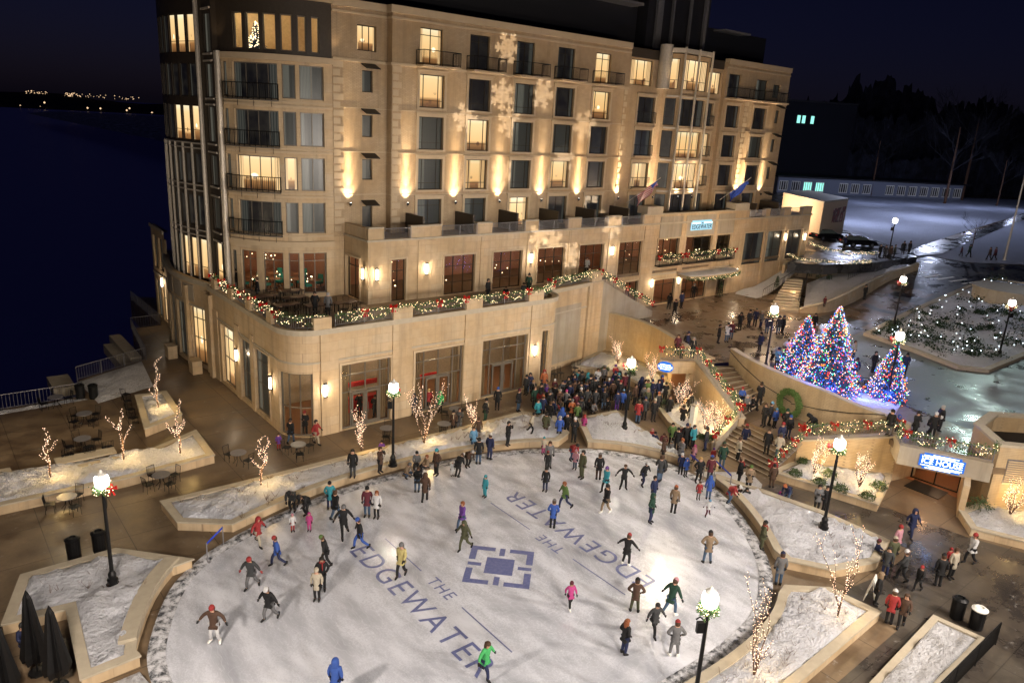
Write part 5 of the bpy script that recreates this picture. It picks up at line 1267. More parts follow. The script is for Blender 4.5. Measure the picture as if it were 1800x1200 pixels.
# ================================================================== garlands and railings
def garland(pts, label, drop=.35, span=2.3, bows=True, dens=1.0, group='lit fir garlands with red bows', post_h=.95, bowat=None):
    """pts: base line of a rail (x, y, z). The garland runs along the top and hangs in swags"""
    g = empty('garland', pts[0]); tag(g, label, 'garland', group); inv = Matrix.Translation(-Vector(pts[0])); mb = MB(); ml = MB()
    P_ = [Vector(p) for p in pts]; random.seed(int(P_[0].x * 100) % 9999)
    L = [0]
    for a, b in zip(P_, P_[1:]): L.append(L[-1] + (b - a).length)
    def at(t):
        for k in range(len(P_) - 1):
            if t <= L[k + 1] + 1e-6: return P_[k].lerp(P_[k + 1], (t - L[k]) / (L[k + 1] - L[k]))
        return P_[-1]
    def line(fn, n, r, d):
        for i in range(n):
            p = fn((i + random.random()) / n)
            for _ in range(d): mb.leaf(p + Vector((random.gauss(0, r), random.gauss(0, r), random.gauss(0, r))), random.uniform(.07, .15))
    T_ = L[-1]; ns = max(1, round(T_ / span)); top = lambda t: at(t * T_) + Vector((0, 0, post_h))
    out = Vector((0, 0, 0))
    def swag(k):
        return lambda t: at((k + t) / ns * T_) + Vector((0, 0, post_h - .05 - 4 * drop * t * (1 - t)))
    line(top, int(T_ * 15 * dens), .08, 5)
    for k in range(ns): line(swag(k), int(T_ / ns * 14 * dens), .07, 4)
    for i in range(int(T_ * 9)): ml.octa(top(random.random()) + Vector([random.gauss(0, .08) for _ in range(3)]), .023)
    for k in range(ns):
        for i in range(int(T_ / ns * 9)): ml.octa(swag(k)(random.random()) + Vector([random.gauss(0, .07) for _ in range(3)]), .023)
    o = mb.build('foliage', M['green'], g); o.matrix_parent_inverse = inv
    o = ml.build('string_lights', M['bulb'], g); o.matrix_parent_inverse = inv
    if bows:
        for k in (range(ns + 1) if bowat is None else bowat):
            q = at(k / ns * T_) + Vector((0, 0, post_h)); o = bow_mesh(g, q, .26); o.matrix_parent_inverse = inv
    return g
def railing(pts, label, mat='pewter', h=.95, group='metal railings', step=.14, post=2.0):
    mb = MB(); rail(mb, [tuple(Vector(p) - Vector(pts[0])) for p in pts], 0, h, step, .012, post, .028)
    o = mb.build('railing', M[mat]); o.location = pts[0]; tag(o, label, 'railing', group); return o
def off(P, s, o_, z): q = P.at(s, o_); return (q.x, q.y, z)
# terrace front edge
tf = [off(PP, fl(v), -.1, 7.06) for v in (55.0, 51.7, 48.4, 45.0, 43.3)] + [off(PP, ca + (cb - ca) * t, -.1, 7.06) for t in (.1, .35, .6, .9)] + [off(PP, fu(19.4), -.1, 7.06)]
railing(tf[:5], 'terrace railing along the side facing the lake', h=.75); garland(tf[:5], 'lit garland along the side edge of terrace nearest the lake', .42, 1.9, post_h=.8)
railing(tf[4:], 'terrace railing round the curved front corner', h=.75); garland(tf[4:], 'lit garland round the curved front corner of the terrace', .42, 2.2, post_h=.8, bowat=[0])
secs = [(20.1, 24.1, 'first'), (25.55, 29.95, 'second'), (31.35, 35.7, 'third'), (37.2, 38.6, 'fourth')]
for a, b, nm in secs:
    q = [off(PP, fu(a), -.1, 7.06), off(PP, fu(b) if b < 38 else PP.near(39.4, 42.6), -.1, 7.06)]
    railing(q, nm + ' terrace railing bay from the front corner', h=.75); garland([off(PP, fu(a), .02, 7.06), off(PP, fu(b) if b < 38 else PP.near(39.4, 42.6), .02, 7.06)], nm + ' lit garland bay from the terrace front corner', .42, 2.2, post_h=.8, bowat=[1])
for a, nm in zip(piers, ('first', 'second', 'third')):
    q = [off(PP, fu(a[0]), .1, 7.06), off(PP, fu(a[1]), .1, 7.06)]; garland(q, 'short lit garland with bow over the %s stone pier of the terrace' % nm, .12, 1.5, post_h=.88, bowat=[0])
q = [off(PP, PP.near(40.5, 43.4), -.1, 7.06), off(PP, PP.near(45.1, 44.2), -.1, 7.06)]; railing(q, 'terrace railing bay above the pale recessed panel', h=.75)
garland([off(PP, PP.near(39.5, 43.2), .05, 7.06), off(PP, PP.near(46.6, 44.4), .05, 7.06)], 'lit garland above the pale recessed panel at the end of the terrace', .4, 2.3, post_h=.85, bowat=[0, 3])
q = [(46.9, 44.65, 7.0), (54.2, 44.65, 3.4)]; railing(q, 'sloping railing of the terrace stair', h=.85); garland([(46.9, 44.55, 7.0), (54.2, 44.55, 3.4)], 'lit garland sloping down the terrace stair', .3, 2.3, post_h=.85)
# main stair garlands
q = [(44.2, 34.9, 2.9), (44.7, 34.05, 2.9), (46.4, 33.1, 2.9)]; railing(q, 'railing on the lookout above the oval sign'); garland(q, 'lit garland on the lookout above the oval sign', .45, 1.6, bowat=[0])
q = [(46.4, 33.1, 2.95), (42.1, 26.0, LZ + .3)]; railing(q, 'railing down the upper stair flight'); garland(q, 'lit garland down the upper stair flight', .35, 2.1)
q = [(42.1, 26.2, LZ + .2), (39.1, 25.75, .4)]; railing(q, 'short railing down the lower flight beside light trees'); garland(q, 'lit garland on the left rail of the lower stair flight', .3, 1.7)
q = [(41.9, 21.2, LZ + .3), (39.0, 21.5, .1)]; railing(q, 'short railing on the right side of the lower flight'); garland(q, 'lit garland on the right rail of the lower stair flight', .3, 1.2)
q = [(41.8, 21.45, 1.95), (45.25, 17.15, 3.05)]; railing(q, 'railing above the ice house planter wall', h=.85); garland(q, 'lit garland above the ice house planter wall', .4, 1.9, post_h=.85)
q = [(45.25, 17.15, 3.1), (43.5, 16.3, 3.2), (45.5, 12.1, 3.2)]; railing(q, 'railing over the ICE HOUSE sign beam', h=.8); garland(q, 'lit garland over the ICE HOUSE sign beam', .5, 2.2, post_h=.8, bowat=[1, 2])
q = [(45.5, 12.1, 3.2), (46.6, 12.3, 3.2)]; garland(q, 'short bundle of lit garland beside the plant room', .3, .6, bows=False)
mb = MB(); hv = Vector((0, 0, .0))
hr = [Vector((p[0] - .12, p[1], z)) for p, z in zip(arcW[:4], (3.7, 3.2, 2.6, 2.3))]; mb.tube(hr, .03, 5)
o = mb.build('handrail', M['black']); tag(o, 'black handrail sloping down the left part of the wreath wall', 'handrail', None)
mb = MB(); mb.tube([Vector((p[0] - .12, p[1], z)) for p, z in zip(arcW[3:7], (2.2, 2.6, 3.0, 3.5))], .03, 5)
o = mb.build('handrail', M['black']); tag(o, 'black handrail rising along the right part of the wreath wall', 'handrail', None)
# balconets and canopy over the hotel entrance
for a, b, nm in ((57.6, 61.15, 'left'), (61.9, 66.7, 'middle'), (67.1, 70.1, 'right')):
    q = [(a, 47.5, 6.95), (a, 47.0, 6.95), (b, 47.0, 6.95), (b, 47.5, 6.95)]; mb = MB(); mb.box(a, 46.95, 6.85, b, 47.58, 6.94); o = mb.build('balconet', M['black']); tag(o, nm + ' black balconet above the hotel entrance', 'balconet', 'balconets above entrance')
    mb = MB(); rail(mb, q, 6.95, .95, .12, .014, 1.2); mb.build('railing', M['black'], o)
    garland(q[1:3], 'lit garland swag on the %s balconet above the hotel entrance' % nm, .55, b - a, post_h=.95, dens=1.2, bowat=[0, 1] if nm != 'middle' else [0])
garland([(61.3, 46.3, 5.35)] + [(65.6 + 4.4 * cos(radians(a)), 46.2 - 1.05 * sin(radians(a)), 5.35) for a in range(165, 0, -30)] + [(70, 46.3, 5.35)], 'lit garland along the edge of the entrance canopy', .05, 3, bows=False, post_h=.25, dens=1.6)
# string lit rails of the car court
for pts, lb in (([G(1383, 458, 6.2), G(1410, 468, 6.1), G(1440, 470, 6.1), G(1490, 473, 6.1), G(1530, 470, 6.1)], 'lower lit garland along the curved wall under the cars'), ([G(1420, 436, 6.2), G(1450, 448, 6.2), G(1490, 456, 6.2), G(1540, 455, 6.2)], 'upper lit garland just below the parked cars')):
    q = [tuple(p) for p in pts]; garland(q, lb, .1, 3, bows=False, post_h=.8, dens=.7); railing(q, 'dark rail under the ' + lb, 'black', .8, step=.3)
railing([tuple(G(1340, 523, 3.2)), tuple(G(1378, 500, 4.2)), tuple(G(1402, 484, 5.2))], 'dark stair rail on the left of the court steps', 'black', .9, step=.4)
railing([tuple(G(1402, 536, 3.0)), tuple(G(1418, 492, 4.9))], 'dark stair rail on the right of the court steps', 'black', .9, step=.4)
railing([tuple(G(1490, 492, 4.6)), tuple(G(1520, 478, 5.3))], 'dark rail beside the far court steps', 'black', .9, step=.4)
for x, y in ((1370, 512), (1395, 520), (1380, 535)): point(G(x, y, 3.6) + Vector((0, 0, .5)), 50, (1, .6, .3), .1)
# plain railings by the lake and at lower right
for pts, lb in (([(-8, 55.5, 0), (3.3, 55.5, 0), (7.9, 55.5, 0)], 'dark railing along the lake edge at far left'), ([(7.9, 55.5, 0), (8.4, 59.2, 0), (13.7, 61.7, 0)], 'lakeside railing behind the dirty snow patch'), ([(13.7, 61.7, 0), (14.8, 71.3, 0)], 'lakeside railing running back beside the glass tower'), ([(14.8, 71.3, 0), (17.3, 71.4, 0)], 'short railing across the lakeside walk'), ([(17.3, 71.4, 0), (17.3, 82, 0)], 'farthest lakeside railing behind the rear wing')):
    railing(pts, lb, 'pewter', 1.05, post=1.8, step=.2)
railing([(33.2, 7.05, 0.1), (20, 7.0, 0.1)], 'dark railing along the snow bed at lower right corner', 'black', 1.1, step=.1)
# big wreath
wp = Vector((46.55, 24.9, 2.25)); wd = Vector(arcW[4]) - Vector(arcW[2]); wang = atan2(wd.y, wd.x)
mb = MB(); random.seed(9)
for i in range(2600):
    a = random.uniform(0, 2 * pi); b = random.uniform(0, 2 * pi); rr = .21 * sqrt(random.random()); R = .84 + rr * cos(b); mb.leaf((R * cos(a), rr * sin(b) - .2, R * sin(a)), random.uniform(.08, .16))
for i in range(24): a = 2 * pi * i / 24; b = 2 * pi * (i + 1) / 24; mb.tube([(.78 * cos(a), -.18, .78 * sin(a)), (.78 * cos(b), -.18, .78 * sin(b))], .12, 6, False)
M['wreathgreen'] = simple('wreath_green', (.11, .19, .05), .7, nscale=9, var=.6)
o = mb.build('wreath', M['wreathgreen']); o.location = wp + Vector((-.15, 0, 0)); o.rotation_euler = (0, 0, wang); tag(o, 'huge round green wreath with a red bow on the curved wall', 'wreath')
bow_mesh(o, (0, -.35, -1.05), .42)

# ================================================================== trees
def twig_tree(h, seed, spread=1.0, label='', n0=4):
    rnd = random.Random(seed); r = empty('light_tree'); mb = MB(); ml = MB(); paths = []
    def br(p, d, L, rad, dep):
        pts = [p]; n = 5
        for i in range(n):
            d = (d + Vector((rnd.gauss(0, .10), rnd.gauss(0, .10), .10))).normalized(); pts.append(pts[-1] + d * L / n)
        mb.tube(pts, [rad * (1 - .14 * i) for i in range(n + 1)], 5); paths.append(pts)
        if dep > 0:
            for k in range(3 if dep > 1 else 3):
                q = pts[rnd.randint(1, n)]; a = rnd.uniform(0, 2 * pi)
                br(q, (d * .75 + Vector((cos(a), sin(a), .35)) * .45 * spread).normalized(), L * .55, rad * .5, dep - 1)
    for k in range(n0):
        a = 2 * pi * k / n0 + rnd.random(); tilt = .18 * spread if n0 > 1 else 0
        br(Vector((0, 0, 0)), Vector((cos(a) * tilt, sin(a) * tilt, 1)).normalized(), h * rnd.uniform(.5, .72), .035, 2)
    for pts in paths:
        for a, b in zip(pts, pts[1:]):
            n = max(1, int((b - a).length / .19 + rnd.random()))
            for i in range(n):
                q = a.lerp(b, (i + rnd.random()) / n); ml.octa(q + Vector((rnd.gauss(0, .03), rnd.gauss(0, .03), 0)), .019)
    mb.build('branches', M['bark'], r); ml.build('string_lights', M['bulbw'], r); return r
def single_tree(h, seed, arms=5):
    rnd = random.Random(seed); r = empty('light_tree'); mb = MB(); ml = MB(); paths = []
    tr = [Vector((rnd.gauss(0, .02) * i, rnd.gauss(0, .02) * i, h * i / 8)) for i in range(9)]; mb.tube(tr, [.05 - .005 * i for i in range(9)], 6); paths.append(tr)
    for k in range(arms):
        z = h * rnd.uniform(.35, .72); a = 2 * pi * k / arms + rnd.random() * .6; p = tr[int(z / h * 8)]; L = h * rnd.uniform(.22, .36)
        pts = [p]; d = Vector((cos(a), sin(a), .35)).normalized()
        for i in range(4): d = (d + Vector((0, 0, .35))).normalized(); pts.append(pts[-1] + d * L / 4)
        mb.tube(pts, [.028, .024, .02, .015, .01], 5); paths.append(pts)
    for pts in paths:
        for a, b in zip(pts, pts[1:]):
            n = max(2, int((b - a).length / .06))
            for i in range(n): w = rnd.random() * 6.28; ml.octa(a.lerp(b, i / n) + Vector((cos(w) * .07, sin(w) * .07, 0)), .02)
    mb.build('branches', M['bark'], r); ml.build('string_lights', M['bulbw'], r); return r
def tree_fill(p, w=55, col=(1, .64, .22)): point(p + Vector((.3, -.3, 1.0)), w, col, .15)  # unseen warm fill light added beside each light tree
TR = [((278, 722), 3.7, 11, 's', 'tallest light wrapped young tree in the small square planter by the lake', 3), ((317, 797), 3.3, 12, 's', 'light wrapped young tree at the near end of the patio planter', 7), ((218, 812), 3.2, 13, 's', 'light wrapped young tree with two low arms in the middle of the patio strip', 3), ((90, 842), 2.9, 14, 's', 'leftmost light wrapped young tree on the patio strip', 5),
      ((459, 855), 3.0, 15, 's', 'light wrapped tree in the rink planter left of the lamp post', 6), ((635, 792), 2.8, 16, 't', 'light wrapped bush in the rink planter under the first glazed doors', 4), ((746, 782), 3.6, 17, 't', 'light wrapped bush in the rink planter before the second glazed doors', 4), ((831, 752), 2.4, 18, 't', 'light wrapped bush in the rink planter before the third glazed doors', 3),
      ((1472, 1085), 3.5, 19, 't', 'light wrapped tree at the right corner of the lower right planter', 3), ((1325, 1188), 4.0, 20, 't', 'light wrapped tree at the bottom of the lower right planter', 3)]
def place_tree(p, o, lb, grp='young trees wrapped in white lights'):
    o.location = p; tag(o, lb, 'light tree', grp)
for px, h, sd, k, lb, n in TR:
    o = single_tree(h, sd, n) if k == 's' else twig_tree(h, sd, .8, '', n)
    p = G(px[0], px[1], .45); place_tree(p, o, lb); tree_fill(p, 50 if px[1] > 1000 else 80)
for px, h, sd, lb in [((1086, 640), 2.3, 31, 'broad light wrapped bush against the curved wall'), ((1145, 668), 2.3, 32, 'light wrapped bush just left of the oval sign'), ((1196, 728), 2.7, 33, 'dense light wrapped bush below the lookout'), ((1238, 757), 2.3, 34, 'light wrapped bush beside the white post under the stair wall'), ((1257, 765), 2.3, 35, 'right one of the light wrapped bushes under the stair wall'), ((1430, 836), 2.1, 36, 'left light wrapped bush in the ice house planter'), ((1510, 856), 2.4, 37, 'right light wrapped bush in the ice house planter'), ((1775, 905), 2.4, 38, 'light wrapped bush in the planter under the louvres')]:
    o = twig_tree(h, sd, 1.5, '', 5); p = G(px[0], px[1], .45); place_tree(p, o, lb, 'light wrapped bushes'); tree_fill(p, 130)
def shrub(p, r, lb, mat='greendark', n=420):
    mb = MB(); rnd = random.Random(int(p.x * 77 + p.y))
    for i in range(n):
        a, b = rnd.uniform(0, 2 * pi), math.acos(rnd.uniform(-.2, 1)); q = r * rnd.uniform(.55, 1.05) * (1 + .18 * sin(a * 3 + b * 5)); mb.leaf((q * sin(b) * cos(a), q * sin(b) * sin(a), r * .25 + q * cos(b) * .8), rnd.uniform(.06, .13))
    mb.tube([(0, 0, 0), (0, 0, r * .7)], .03, 5)
    o = mb.build('shrub', M[mat]); o.location = p; tag(o, lb, 'shrub', 'evergreen shrubs in the planters')
M['bushy'] = simple('shrub_olive', (.05, .085, .03), .7, nscale=14, var=.6)
for px, r, lb in [((1478, 862), .42, 'rounded dark shrub second from right in the ice house planter'), ((1524, 875), .42, 'rounded dark shrub at the right front of the ice house planter'), ((1545, 858), .45, 'loose shrub at the right back of the ice house planter'), ((1398, 835), .4, 'snowy shrub at the left of the ice house planter'), ((1412, 815), .4, 'shrub behind the left light bush of the ice house planter'), ((1440, 850), .4, 'shrub at the foot of the left light bush by the ice house'), ((1458, 838), .5, 'leafy shrub between the two light bushes by the ice house'), ((1720, 895), .7, 'dark spreading shrub in the planter under the louvres'), ((1063, 652), .4, 'shrub at the left of the curved wall planter'), ((1110, 660), .4, 'shrub in the middle of the curved wall planter'), ((1232, 770), .3, 'small shrub beside the white post'), ((1247, 772), .35, 'small shrub at the front of the stair wall planter'), ((1170, 715), .5, 'shrub at the left end of the stair wall planter')]:
    shrub(G(px[0], px[1], .5), r, lb, 'bushy')
def tallshrub(px, z, h, lb):
    p = G(px[0], px[1], z); mb = MB(); rnd = random.Random(px[0])
    for i in range(260): t = rnd.random(); a = rnd.uniform(0, 6.28); R = .32 * (1 - t * .8); mb.leaf((R * cos(a), R * sin(a), .1 + t * h), .12)
    mb.tube([(0, 0, 0), (0, 0, h * .9)], .03, 5)
    o = mb.build('columnar_shrub', M['greendark']); o.location = p; tag(o, lb, 'shrub', 'slim shrubs against the court wall')
for px, lb in (((1422, 486), 'leftmost slim shrub against the court wall'), ((1438, 490), 'middle slim shrub against the court wall'), ((1457, 492), 'rightmost slim shrub against the court wall')): tallshrub(px, 4.2, 1.0, lb)
tallshrub((1365, 505), 3.6, 1.2, 'bushy shrub on the snow slope beside the court steps'); tallshrub((1265, 522), 2.85, 1.6, 'potted fir with a bow beside the hotel entrance door')
# Christmas trees
def needle_mat():
    m = N('blue_fir'); f = m.noise(m.obj(), 8)
    return m.bsdf(m.mix(f, (.03, .06, .12, 1), (.07, .13, .22, 1)), .7)
M['fir'] = needle_mat()
def xmas(p, h, R, seed, lb, nb):
    rnd = random.Random(seed); r = empty('christmas_tree'); mb = MB()
    mb.tube([(0, 0, 0), (0, 0, h * .95)], [.12, .02], 7); mb.build('trunk', M['bark'], r)
    mb = MB(); tiers = int(h * 7)
    for t in range(tiers):
        f = t / tiers; z = .25 + (h - .3) * f; rr = (R * (1 - f) ** .85 + .05); nb_ = max(5, int(26 * (1 - f) + 5))
        for k in range(nb_):
            a = 2 * pi * (k + rnd.random()) / nb_; L = rr * rnd.uniform(.72, 1.16) * (1 + .1 * sin(a * 3 + t)); tip = Vector((L * cos(a), L * sin(a), z - L * .18)); b0 = Vector((0, 0, z + L * .05)); n = max(3, int(L / .11))
            for i in range(1, n + 1):
                q = b0.lerp(tip, i / n); s = .16 * (1.15 - .5 * i / n)
                for sg_ in (-1, 1):
                    d = Vector((cos(a + sg_ * .8), sin(a + sg_ * .8), -.25)); mb.leaf(q, s * rnd.uniform(.8, 1.3), d)
                mb.leaf(q, s, Vector((rnd.gauss(0, 1), rnd.gauss(0, 1), .4)))
    mb.build('foliage', M['fir'], r)
    mb = MB()
    for i in range(nb):
        f = 1 - sqrt(rnd.random()) if i % 5 else rnd.random(); z = .3 + (h - .3) * f; a = rnd.uniform(0, 2 * pi); rr = (R * (1 - f) ** .85 + .05) * rnd.uniform(.7, 1.06) * (1 + .1 * sin(a * 3 + f * h * 7))
        mb.mi = rnd.choice((0, 0, 1, 1, 1, 2, 3, 3, 4, 4)); mb.octa((rr * cos(a), rr * sin(a), z - rr * .15), .034)
    mb.build('string_lights', [M['b_red'], M['b_blue'], M['b_grn'], M['b_or'], M['b_wh']], r)
    r.location = p; tag(r, lb, 'christmas tree', 'Christmas trees with coloured lights'); return r
xt = xmas(Vector((20.9, 54.6, 23.4)), 2.1, .6, 9, 'small white lit Christmas tree behind the top floor drum window', 260)
xt['group'] = 'indoor Christmas tree'
for c_ in xt.children:
    if c_.name.startswith('string_lights'):
        for k in range(5): c_.data.materials[k] = M['bulb']
    c_.scale = (1, 1, 1)
def blueglow(p, h, R):  # ring of unseen blue lights added to tint the fir and snow
    for k in range(6): a = 2 * pi * k / 6; point(p + Vector(((R * .75 + .5) * cos(a), (R * .75 + .5) * sin(a), h * (.25 + .22 * (k % 3)))), 26 * R, (.10, .16, 1), .12)
blueglow(GT(1450, 690), 6.3, 2.3); blueglow(GT(1405, 655), 4.5, 1.75); blueglow(GT(1556, 700), 4.1, 1.45)
xmas(GT(1450, 690), 6.3, 2.3, 1, 'tallest Christmas tree covered with coloured lights behind the wreath wall', 2300)
xmas(GT(1405, 655), 4.5, 1.75, 2, 'middle sized coloured light Christmas tree at the left of the group', 1300)
xmas(GT(1556, 700), 4.1, 1.45, 3, 'smallest coloured light Christmas tree standing apart on the right', 950)
for px in ((1440, 712), (1395, 680), (1500, 715), (1545, 720), (1420, 690)): point(GT(*px) + Vector((1.6, .2, .7)), 200, (.08, .14, 1), .2)  # more unseen blue lights, added to colour the snow bank
s = heap('snow_bank', [tuple(GT(1375, 672)[:2]), tuple(GT(1400, 690)[:2]), tuple(GT(1480, 716)[:2]), tuple(GT(1570, 735)[:2]), tuple(GT(1590, 700)[:2]), tuple(GT(1500, 690)[:2]), tuple(GT(1400, 655)[:2])], 2.83, M['snow'], .25, .5); s['kind'] = 'structure'
for k, (px) in enumerate(()):
    mb = MB(); mb.hexa([(-.2, -.2, 0), (.2, -.2, 0), (.2, .2, 0), (-.2, .2, 0), (-.2, -.2, .35), (.2, -.2, .35), (.2, .2, .35), (-.2, .2, .35)]); o = mb.build('ice_lantern', M['icelit']) if 'icelit' in M else None
# ================================================================== patio furniture
def make_chair():
    r = empty('patio_chair'); mb = MB()
    for x in (-.2, .2):
        for y in (-.2, .2):
            m2 = MB(); m2.tube([(x, y, 0), (x * .9, y * .9, .44)], .014, 5); m2.build('leg', M['black'], r)
    mb.box(-.22, -.22, .43, .22, .22, .455)
    mb.build('seat', M['black'], r); mb = MB()
    mb.tube([(-.21, .2, .44), (-.22, .27, .92)], .014, 5); mb.tube([(.21, .2, .44), (.22, .27, .92)], .014, 5); mb.tube([(-.22, .27, .92), (.22, .27, .92)], .014, 5)
    for k in range(6): x = -.16 + k * .064; mb.tube([(x, .21, .5), (x, .265, .92)], .008, 4)
    mb.tube([(-.21, .21, .5), (.21, .21, .5)], .01, 4); mb.build('backrest', M['black'], r); return r
def make_table():
    r = empty('patio_table'); mb = MB(); mb.lathe([(.45, .70), (.46, .73), (.45, .74)], (0, 0, 0), 16); mb.build('tabletop', M['pewter'], r)
    for k in range(4):
        a = pi / 4 + k * pi / 2; mb = MB(); mb.tube([(.1 * cos(a), .1 * sin(a), .7), (.12 * cos(a), .12 * sin(a), .3), (.36 * cos(a), .36 * sin(a), 0)], .015, 5); mb.build('leg', M['black'], r)
    return r
chp, tbp = make_chair(), make_table(); fc = ft = True
def setup(p, n, rot, where, start=0):
    global fc, ft
    t = tbp if ft else copy_tree(tbp); ft = False; t.location = p; tag(t, 'round metal patio table ' + where, 'table', 'round patio tables')
    side = ['on the lake side of', 'on the hotel side of', 'on the rink side of', 'facing the camera at']
    for k in range(n):
        c = chp if fc else copy_tree(chp); fc = False; a = rot + 2 * pi * k / n; c.location = p + Vector((cos(a) * .75, sin(a) * .75, 0)); c.rotation_euler = (0, 0, a - pi / 2)
        tag(c, 'black metal chair, %s the table %s' % (('north side of', 'west side of', 'south side of', 'east side of')[k], where), 'chair', 'black metal patio chairs')
sets = [((285, 855), 4, .3, 'nearest the patio planter corner'), ((120, 895), 3, .8, 'left of the lamp post'), ((525, 800), 3, .2, 'beside the podium corner'), ((150, 745), 4, .5, 'in the middle of the dark patio'), ((147, 790), 4, .2, 'in the dark patio behind the light trees'), ((100, 715), 2, .2, 'near the lake railing'), ((330, 700 - 5), 0, 0, ''), ((680, 770), 2, 1.0, 'before the first glazed doors'), ((800, 735), 3, .3, 'before the second glazed doors'), ((780, 762), 2, .9, 'behind the middle light bush'), ((420, 815), 2, 2.0, 'near the person in blue stripes')]
for px, n, rt_, wh in sets:
    if n: setup(G(px[0], px[1], 0), n, rt_, wh)
# row of chairs along the podium panel and along the planter
for k, px in enumerate(((963, 668), (974, 666), (985, 664), (1010, 655), (1020, 652))):
    c = copy_tree(chp); c.location = G(*px, 0); c.rotation_euler = (0, 0, .1); tag(c, '%s black chair in the row before the pale recessed panel' % ('leftmost', 'second', 'third', 'fourth', 'rightmost')[k], 'chair', 'black metal patio chairs')
for k, px in enumerate(((225, 715), (230, 730), (235, 745), (222, 703))):
    c = copy_tree(chp); c.location = G(*px, 0); c.rotation_euler = (0, 0, 1.6 + k * .2); tag(c, '%s black chair stacked along the small square planter' % ('second', 'third', 'nearest', 'farthest')[k], 'chair', 'black metal patio chairs')
for k, (a, b) in enumerate(((4.9, 7.7),)):
    bn = empty('stone_bench', (6.3, 44.6, 0)); tag(bn, 'long pale bench seat behind the patio light trees', 'bench'); mb = MB(); mb.box(-1.5, -.55, .42, 1.5, .35, .5); mb.build('seat', M['cap'], bn)
    for x in (-1.3, 0, 1.3): mb = MB(); mb.box(x - .1, -.4, 0, x + .1, .25, .42); mb.build('leg', M['cap'], bn)
for k, px in enumerate(((122, 845), (160, 838), (192, 830))):
    c = copy_tree(chp); c.location = G(px[0] - 2, px[1] - 32, 0); c.rotation_euler = (0, 0, pi); c.scale = (1.3, 1, 1); tag(c, '%s wide black chair behind the middle planter strip' % ('left', 'middle', 'right')[k], 'chair', 'black metal patio chairs')
# terrace dining tables
tt = 0
for (x, y) in ((19.3, 50.6), (20.9, 49.3), (19.6, 47.6), (21.4, 46.6), (23.4, 46.4), (21.5, 51.3)):
    r = empty('dining_table', (x, y, 6.4)); tag(r, 'wood topped terrace table, %s' % ('by the left rail far back', 'in the middle of terrace', 'by the left rail', 'near the curved terrace corner', 'before the small side door', 'under the drum windows')[tt], 'table', 'tables on the restaurant terrace'); tt += 1
    mb = MB(); mb.box(-.85, -.4, .7, .85, .4, .75); mb.build('tabletop', M['wood'], r)
    for a in (-.7, .7):
        for b in (-.3, .3): mb = MB(); mb.box(a - .03, b - .03, 0, a + .03, b + .03, .7); mb.build('leg', M['black'], r)
    for a in (-.45, .45):
        for b, rz in ((-.65, pi), (.65, 0)): c = copy_tree(chp); c.location = (x + a, y + b, 6.4); c.rotation_euler = (0, 0, rz); tag(c, 'dark terrace chair on the %s %s of the table %s' % ('left' if a < 0 else 'right', 'front' if b < 0 else 'back', r['label'].split(', ')[1]), 'chair', 'terrace chairs')
def make_teal():
    r = empty('upholstered_chair'); mb = MB(); mb.box(-.25, -.25, .3, .25, .25, .48); mb.build('seat', M['teal'], r); mb = MB(); mb.hexa([(-.25, .2, .45), (.25, .2, .45), (.25, .28, .45), (-.25, .28, .45), (-.2, .28, 1.0), (.2, .28, 1.0), (.2, .34, 1.0), (-.2, .34, 1.0)]); mb.build('backrest', M['teal'], r)
    for a in (-.2, .2):
        for b in (-.2, .2): mb = MB(); mb.box(a - .02, b - .02, 0, a + .02, b + .02, .3); mb.build('leg', M['wood'], r)
    return r
tp = make_teal(); ftl = True; k = 0
for x, y in ((20.6, 56.4), (21.9, 55.3), (23.3, 54.5), (24.5, 53.7), (22.6, 57.2), (24.3, 56.3)):
    r = empty('dining_table', (x, y, 6.45)); pos_ = ('left drum window', 'second drum window', 'third drum window', 'right drum window', 'back left of the drum room', 'back right of the drum room')[k]; k += 1; tag(r, 'round restaurant table inside the ' + pos_, 'table', 'restaurant tables')
    mb = MB(); mb.lathe([(.5, .72), (.5, .75)], (0, 0, 0), 14); mb.build('tabletop', M['woodlite'], r); mb = MB(); mb.lathe([(.25, 0), (.04, .05), (.04, .7)], (0, 0, 0), 8); mb.build('leg', M['black'], r)
    for j in range(2):
        c = tp if ftl else copy_tree(tp); ftl = False; a = .7 + j * 2.6; c.location = (x + .7 * cos(a), y + .7 * sin(a), 6.45); c.rotation_euler = (0, 0, a - pi / 2); tag(c, 'teal chair on the %s of the table inside the %s' % (('right', 'left')[j], pos_), 'chair', 'teal restaurant chairs')
# bins
def bin_(p, lb, rim=False):
    r = empty('litter_bin', p); mb = MB(); mb.lathe([(.26, 0), (.28, .05), (.30, .9), (.31, .92)], (0, 0, 0), 16); mb.build('body', M['black'], r)
    mb = MB(); mb.lathe([(.32, .92), (.33, .97), (.22, 1.05), (.16, 1.06), (.15, .98)], (0, 0, 0), 16); mb.build('lid', M['white'] if rim else M['black'], r); tag(r, lb, 'bin', 'black round litter bins')
bin_(G(131, 980, 0), 'left black bin behind the lower left planter'); bin_(G(176, 968, 0), 'right black bin behind the lower left planter')
bin_(G(1680, 1085, 0), 'black bin with dark lid farther from the camera at right'); bin_(G(1714, 1103, 0), 'black bin with white ringed lid nearer the camera at right', True)
bin_(G(142, 700, 0), 'left square bin by the lake snow patch'); bin_(G(165, 700, 0), 'right square bin by the lake snow patch')
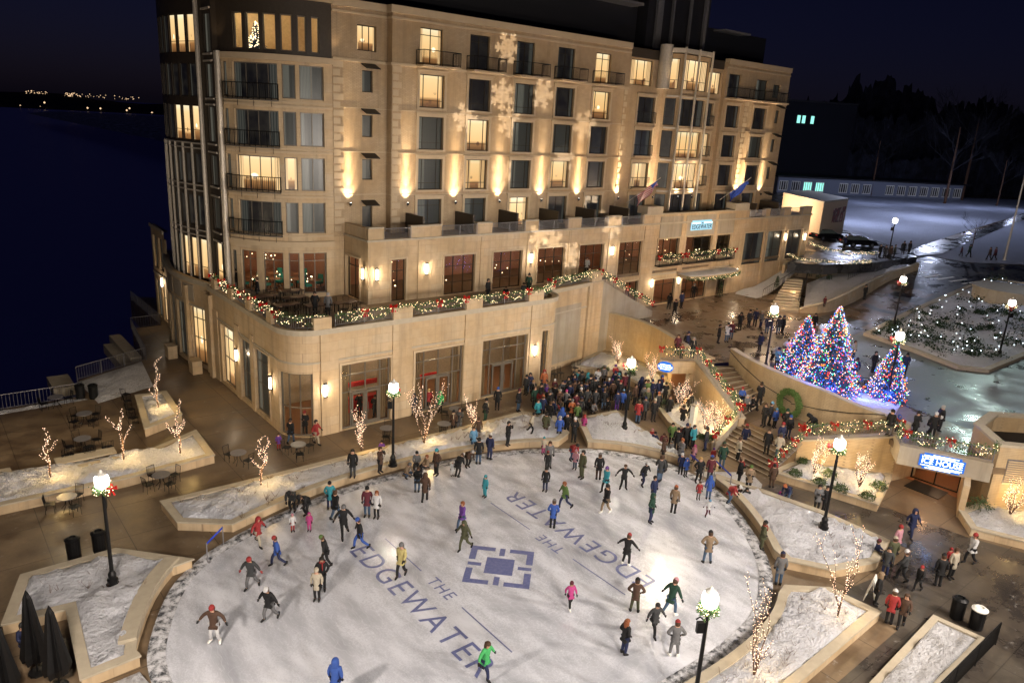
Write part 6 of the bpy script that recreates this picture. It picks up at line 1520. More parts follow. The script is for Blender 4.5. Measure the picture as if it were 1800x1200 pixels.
# belt barrier at the rink gate
def stanch(a, b, lb, z=0, mt='pewter'):
    r = empty('belt_barrier', a); tag(r, lb, 'barrier', 'blue belt barriers'); d = Vector(b) - Vector(a)
    for q in (Vector((0, 0, 0)), d): mb = MB(); mb.lathe([(.16, 0), (.16, .03), (.03, .05), (.03, 1.0)], tuple(q), 10); mb.build('post', M[mt], r)
    mb = MB(); n = Vector((0, 0, .06)); u_ = Vector((0, 0, .95)); mb.poly([u_ - n, d + u_ - n, d + u_ + n, u_ + n]); mb.build('belt', M['beltblue'], r)
M['beltblue'] = simple('belt_blue', (.01, .05, .5), .5)
stanch(G(365, 988, 0), G(393, 958, 0), 'blue belt barrier at the left gate of the rink'); stanch(G(1210, 823, .1), G(1235, 845, .1), 'blue belt barrier left part in the crowd at the steps'); stanch(G(1255, 835, .1), G(1282, 862, .1), 'blue belt barrier right part at the foot of the steps')
# dark folded parasols at the lower left corner
for k, (x, y, h) in enumerate(((1.6, 27.4, 3.4), (2.1, 26.2, 3.3), (.6, 26.4, 3.2))):
    r = empty('folded_parasol', (x, y, 0)); mb = MB(); mb.lathe([(.3, 0), (.3, .08), (.03, .1), (.03, h)], (0, 0, 0), 10); mb.build('pole', M['black'], r)
    mb = MB(); mb.lathe([(.36, .6), (.42, .9), (.28, 1.8), (.12, h - .25), (.01, h)], (0, 0, 0), 16); mb.v = [(a * (.72 if (i_ % 16) % 2 else 1.12), b * (.72 if (i_ % 16) % 2 else 1.12), c + .06 * sin(i_ * 2.3)) for i_, (a, b, c) in enumerate(mb.v)]; mb.build('cover', M['navy'] if 'navy' in M else M['black'], r); tag(r, 'dark folded parasol, %s at the lower left corner' % ('farthest one', 'right one', 'left one')[k], 'parasol', 'folded parasols')
# a-frame board
r = empty('sandwich_board', G(1530, 1050, 0), .3); mb = MB(); mb.hexa([(-.45, -.25, 0), (.45, -.25, 0), (.45, -.22, 0), (-.45, -.22, 0), (-.45, -.03, 1.0), (.45, -.03, 1.0), (.45, 0, 1.0), (-.45, 0, 1.0)]); mb.build('front_panel', M['white'], r)
mb = MB(); mb.hexa([(-.45, .22, 0), (.45, .22, 0), (.45, .25, 0), (-.45, .25, 0), (-.45, 0, 1.0), (.45, 0, 1.0), (.45, .03, 1.0), (-.45, .03, 1.0)]); mb.build('back_panel', M['white'], r); tag(r, 'white sandwich board between the planter corner and the people', 'sign')
r = empty('white_post', G(1215, 760, 0)); mb = MB(); mb.box(-.18, -.18, 0, .18, .18, 2.0); mb.build('column', M['white'], r); mb = MB(); mb.box(-.22, -.22, 2.0, .22, .22, 2.08); mb.build('cap', M['cap'], r); tag(r, 'white square post at the planter below the stair wall', 'post')
# stone bollard blocks at the podium
for k, (x, y) in enumerate(((16.0, 56.9), (15.5, 61.5))):
    mb = MB(); mb.box(-.3, -.5, 0, .4, .5, 1.0); mb.box(-.34, -.54, 1.0, .44, .54, 1.06); o = mb.build('stone_block', M['lime']); o.location = (x, y, 0); tag(o, ('near', 'far')[k] + ' stone block at the foot of the curved glass tower', 'stone block', 'stone blocks')

# ================================================================== cars
def make_car(lb, p, rz):
    r = empty('parked_car', p, rz); tag(r, lb, 'car', 'dark sedans in the car court')
    prof = [(-2.35, .45), (-2.38, .75), (-2.1, .92), (-1.5, .98), (-.95, 1.02), (.9, 1.0), (1.5, .93), (2.15, .78), (2.35, .6), (2.35, .35)]
    bm_ = []; mb = MB(); W_ = .9
    sec = []
    for x, z in prof: sec.append([(x, -W_, .28), (x, -W_ * 1.0, (z + .28) / 2), (x, -W_ * .94, z - .05), (x, -W_ * .8, z), (x, W_ * .8, z), (x, W_ * .94, z - .05), (x, W_, (z + .28) / 2), (x, W_, .28)])
    for a, b in zip(sec, sec[1:]):
        for k in range(7): mb.poly([a[k], a[k + 1], b[k + 1], b[k]])
    mb.poly(sec[0][::-1]); mb.poly(sec[-1]); mb.build('body', M['carpaint'], r)
    mb = MB(); cab = [(-1.75, .97), (-1.2, 1.38), (-.2, 1.45), (.45, 1.38), (1.15, .98)]
    for a, b in zip(cab, cab[1:]):
        ya, yb = (.78 if a[1] < 1.1 else .62), (.78 if b[1] < 1.1 else .62); mb.poly([(a[0], -ya, a[1]), (b[0], -yb, b[1]), (b[0], yb, b[1]), (a[0], ya, a[1])])
    for s_ in (-1, 1): mb.poly([(x, s_ * (.78 if z < 1.1 else .62), z) for x, z in cab])
    mb.build('window', M['p_dark'], r)
    mb = MB(); mb.hexa([(-1.15, -.6, 1.385), (.4, -.6, 1.385), (.4, .6, 1.385), (-1.15, .6, 1.385), (-1.1, -.56, 1.47), (.3, -.56, 1.45), (.3, .56, 1.45), (-1.1, .56, 1.47)]); mb.build('roof', M['carpaint'], r)
    for x in (-1.4, 1.45):
        for y in (-.86, .86):
            m2 = MB(); m2.tube([(x, y - .1, .33), (x, y + .1, .33)], .33, 16); wh = m2.build('wheel', M['tyre'], r); m2 = MB(); m2.tube([(x, y - .11, .33), (x, y + .11, .33)], .18, 10); m2.build('rim', M['skate'], wh)
    for y in (-.65, .65):
        m2 = MB(); m2.box(2.28, y - .18, .58, 2.37, y + .18, .7); m2.build('headlight', M['white'], r); m2 = MB(); m2.box(-2.4, y - .18, .66, -2.33, y + .18, .8); m2.build('tail_light', M['red'], r)
make_car('black sedan parked nearest the cream building, left of the two cars', G(1452, 421, 6.14), .0 - .35); make_car('black sedan to the right with red tail light glow', G(1508, 433, 6.14), -.5)

# ================================================================== far buildings and shore
b = empty('cream_building', (*G(1430, 415, 6.1)[:2], 6.1)); tag(b, 'small cream stucco building with a red and brown mural beyond the hotel', 'building')
A_, B_, C_ = G(1368, 400, 6.1), G(1437, 423, 6.1), G(1480, 412, 6.1)
def W3(p, z): return (p.x - b.location.x, p.y - b.location.y, z)
d1, d2 = (B_ - A_), (C_ - B_)
D_ = A_ + d2
mb = MB(); pts = [(p.x - b.location.x, p.y - b.location.y) for p in (A_, B_, C_, D_)]; mb.prism(pts, -.5, 5.2); mb.build('wall', simple('cream_stucco', (.55, .42, .28), .8), b)
mb = MB(); mb.prism([(x * 1.01, y * 1.01) for x, y in pts], 5.2, 5.45); mb.build('roof', M['cap'], b)
n_ = Vector((d2.y, -d2.x, 0)).normalized(); n_ = n_ if n_.dot(-B_) > 0 else -n_
q0, q1 = B_.lerp(C_, .42) + n_ * .06, B_.lerp(C_, .95) + n_ * .06
def mural():
    m = N('mural_paint'); v = m.n('ShaderNodeTexVoronoi'); v.inputs['Scale'].default_value = .9; m.l(m.pos(), v.inputs[0])
    return m.bsdf(m.ramp(v.outputs['Distance'], [(.15, (.6, .5, .4)), (.3, (.3, .05, .03)), (.6, (.10, .03, .02)), (.8, (.5, .35, .25))]), .6)
mb = MB(); mb.poly([W3(q0, 2.2), W3(q1, 2.0), W3(q1, 4.3), W3(q0, 4.2)]); mb.build('mural', mural(), b)
n3 = Vector((d1.y, -d1.x, 0)).normalized(); n3 = n3 if n3.dot(-B_) > 0 else -n3
point(B_.lerp(A_, .35) + n3 * 4 + Vector((0, 0, 4)), 2600, (1, .72, .48), .3); point(B_.lerp(A_, .8) + n3 * 4 + Vector((0, 0, 4)), 2200, (1, .72, .48), .3)  # unseen warm fill lights added to brighten the stucco front
# long low pavilion
p0, p1 = G(1365, 338, 6.1), G(1690, 352, 6.1)
pv = empty('pavilion', p0); tag(pv, 'long low building with tall white framed windows far across the snow field', 'building'); d = (p1 - p0); L = d.length; pv.rotation_euler = (0, 0, atan2(d.y, d.x))
PVm = Path([(0, 0), (L, 0)]); nW = 16; hs = [(L * (k + .12) / nW, L * (k + .88) / nW, .5, 3.0) for k in range(nW) if k not in (4, 8)]
mb = MB(); pwall(mb, PVm, 0, L, -.5, 3.9, hs, .4); mb.box(0, .4, -.5, L, 12, 3.8); mb.build('wall', simple('pavilion_grey', (.2, .22, .28), .7), pv)
mb = MB(); mb.box(-1, -1.2, 3.9, L + 1, 13, 4.2); mb.build('roof', M['roofdark'], pv)
for k, h in enumerate(hs):
    _w(PVm, *h, 'dim', pv, (.25, .5, .75), (), .2, .2, 'window', 'white', M['tealglow'] if k in (2, 3) else M['p_dark'])
for t in (.2, .45, .7, .9): q = p0.lerp(p1, t) + Vector((-10, -20, 6)) ; point(q, 900, (.6, .68, 1), .6)  # unseen cool fill lights added in front of the pavilion
# wooded slope behind the pavilion: one dark mass with a ragged tree line
from mathutils import noise as mno
wd_ = d.normalized(); wn = Vector((-wd_.y, wd_.x, 0)); wn = wn if wn.dot(p0) > 0 else -wn; mb = MB(); N_ = 420; rows_ = []
for lay, (off_, hh) in enumerate(((22, 15), (45, 26), (80, 38))):
    pr = None
    for k in range(N_):
        t = -80 + 330 * k / N_; q = p0 + wd_ * t + wn * off_
        z = 6 + hh * (.8 + .35 * mno.noise(Vector((t * .03, lay * 9, 0))) + .22 * mno.noise(Vector((t * .22, lay, 4))) + .12 * mno.noise(Vector((t * .9, lay, 8)))) * (1 - .55 * smooth(120, 250, t))
        c_ = (Vector((q.x, q.y, 3)), Vector((q.x + wn.x * 6 * mno.noise(Vector((t * .5, 1, 1))), q.y, z)))
        if pr: mb.poly([pr[0], c_[0], c_[1], pr[1]])
        pr = c_
wdm = N('night_wood'); wf = wdm.noise(wdm.pos(), .35, 8, .7)
o = mb.build('wooded_slope', wdm.bsdf(wdm.ramp(wf, [(.4, (.006, .007, .014)), (.65, (.03, .035, .06))]), .95)); tag(o, 'dark wooded slope with a ragged tree line behind the pavilion', 'wood', None, 'stuff')
fq = p0 + wd_ * 14 + wn * 17; fq.z = 6
far = empty('dark_hall', fq); tag(far, 'unlit building on the slope with three faint greenish windows', 'building'); far.rotation_euler = (0, 0, atan2(d.y, d.x))
mb = MB(); mb.box(-14, 0, -2, 16, 10, 23); mb.build('wall', simple('hall_dark', (.006, .007, .014), .9), far); mb = MB(); mb.box(-14.3, -.3, 23, 16.3, 10.3, 23.5); mb.build('roof', M['roofdark'], far)
for x in (-1.5, 0, 2.6): mb = MB(); mb.box(x, -.12, 17.5, x + .9, -.02, 19.5); mb.build('window', M['tealglow'], far)
for px, py in ((1500, 392), (1640, 385)): point(G(px, py, 6.1) + Vector((0, 0, 11)), 7500, (.66, .73, 1), .6)  # two unseen cool lights added high over the snow field
random.seed(17)
def hill(name, pts, base, mat):
    mb = MB()
    for (a, b) in zip(pts, pts[1:]): mb.poly([(a[0], a[1], base), (b[0], b[1], base), (b[0], b[1], b[2]), (a[0], a[1], a[2])])
    return mb
# far shore along the horizon on both sides
def bearing(px, D, z):
    r = ray(px, 300); r.z = 0; r.normalize(); return Vector((r.x * D, r.y * D, z))
from mathutils import noise as mno
mb = MB(); prev = None
for px in range(-500, 2400, 20):
    h = 14 + 10 * mno.noise(Vector((px * .006, 0, 0))) + 4 * mno.noise(Vector((px * .03, 3, 0))) + (26 * smooth(1450, 1700, px) if px > 1300 else 0)
    q = bearing(px, 1700, h); q2 = bearing(px, 1250, -2.5); q3 = bearing(px, 2400, -2.5)
    if prev: mb.poly([prev[1], q2, q, prev[0]]); mb.poly([prev[0], q, q3, prev[2]])
    prev = (q, q2, q3)
struct(mb, 'far_hills', M['hill'])
mb = MB(); random.seed(4)
for k in range(120):
    px = random.choice((random.uniform(60, 100), random.uniform(128, 152), random.uniform(150, 255))); mb.octa(bearing(px, 1650, random.uniform(15, 21)), random.uniform(.4, 1.0))
for px in (5, 50, 84, 92, 165, 187, 232, 237, 275): mb.octa(bearing(px, 1300, random.uniform(-2, 8)), 1.5)
o = mb.build('shore_lights', emis('town_lights', (1, .66, .38, 1), 1.3)); tag(o, 'tiny town lights scattered along the far shore', 'lights', None, 'stuff')
mb = MB()
for px in list(range(1765, 1800, 7)) + [1772, 1795]: mb.octa(bearing(px, 1240, 52 + random.uniform(-3, 3)), 1.9)
for px in range(1712, 1745, 4): mb.octa(bearing(px, 900, 8), .9)
o = mb.build('hill_lights', emis('hill_window_lights', (1, .8, .6, 1), 1.6)); tag(o, 'rows of small lights on the dark hill at the right edge', 'lights', None, 'stuff')
# bare dark trees in front of the pavilion
def bare_tree(p, h, seed, lb):
    rnd = random.Random(seed); r = empty('bare_tree', p); tag(r, lb, 'tree', 'dark trees on the snow field')
    mb = MB(); mb.tube([(0, 0, 0), (.1, 0, h * .35), (0, .1, h * .7)], [h * .013, h * .01, h * .005], 7); mb.build('trunk', M['bark'], r); mb = MB()
    def br(q, d, L, rad, dep):
        e = q + d * L; mb.tube([q, e], [rad, rad * .6], 4)
        if dep:
            for k in range(4): br(q.lerp(e, rnd.uniform(.4, 1)), (d + Vector((rnd.gauss(0, .5), rnd.gauss(0, .5), rnd.uniform(0, .4)))).normalized(), L * .62, rad * .55, dep - 1)
    for k in range(7): a = k * .9; br(Vector((0, 0, h * rnd.uniform(.3, .6))), Vector((cos(a), sin(a), .8)).normalized(), h * .3, h * .004, 3)
    mb.build('crown', M['darkbark'], r)
M['darkbark'] = simple('dark_bark', (.012, .012, .018), .9)
bare_tree(G(1660, 358, 6.1), 26, 1, 'tall dark leafless tree before the right end of the pavilion'); bare_tree(G(1690, 352, 6.1), 30, 2, 'tallest dark tree beside the hill lights'); bare_tree(G(1752, 362, 6.1), 16, 3, 'spreading dark tree at the right edge')
bare_tree(GT(1708, 437), 5.5, 4, 'thin young tree on the snow verge between walkers'); bare_tree(G(1530, 345, 6.1), 20, 5, 'dark tree before the middle of the pavilion')
# unseen fill lights added for brightness: behind the camera, over rink, plaza and street
point((14, -1, 13), 9500, (1, .86, .72), .8); point((34, 0, 13), 10500, (1, .86, .72), .8)
for x_ in (8, 26, 40): spot((x_, -8, 16), (x_ * .6 + 10, 29, 1), 17500, (1, .90, .80), 64, .55, .6)
point((6, 47, 8), 900, (1, .78, .5), .5); point((37, 27, 10), 2200, (1, .84, .62), .5); point((0, 18, 9), 7000, (1, .86, .72), .6)
point((64, 38, 11), 3600, (1, .72, .45), .6); point((46, 22, 16), 3000, (1, .8, .6), .8); spot((105, 31, 22), (52, 15, 2.8), 6000, (.75, 1, .92), 34, .8, 1.0); point((90, 20, 14), 1400, (.7, .8, 1), .8)

# dry stalks and clods poking out of the snow
mb = MB(); random.seed(77)
def poke(pts, n, z):
    P_ = [Vector(p) for p in pts]; k = 0
    while k < n:
        p = Vector((random.uniform(min(q.x for q in P_), max(q.x for q in P_)), random.uniform(min(q.y for q in P_), max(q.y for q in P_))))
        if not inpoly(p, P_): continue
        k += 1
        for j in range(random.randint(4, 9)):
            a = random.uniform(0, 6.28); L = random.uniform(.12, .4); mb.tube([(p.x, p.y, z), (p.x + cos(a) * L * .6, p.y + sin(a) * L * .6, z + L)], [.008, .004], 3, False)
poke([(9, 36.4), (11, 33), (16, 34.8), (24, 35), (31, 33.5), (32.5, 34.8), (31.5, 36.3), (20, 36.3)], 70, .42)
poke([(29, 13.5), (30.2, 11.2), (22, 11), (16, 11), (16, 12.6), (24, 12.8)], 50, .42)
poke([(35.6, 31), (35.2, 27), (36.8, 32.8), (34.8, 33)], 14, .42); poke([(36, 20), (36.5, 14), (33, 14), (34, 17)], 14, .42); poke([(2, 33), (5, 33), (6, 29), (4, 27)], 12, .42)
tag(mb.build('dry_stalks', M['bark']), 'thin dry brown stalks poking out of snow in the planters', 'dry plants', None, 'stuff')
# ================================================================== PEOPLE
CLR = dict(k=('black', (.018, .018, .02)), n=('navy', (.02, .03, .10)), g=('grey', (.17, .17, .18)), dg=('dark grey', (.055, .058, .062)), w=('white', (.68, .68, .7)), r=('red', (.40, .02, .022)), m=('maroon', (.14, .02, .035)), p=('magenta', (.6, .03, .26)), pk=('pink', (.6, .26, .33)), pu=('purple', (.16, .04, .36)), b=('blue', (.02, .10, .48)), lb=('light blue', (.12, .36, .62)), j=('denim blue', (.06, .12, .22)), t=('teal', (.01, .33, .42)), gr=('dark green', (.02, .07, .045)), lg=('bright green', (.05, .55, .14)), ol=('olive', (.09, .095, .045)), lo=('leaf green', (.12, .22, .05)), br=('brown', (.10, .052, .032)), tn=('tan', (.28, .19, .11)), y=('yellow', (.6, .5, .16)), o=('orange', (.55, .14, .03)), c=('cream', (.55, .48, .36)))
def cloth(name, c):
    m = N(name); f = m.noise(m.obj(), 9, 3); n2 = m.noise(m.obj(), 30, 2)
    col = m.mix(f, tuple(x * .72 for x in c) + (1,), tuple(min(1, x * 1.25) for x in c) + (1,))
    return m.bsdf(col, .75, bump=f, bstr=.5, bdist=.03, spec=.25)
CM = {k: cloth(v[0].replace(' ', '_') + '_cloth', tuple((c * .62 + sum(v[1]) * .04) for c in v[1])) for k, v in CLR.items()}
SKIN = [simple('skin_light', (.5, .29, .2), .55, var=.08), simple('skin_mid', (.36, .2, .13), .55, var=.08)]
HAIR = dict(hb=simple('brown_hair', (.06, .03, .015)), hk=simple('black_hair', (.012, .01, .009)), hy=simple('blond_hair', (.4, .26, .1)), hr=simple('auburn_hair', (.2, .06, .02)), hg=simple('grey_hair', (.3, .29, .28)))
def pose(name):
    J = dict(pel=(0, 0, .95), wst=(0, 0, 1.12), ch=(0, .0, 1.34), nk=(0, 0, 1.49), hd=(0, -.015, 1.60), tp=(0, -.01, 1.70))
    for s, q in ((-1, 'l'), (1, 'r')):
        J['sh' + q] = (s * .18, 0, 1.42); J['el' + q] = (s * .25, .03, 1.16); J['ha' + q] = (s * .24, -.05, .92)
        J['hp' + q] = (s * .09, 0, .92); J['kn' + q] = (s * .10, -.02, .5); J['an' + q] = (s * .10, .02, .09); J['to' + q] = (s * .12, -.15, .05)
    def up(rot, piv=(0, 0, .95), dy=0):
        c, s_ = cos(rot), sin(rot)
        for k in J:
            if k[:2] in ('ws', 'ch', 'nk', 'hd', 'tp', 'sh', 'el', 'ha'):
                x, y, z = J[k]; y -= piv[1]; z -= piv[2]; J[k] = (x, y * c - z * s_ + piv[1] + dy, y * s_ + z * c + piv[2])
    if name == 'pocket':
        for s, q in ((-1, 'l'), (1, 'r')): J['el' + q] = (s * .29, .08, 1.16); J['ha' + q] = (s * .17, -.12, 1.0)
    if name == 'fold':
        for s, q in ((-1, 'l'), (1, 'r')): J['el' + q] = (s * .26, -.06, 1.16); J['ha' + q] = (-s * .05, -.22, 1.2 + s * .03)
    if name == 'phone':
        for s, q in ((-1, 'l'), (1, 'r')): J['el' + q] = (s * .25, -.16, 1.2); J['ha' + q] = (s * .07, -.27, 1.46)
    if name in ('walk', 'glide', 'push'):
        a = dict(walk=.22, glide=.30, push=.18)[name]
        J['knl'] = (-.09, -.18 * a / .22, .52); J['anl'] = (-.09, -a, .09); J['tol'] = (-.1, -a - .16, .05)
        J['knr'] = (.1, .04, .5); J['anr'] = (.11, a * 1.1, .16); J['tor'] = (.13, a * 1.0 - .13, .06)
        J['ell'] = (-.26, .14, 1.18); J['hal'] = (-.26, .12, .95); J['elr'] = (.26, -.1, 1.18); J['har'] = (.24, -.26, 1.04)
        if name != 'walk':
            J['anr'] = (.22, a + .08, .17); J['knr'] = (.14, .05, .5); J['tor'] = (.27, a - .06, .1)
            J['ell'] = (-.34, .0, 1.2); J['hal'] = (-.44, -.08, 1.0); J['elr'] = (.34, -.03, 1.2); J['har'] = (.45, -.08, 1.02)
            up(.16 if name == 'glide' else .28)
        if name == 'push':
            J['knl'] = (-.14, -.2, .5); J['anl'] = (-.2, -.12, .09); J['tol'] = (-.26, -.28, .05)
    if name == 'out':
        for s, q in ((-1, 'l'), (1, 'r')): J['el' + q] = (s * .38, .0, 1.26); J['ha' + q] = (s * .52, -.12, 1.08); J['kn' + q] = (s * .13, -.08, .5); J['an' + q] = (s * .17, .02, .09); J['to' + q] = (s * .24, -.13, .05)
        up(.12)
    if name == 'hips':
        for s, q in ((-1, 'l'), (1, 'r')): J['el' + q] = (s * .38, .05, 1.18); J['ha' + q] = (s * .2, -.06, 1.02); J['kn' + q] = (s * .13, -.02, .5); J['an' + q] = (s * .17, .02, .09); J['to' + q] = (s * .22, -.14, .05)
    if name == 'bend':
        for s, q in ((-1, 'l'), (1, 'r')): J['el' + q] = (s * .24, -.2, 1.25); J['ha' + q] = (s * .16, -.42, 1.3); J['kn' + q] = (s * .12, -.14, .5)
        up(.95, dy=.06)
    if name == 'sit':
        for k in list(J):
            if k[:2] in ('pe', 'ws', 'ch', 'nk', 'hd', 'tp', 'sh', 'el', 'ha', 'hp'): x, y, z = J[k]; J[k] = (x, y + .1, z - .5)
        for s, q in ((-1, 'l'), (1, 'r')): J['kn' + q] = (s * .13, -.32, .5); J['an' + q] = (s * .13, -.32, .09); J['to' + q] = (s * .14, -.47, .05); J['ha' + q] = (s * .1, -.25, .58); J['el' + q] = (s * .26, .0, .66)
    if name == 'crouch':
        for k in list(J):
            if k[:2] in ('pe', 'ws', 'ch', 'nk', 'hd', 'tp', 'sh', 'el', 'ha', 'hp'): x, y, z = J[k]; J[k] = (x, y + .12, z - .58)
        for s, q in ((-1, 'l'), (1, 'r')): J['kn' + q] = (s * .2, -.28, .48); J['an' + q] = (s * .16, .0, .09); J['to' + q] = (s * .2, -.16, .05); J['ha' + q] = (s * .12, -.35, .6); J['el' + q] = (s * .28, -.1, .62)
        up(.4, (0, .12, .37))
    return {k: Vector(v) for k, v in J.items()}
def skinmesh(name, chain, root):
    """chain: {key: (pos, radius)}, edges; grown with the Skin modifier from root"""
    nodes, edges = chain; keys = list(nodes); me = bpy.data.meshes.new(name)
    me.from_pydata([nodes[k][0] for k in keys], [(keys.index(a), keys.index(b)) for a, b in edges], [])
    o = bpy.data.objects.new(name, me); COL.objects.link(o)
    o.modifiers.new('s', 'SKIN'); o.modifiers.new('d', 'SUBSURF').levels = 1
    sv = me.skin_vertices[0].data
    for k, v in zip(keys, sv):
        r = nodes[k][1]; v.radius = (r, r) if not isinstance(r, tuple) else r; v.use_root = (k == root)
    dg = bpy.context.evaluated_depsgraph_get(); m2 = bpy.data.meshes.new_from_object(o.evaluated_get(dg)); m2.name = name
    for p in m2.polygons: p.use_smooth = True
    bpy.data.objects.remove(o); return m2
POSES = {}
def build_pose(pn, long_):
    J = pose(pn); out = {}; q = {}
    q.update(pel=(J['pel'], .11), ch=(J['ch'], .12), nk=(J['nk'], .055), hd=(J['hd'], .088), tp=(J['tp'], .075)); e = [('pel', 'ch'), ('ch', 'nk'), ('nk', 'hd'), ('hd', 'tp')]
    fwd = (J['hd'] - J['nk']); n_ = Vector((0, -1, 0)); n_ = (n_ - n_.project(fwd)).normalized() if fwd.length > 0 else n_
    q['nose'] = (J['hd'] + n_ * .105, .014); e.append(('hd', 'nose'))
    for s in 'lr':
        for a, r in (('sh', .06), ('el', .043), ('ha', .03), ('hp', .085), ('kn', .055), ('an', .04)): q[a + s] = (J[a + s], r)
        e += [('ch', 'sh' + s), ('sh' + s, 'el' + s), ('el' + s, 'ha' + s), ('pel', 'hp' + s), ('hp' + s, 'kn' + s), ('kn' + s, 'an' + s)]
    out['body'] = skinmesh('body', (q, e), 'pel')
    q = dict(pel=(J['pel'] + Vector((0, 0, -.05)), .175), wst=(J['wst'], .165), ch=(J['ch'], .18), nk=(J['nk'] - (J['nk'] - J['ch']) * .15, .085)); e = [('pel', 'wst'), ('wst', 'ch'), ('ch', 'nk')]
    for s in 'lr':
        q['sh' + s] = (J['sh' + s], .088); q['el' + s] = (J['el' + s], .07); h = J['ha' + s] - J['el' + s]; q['ha' + s] = (J['el' + s] + h * .9, .052); e += [('ch', 'sh' + s), ('sh' + s, 'el' + s), ('el' + s, 'ha' + s)]
    q['low'] = (J['pel'] + Vector((0, .0, -.36 if long_ else -.15)), .2 if long_ else .175); e.append(('pel', 'low'))
    out['jacket'] = skinmesh('coat' if long_ else 'jacket', (q, e), 'pel')
    q = dict(pel=(J['pel'], .13)); e = []
    for s in 'lr':
        q['hp' + s] = (J['hp' + s] - Vector((0, 0, .05)), .105); q['kn' + s] = (J['kn' + s], .078); q['an' + s] = (J['an' + s] + Vector((0, 0, .04)), .062); e += [('pel', 'hp' + s), ('hp' + s, 'kn' + s), ('kn' + s, 'an' + s)]
    out['trousers'] = skinmesh('trousers', (q, e), 'pel')
    mb = MB()
    for s in 'lr':
        a, t = J['an' + s], J['to' + s]; mb.tube([a + Vector((0, .03, .12)), a + Vector((0, .02, .02)), a.lerp(t, .5) + Vector((0, 0, .01)), t], [.06, .065, .055, .035], 8)
    out['boots'] = mb
    mb = MB()
    for s in 'lr':
        a, t = J['an' + s], J['to' + s]; d = (t - a); d.z = 0; d.normalize(); z = min(a.z, t.z) - .08
        mb.tube([a - d * .09 + Vector((0, 0, z - a.z)), a + d * .26 + Vector((0, 0, z - a.z))], .008, 4)
    out['skates'] = mb
    mb = MB()
    for s, sg_ in (('l', -1), ('r', 1)):
        e_, h = J['el' + s], J['ha' + s]; d = (h - e_).normalized(); sd = d.cross(Vector((0, -1, .2))).normalized(); up_ = sd.cross(d)
        mb.tube([h - d * .03, h + d * .04, h + d * .085], [.035, .042, .034], 8)
        for k in range(4):
            b0 = h + d * .075 + sd * (k - 1.5) * .019; L = (.055, .068, .063, .048)[k]; mb.tube([b0, b0 + d * L * .55, b0 + d * L * .9 - up_ * .02], [.0105, .010, .008], 5)
        b0 = h + d * .02 + sd * .035 * -sg_; mb.tube([b0, b0 + (d * .6 + sd * -sg_ * .7) * .04, b0 + (d * .9 + sd * -sg_ * .5) * .06], [.013, .012, .009], 5)
    out['gloves'] = mb
    # headgear in the frame of the head
    R = Matrix.Rotation(0, 3, 'X'); upv = (J['tp'] - J['nk']).normalized(); xx = Vector((1, 0, 0)); yy = upv.cross(xx).normalized(); T_ = Matrix((xx, yy, upv)).transposed(); c = J['hd']
    def lt(prof, shift=(0, 0, 0), n=12, cond=None):
        mb = MB(); base = []
        for r, z in prof: base.append([c + T_ @ Vector((r * cos(2 * pi * j / n) + shift[0], r * 1.12 * sin(2 * pi * j / n) + shift[1], z + shift[2])) for j in range(n)])
        for a, b in zip(base, base[1:]):
            for j in range(n):
                j2 = (j + 1) % n
                if cond and not cond(2 * pi * (j + .5) / n): continue
                mb.poly([a[j], a[j2], b[j2], b[j]])
        return mb
    out['beanie'] = lt([(.103, .02), (.112, .035), (.11, .075), (.115, .08), (.105, .13), (.07, .18), (.0, .195)])
    mb = out['beanie']; mb.octa(c + T_ @ Vector((0, 0, .21)), .03)
    front = lambda a: not (4.05 < a < 5.4)
    out['hood'] = lt([(.13, -.16), (.145, -.08), (.142, .02), (.132, .09)], (0, .012, 0), 16, front)
    q = lt([(.132, .09), (.105, .15), (.06, .18), (0, .19)], (0, .012, 0), 16); o2 = out['hood']; b0 = len(o2.v); o2.v += q.v; o2.f += [tuple(i + b0 for i in f) for f in q.f]; o2.m += q.m
    out['hair'] = lt([(.1, -.06), (.112, .0), (.115, .06)], (0, .018, 0), 14, lambda a: not (3.75 < a < 5.7)); q = lt([(.115, .06), (.1, .12), (.06, .155), (0, .165)], (0, .01, 0), 14); o2 = out['hair']; b0 = len(o2.v); o2.v += q.v; o2.f += [tuple(i + b0 for i in f) for f in q.f]; o2.m += q.m
    out['long_hair'] = lt([(.06, -.26), (.1, -.18), (.118, -.06), (.115, .06)], (0, .035, 0), 14, lambda a: not (3.6 < a < 5.8)); q = lt([(.115, .06), (.1, .12), (.06, .155), (0, .165)], (0, .012, 0), 14); o2 = out['long_hair']; b0 = len(o2.v); o2.v += q.v; o2.f += [tuple(i + b0 for i in f) for f in q.f]; o2.m += q.m
    sc = MB()
    for k in range(12):
        a0, a1 = 2 * pi * k / 12, 2 * pi * (k + 1) / 12; f = lambda a: J['nk'] + T_ @ Vector((.1 * cos(a), .1 * sin(a) - .01, .02)); sc.tube([f(a0), f(a1)], .035, 5, False)
    d0 = J['nk'] + T_ @ Vector((.03, -.12, 0)); sc.tube([d0, d0 + Vector((0, -.06, -.16)), J['wst'] + Vector((.03, -.17, .05))], .03, 5); out['scarf'] = sc
    ey = MB()
    for s in (-1, 1): ey.octa(c + T_ @ Vector((s * .034, -.088, .015)), .011)
    ey.tube([c + T_ @ Vector((-.025, -.083, -.045)), c + T_ @ Vector((.025, -.083, -.045))], .006, 4); out['eyes'] = ey
    res = {}
    for k, v in out.items():
        if isinstance(v, MB):
            me = bpy.data.meshes.new(k); me.from_pydata(v.v, [], v.f); me.polygons.foreach_set('use_smooth', [True] * len(me.polygons)); me.update(); v = me
        v.materials.clear(); v.materials.append(M['black']); res[k] = v
    return res
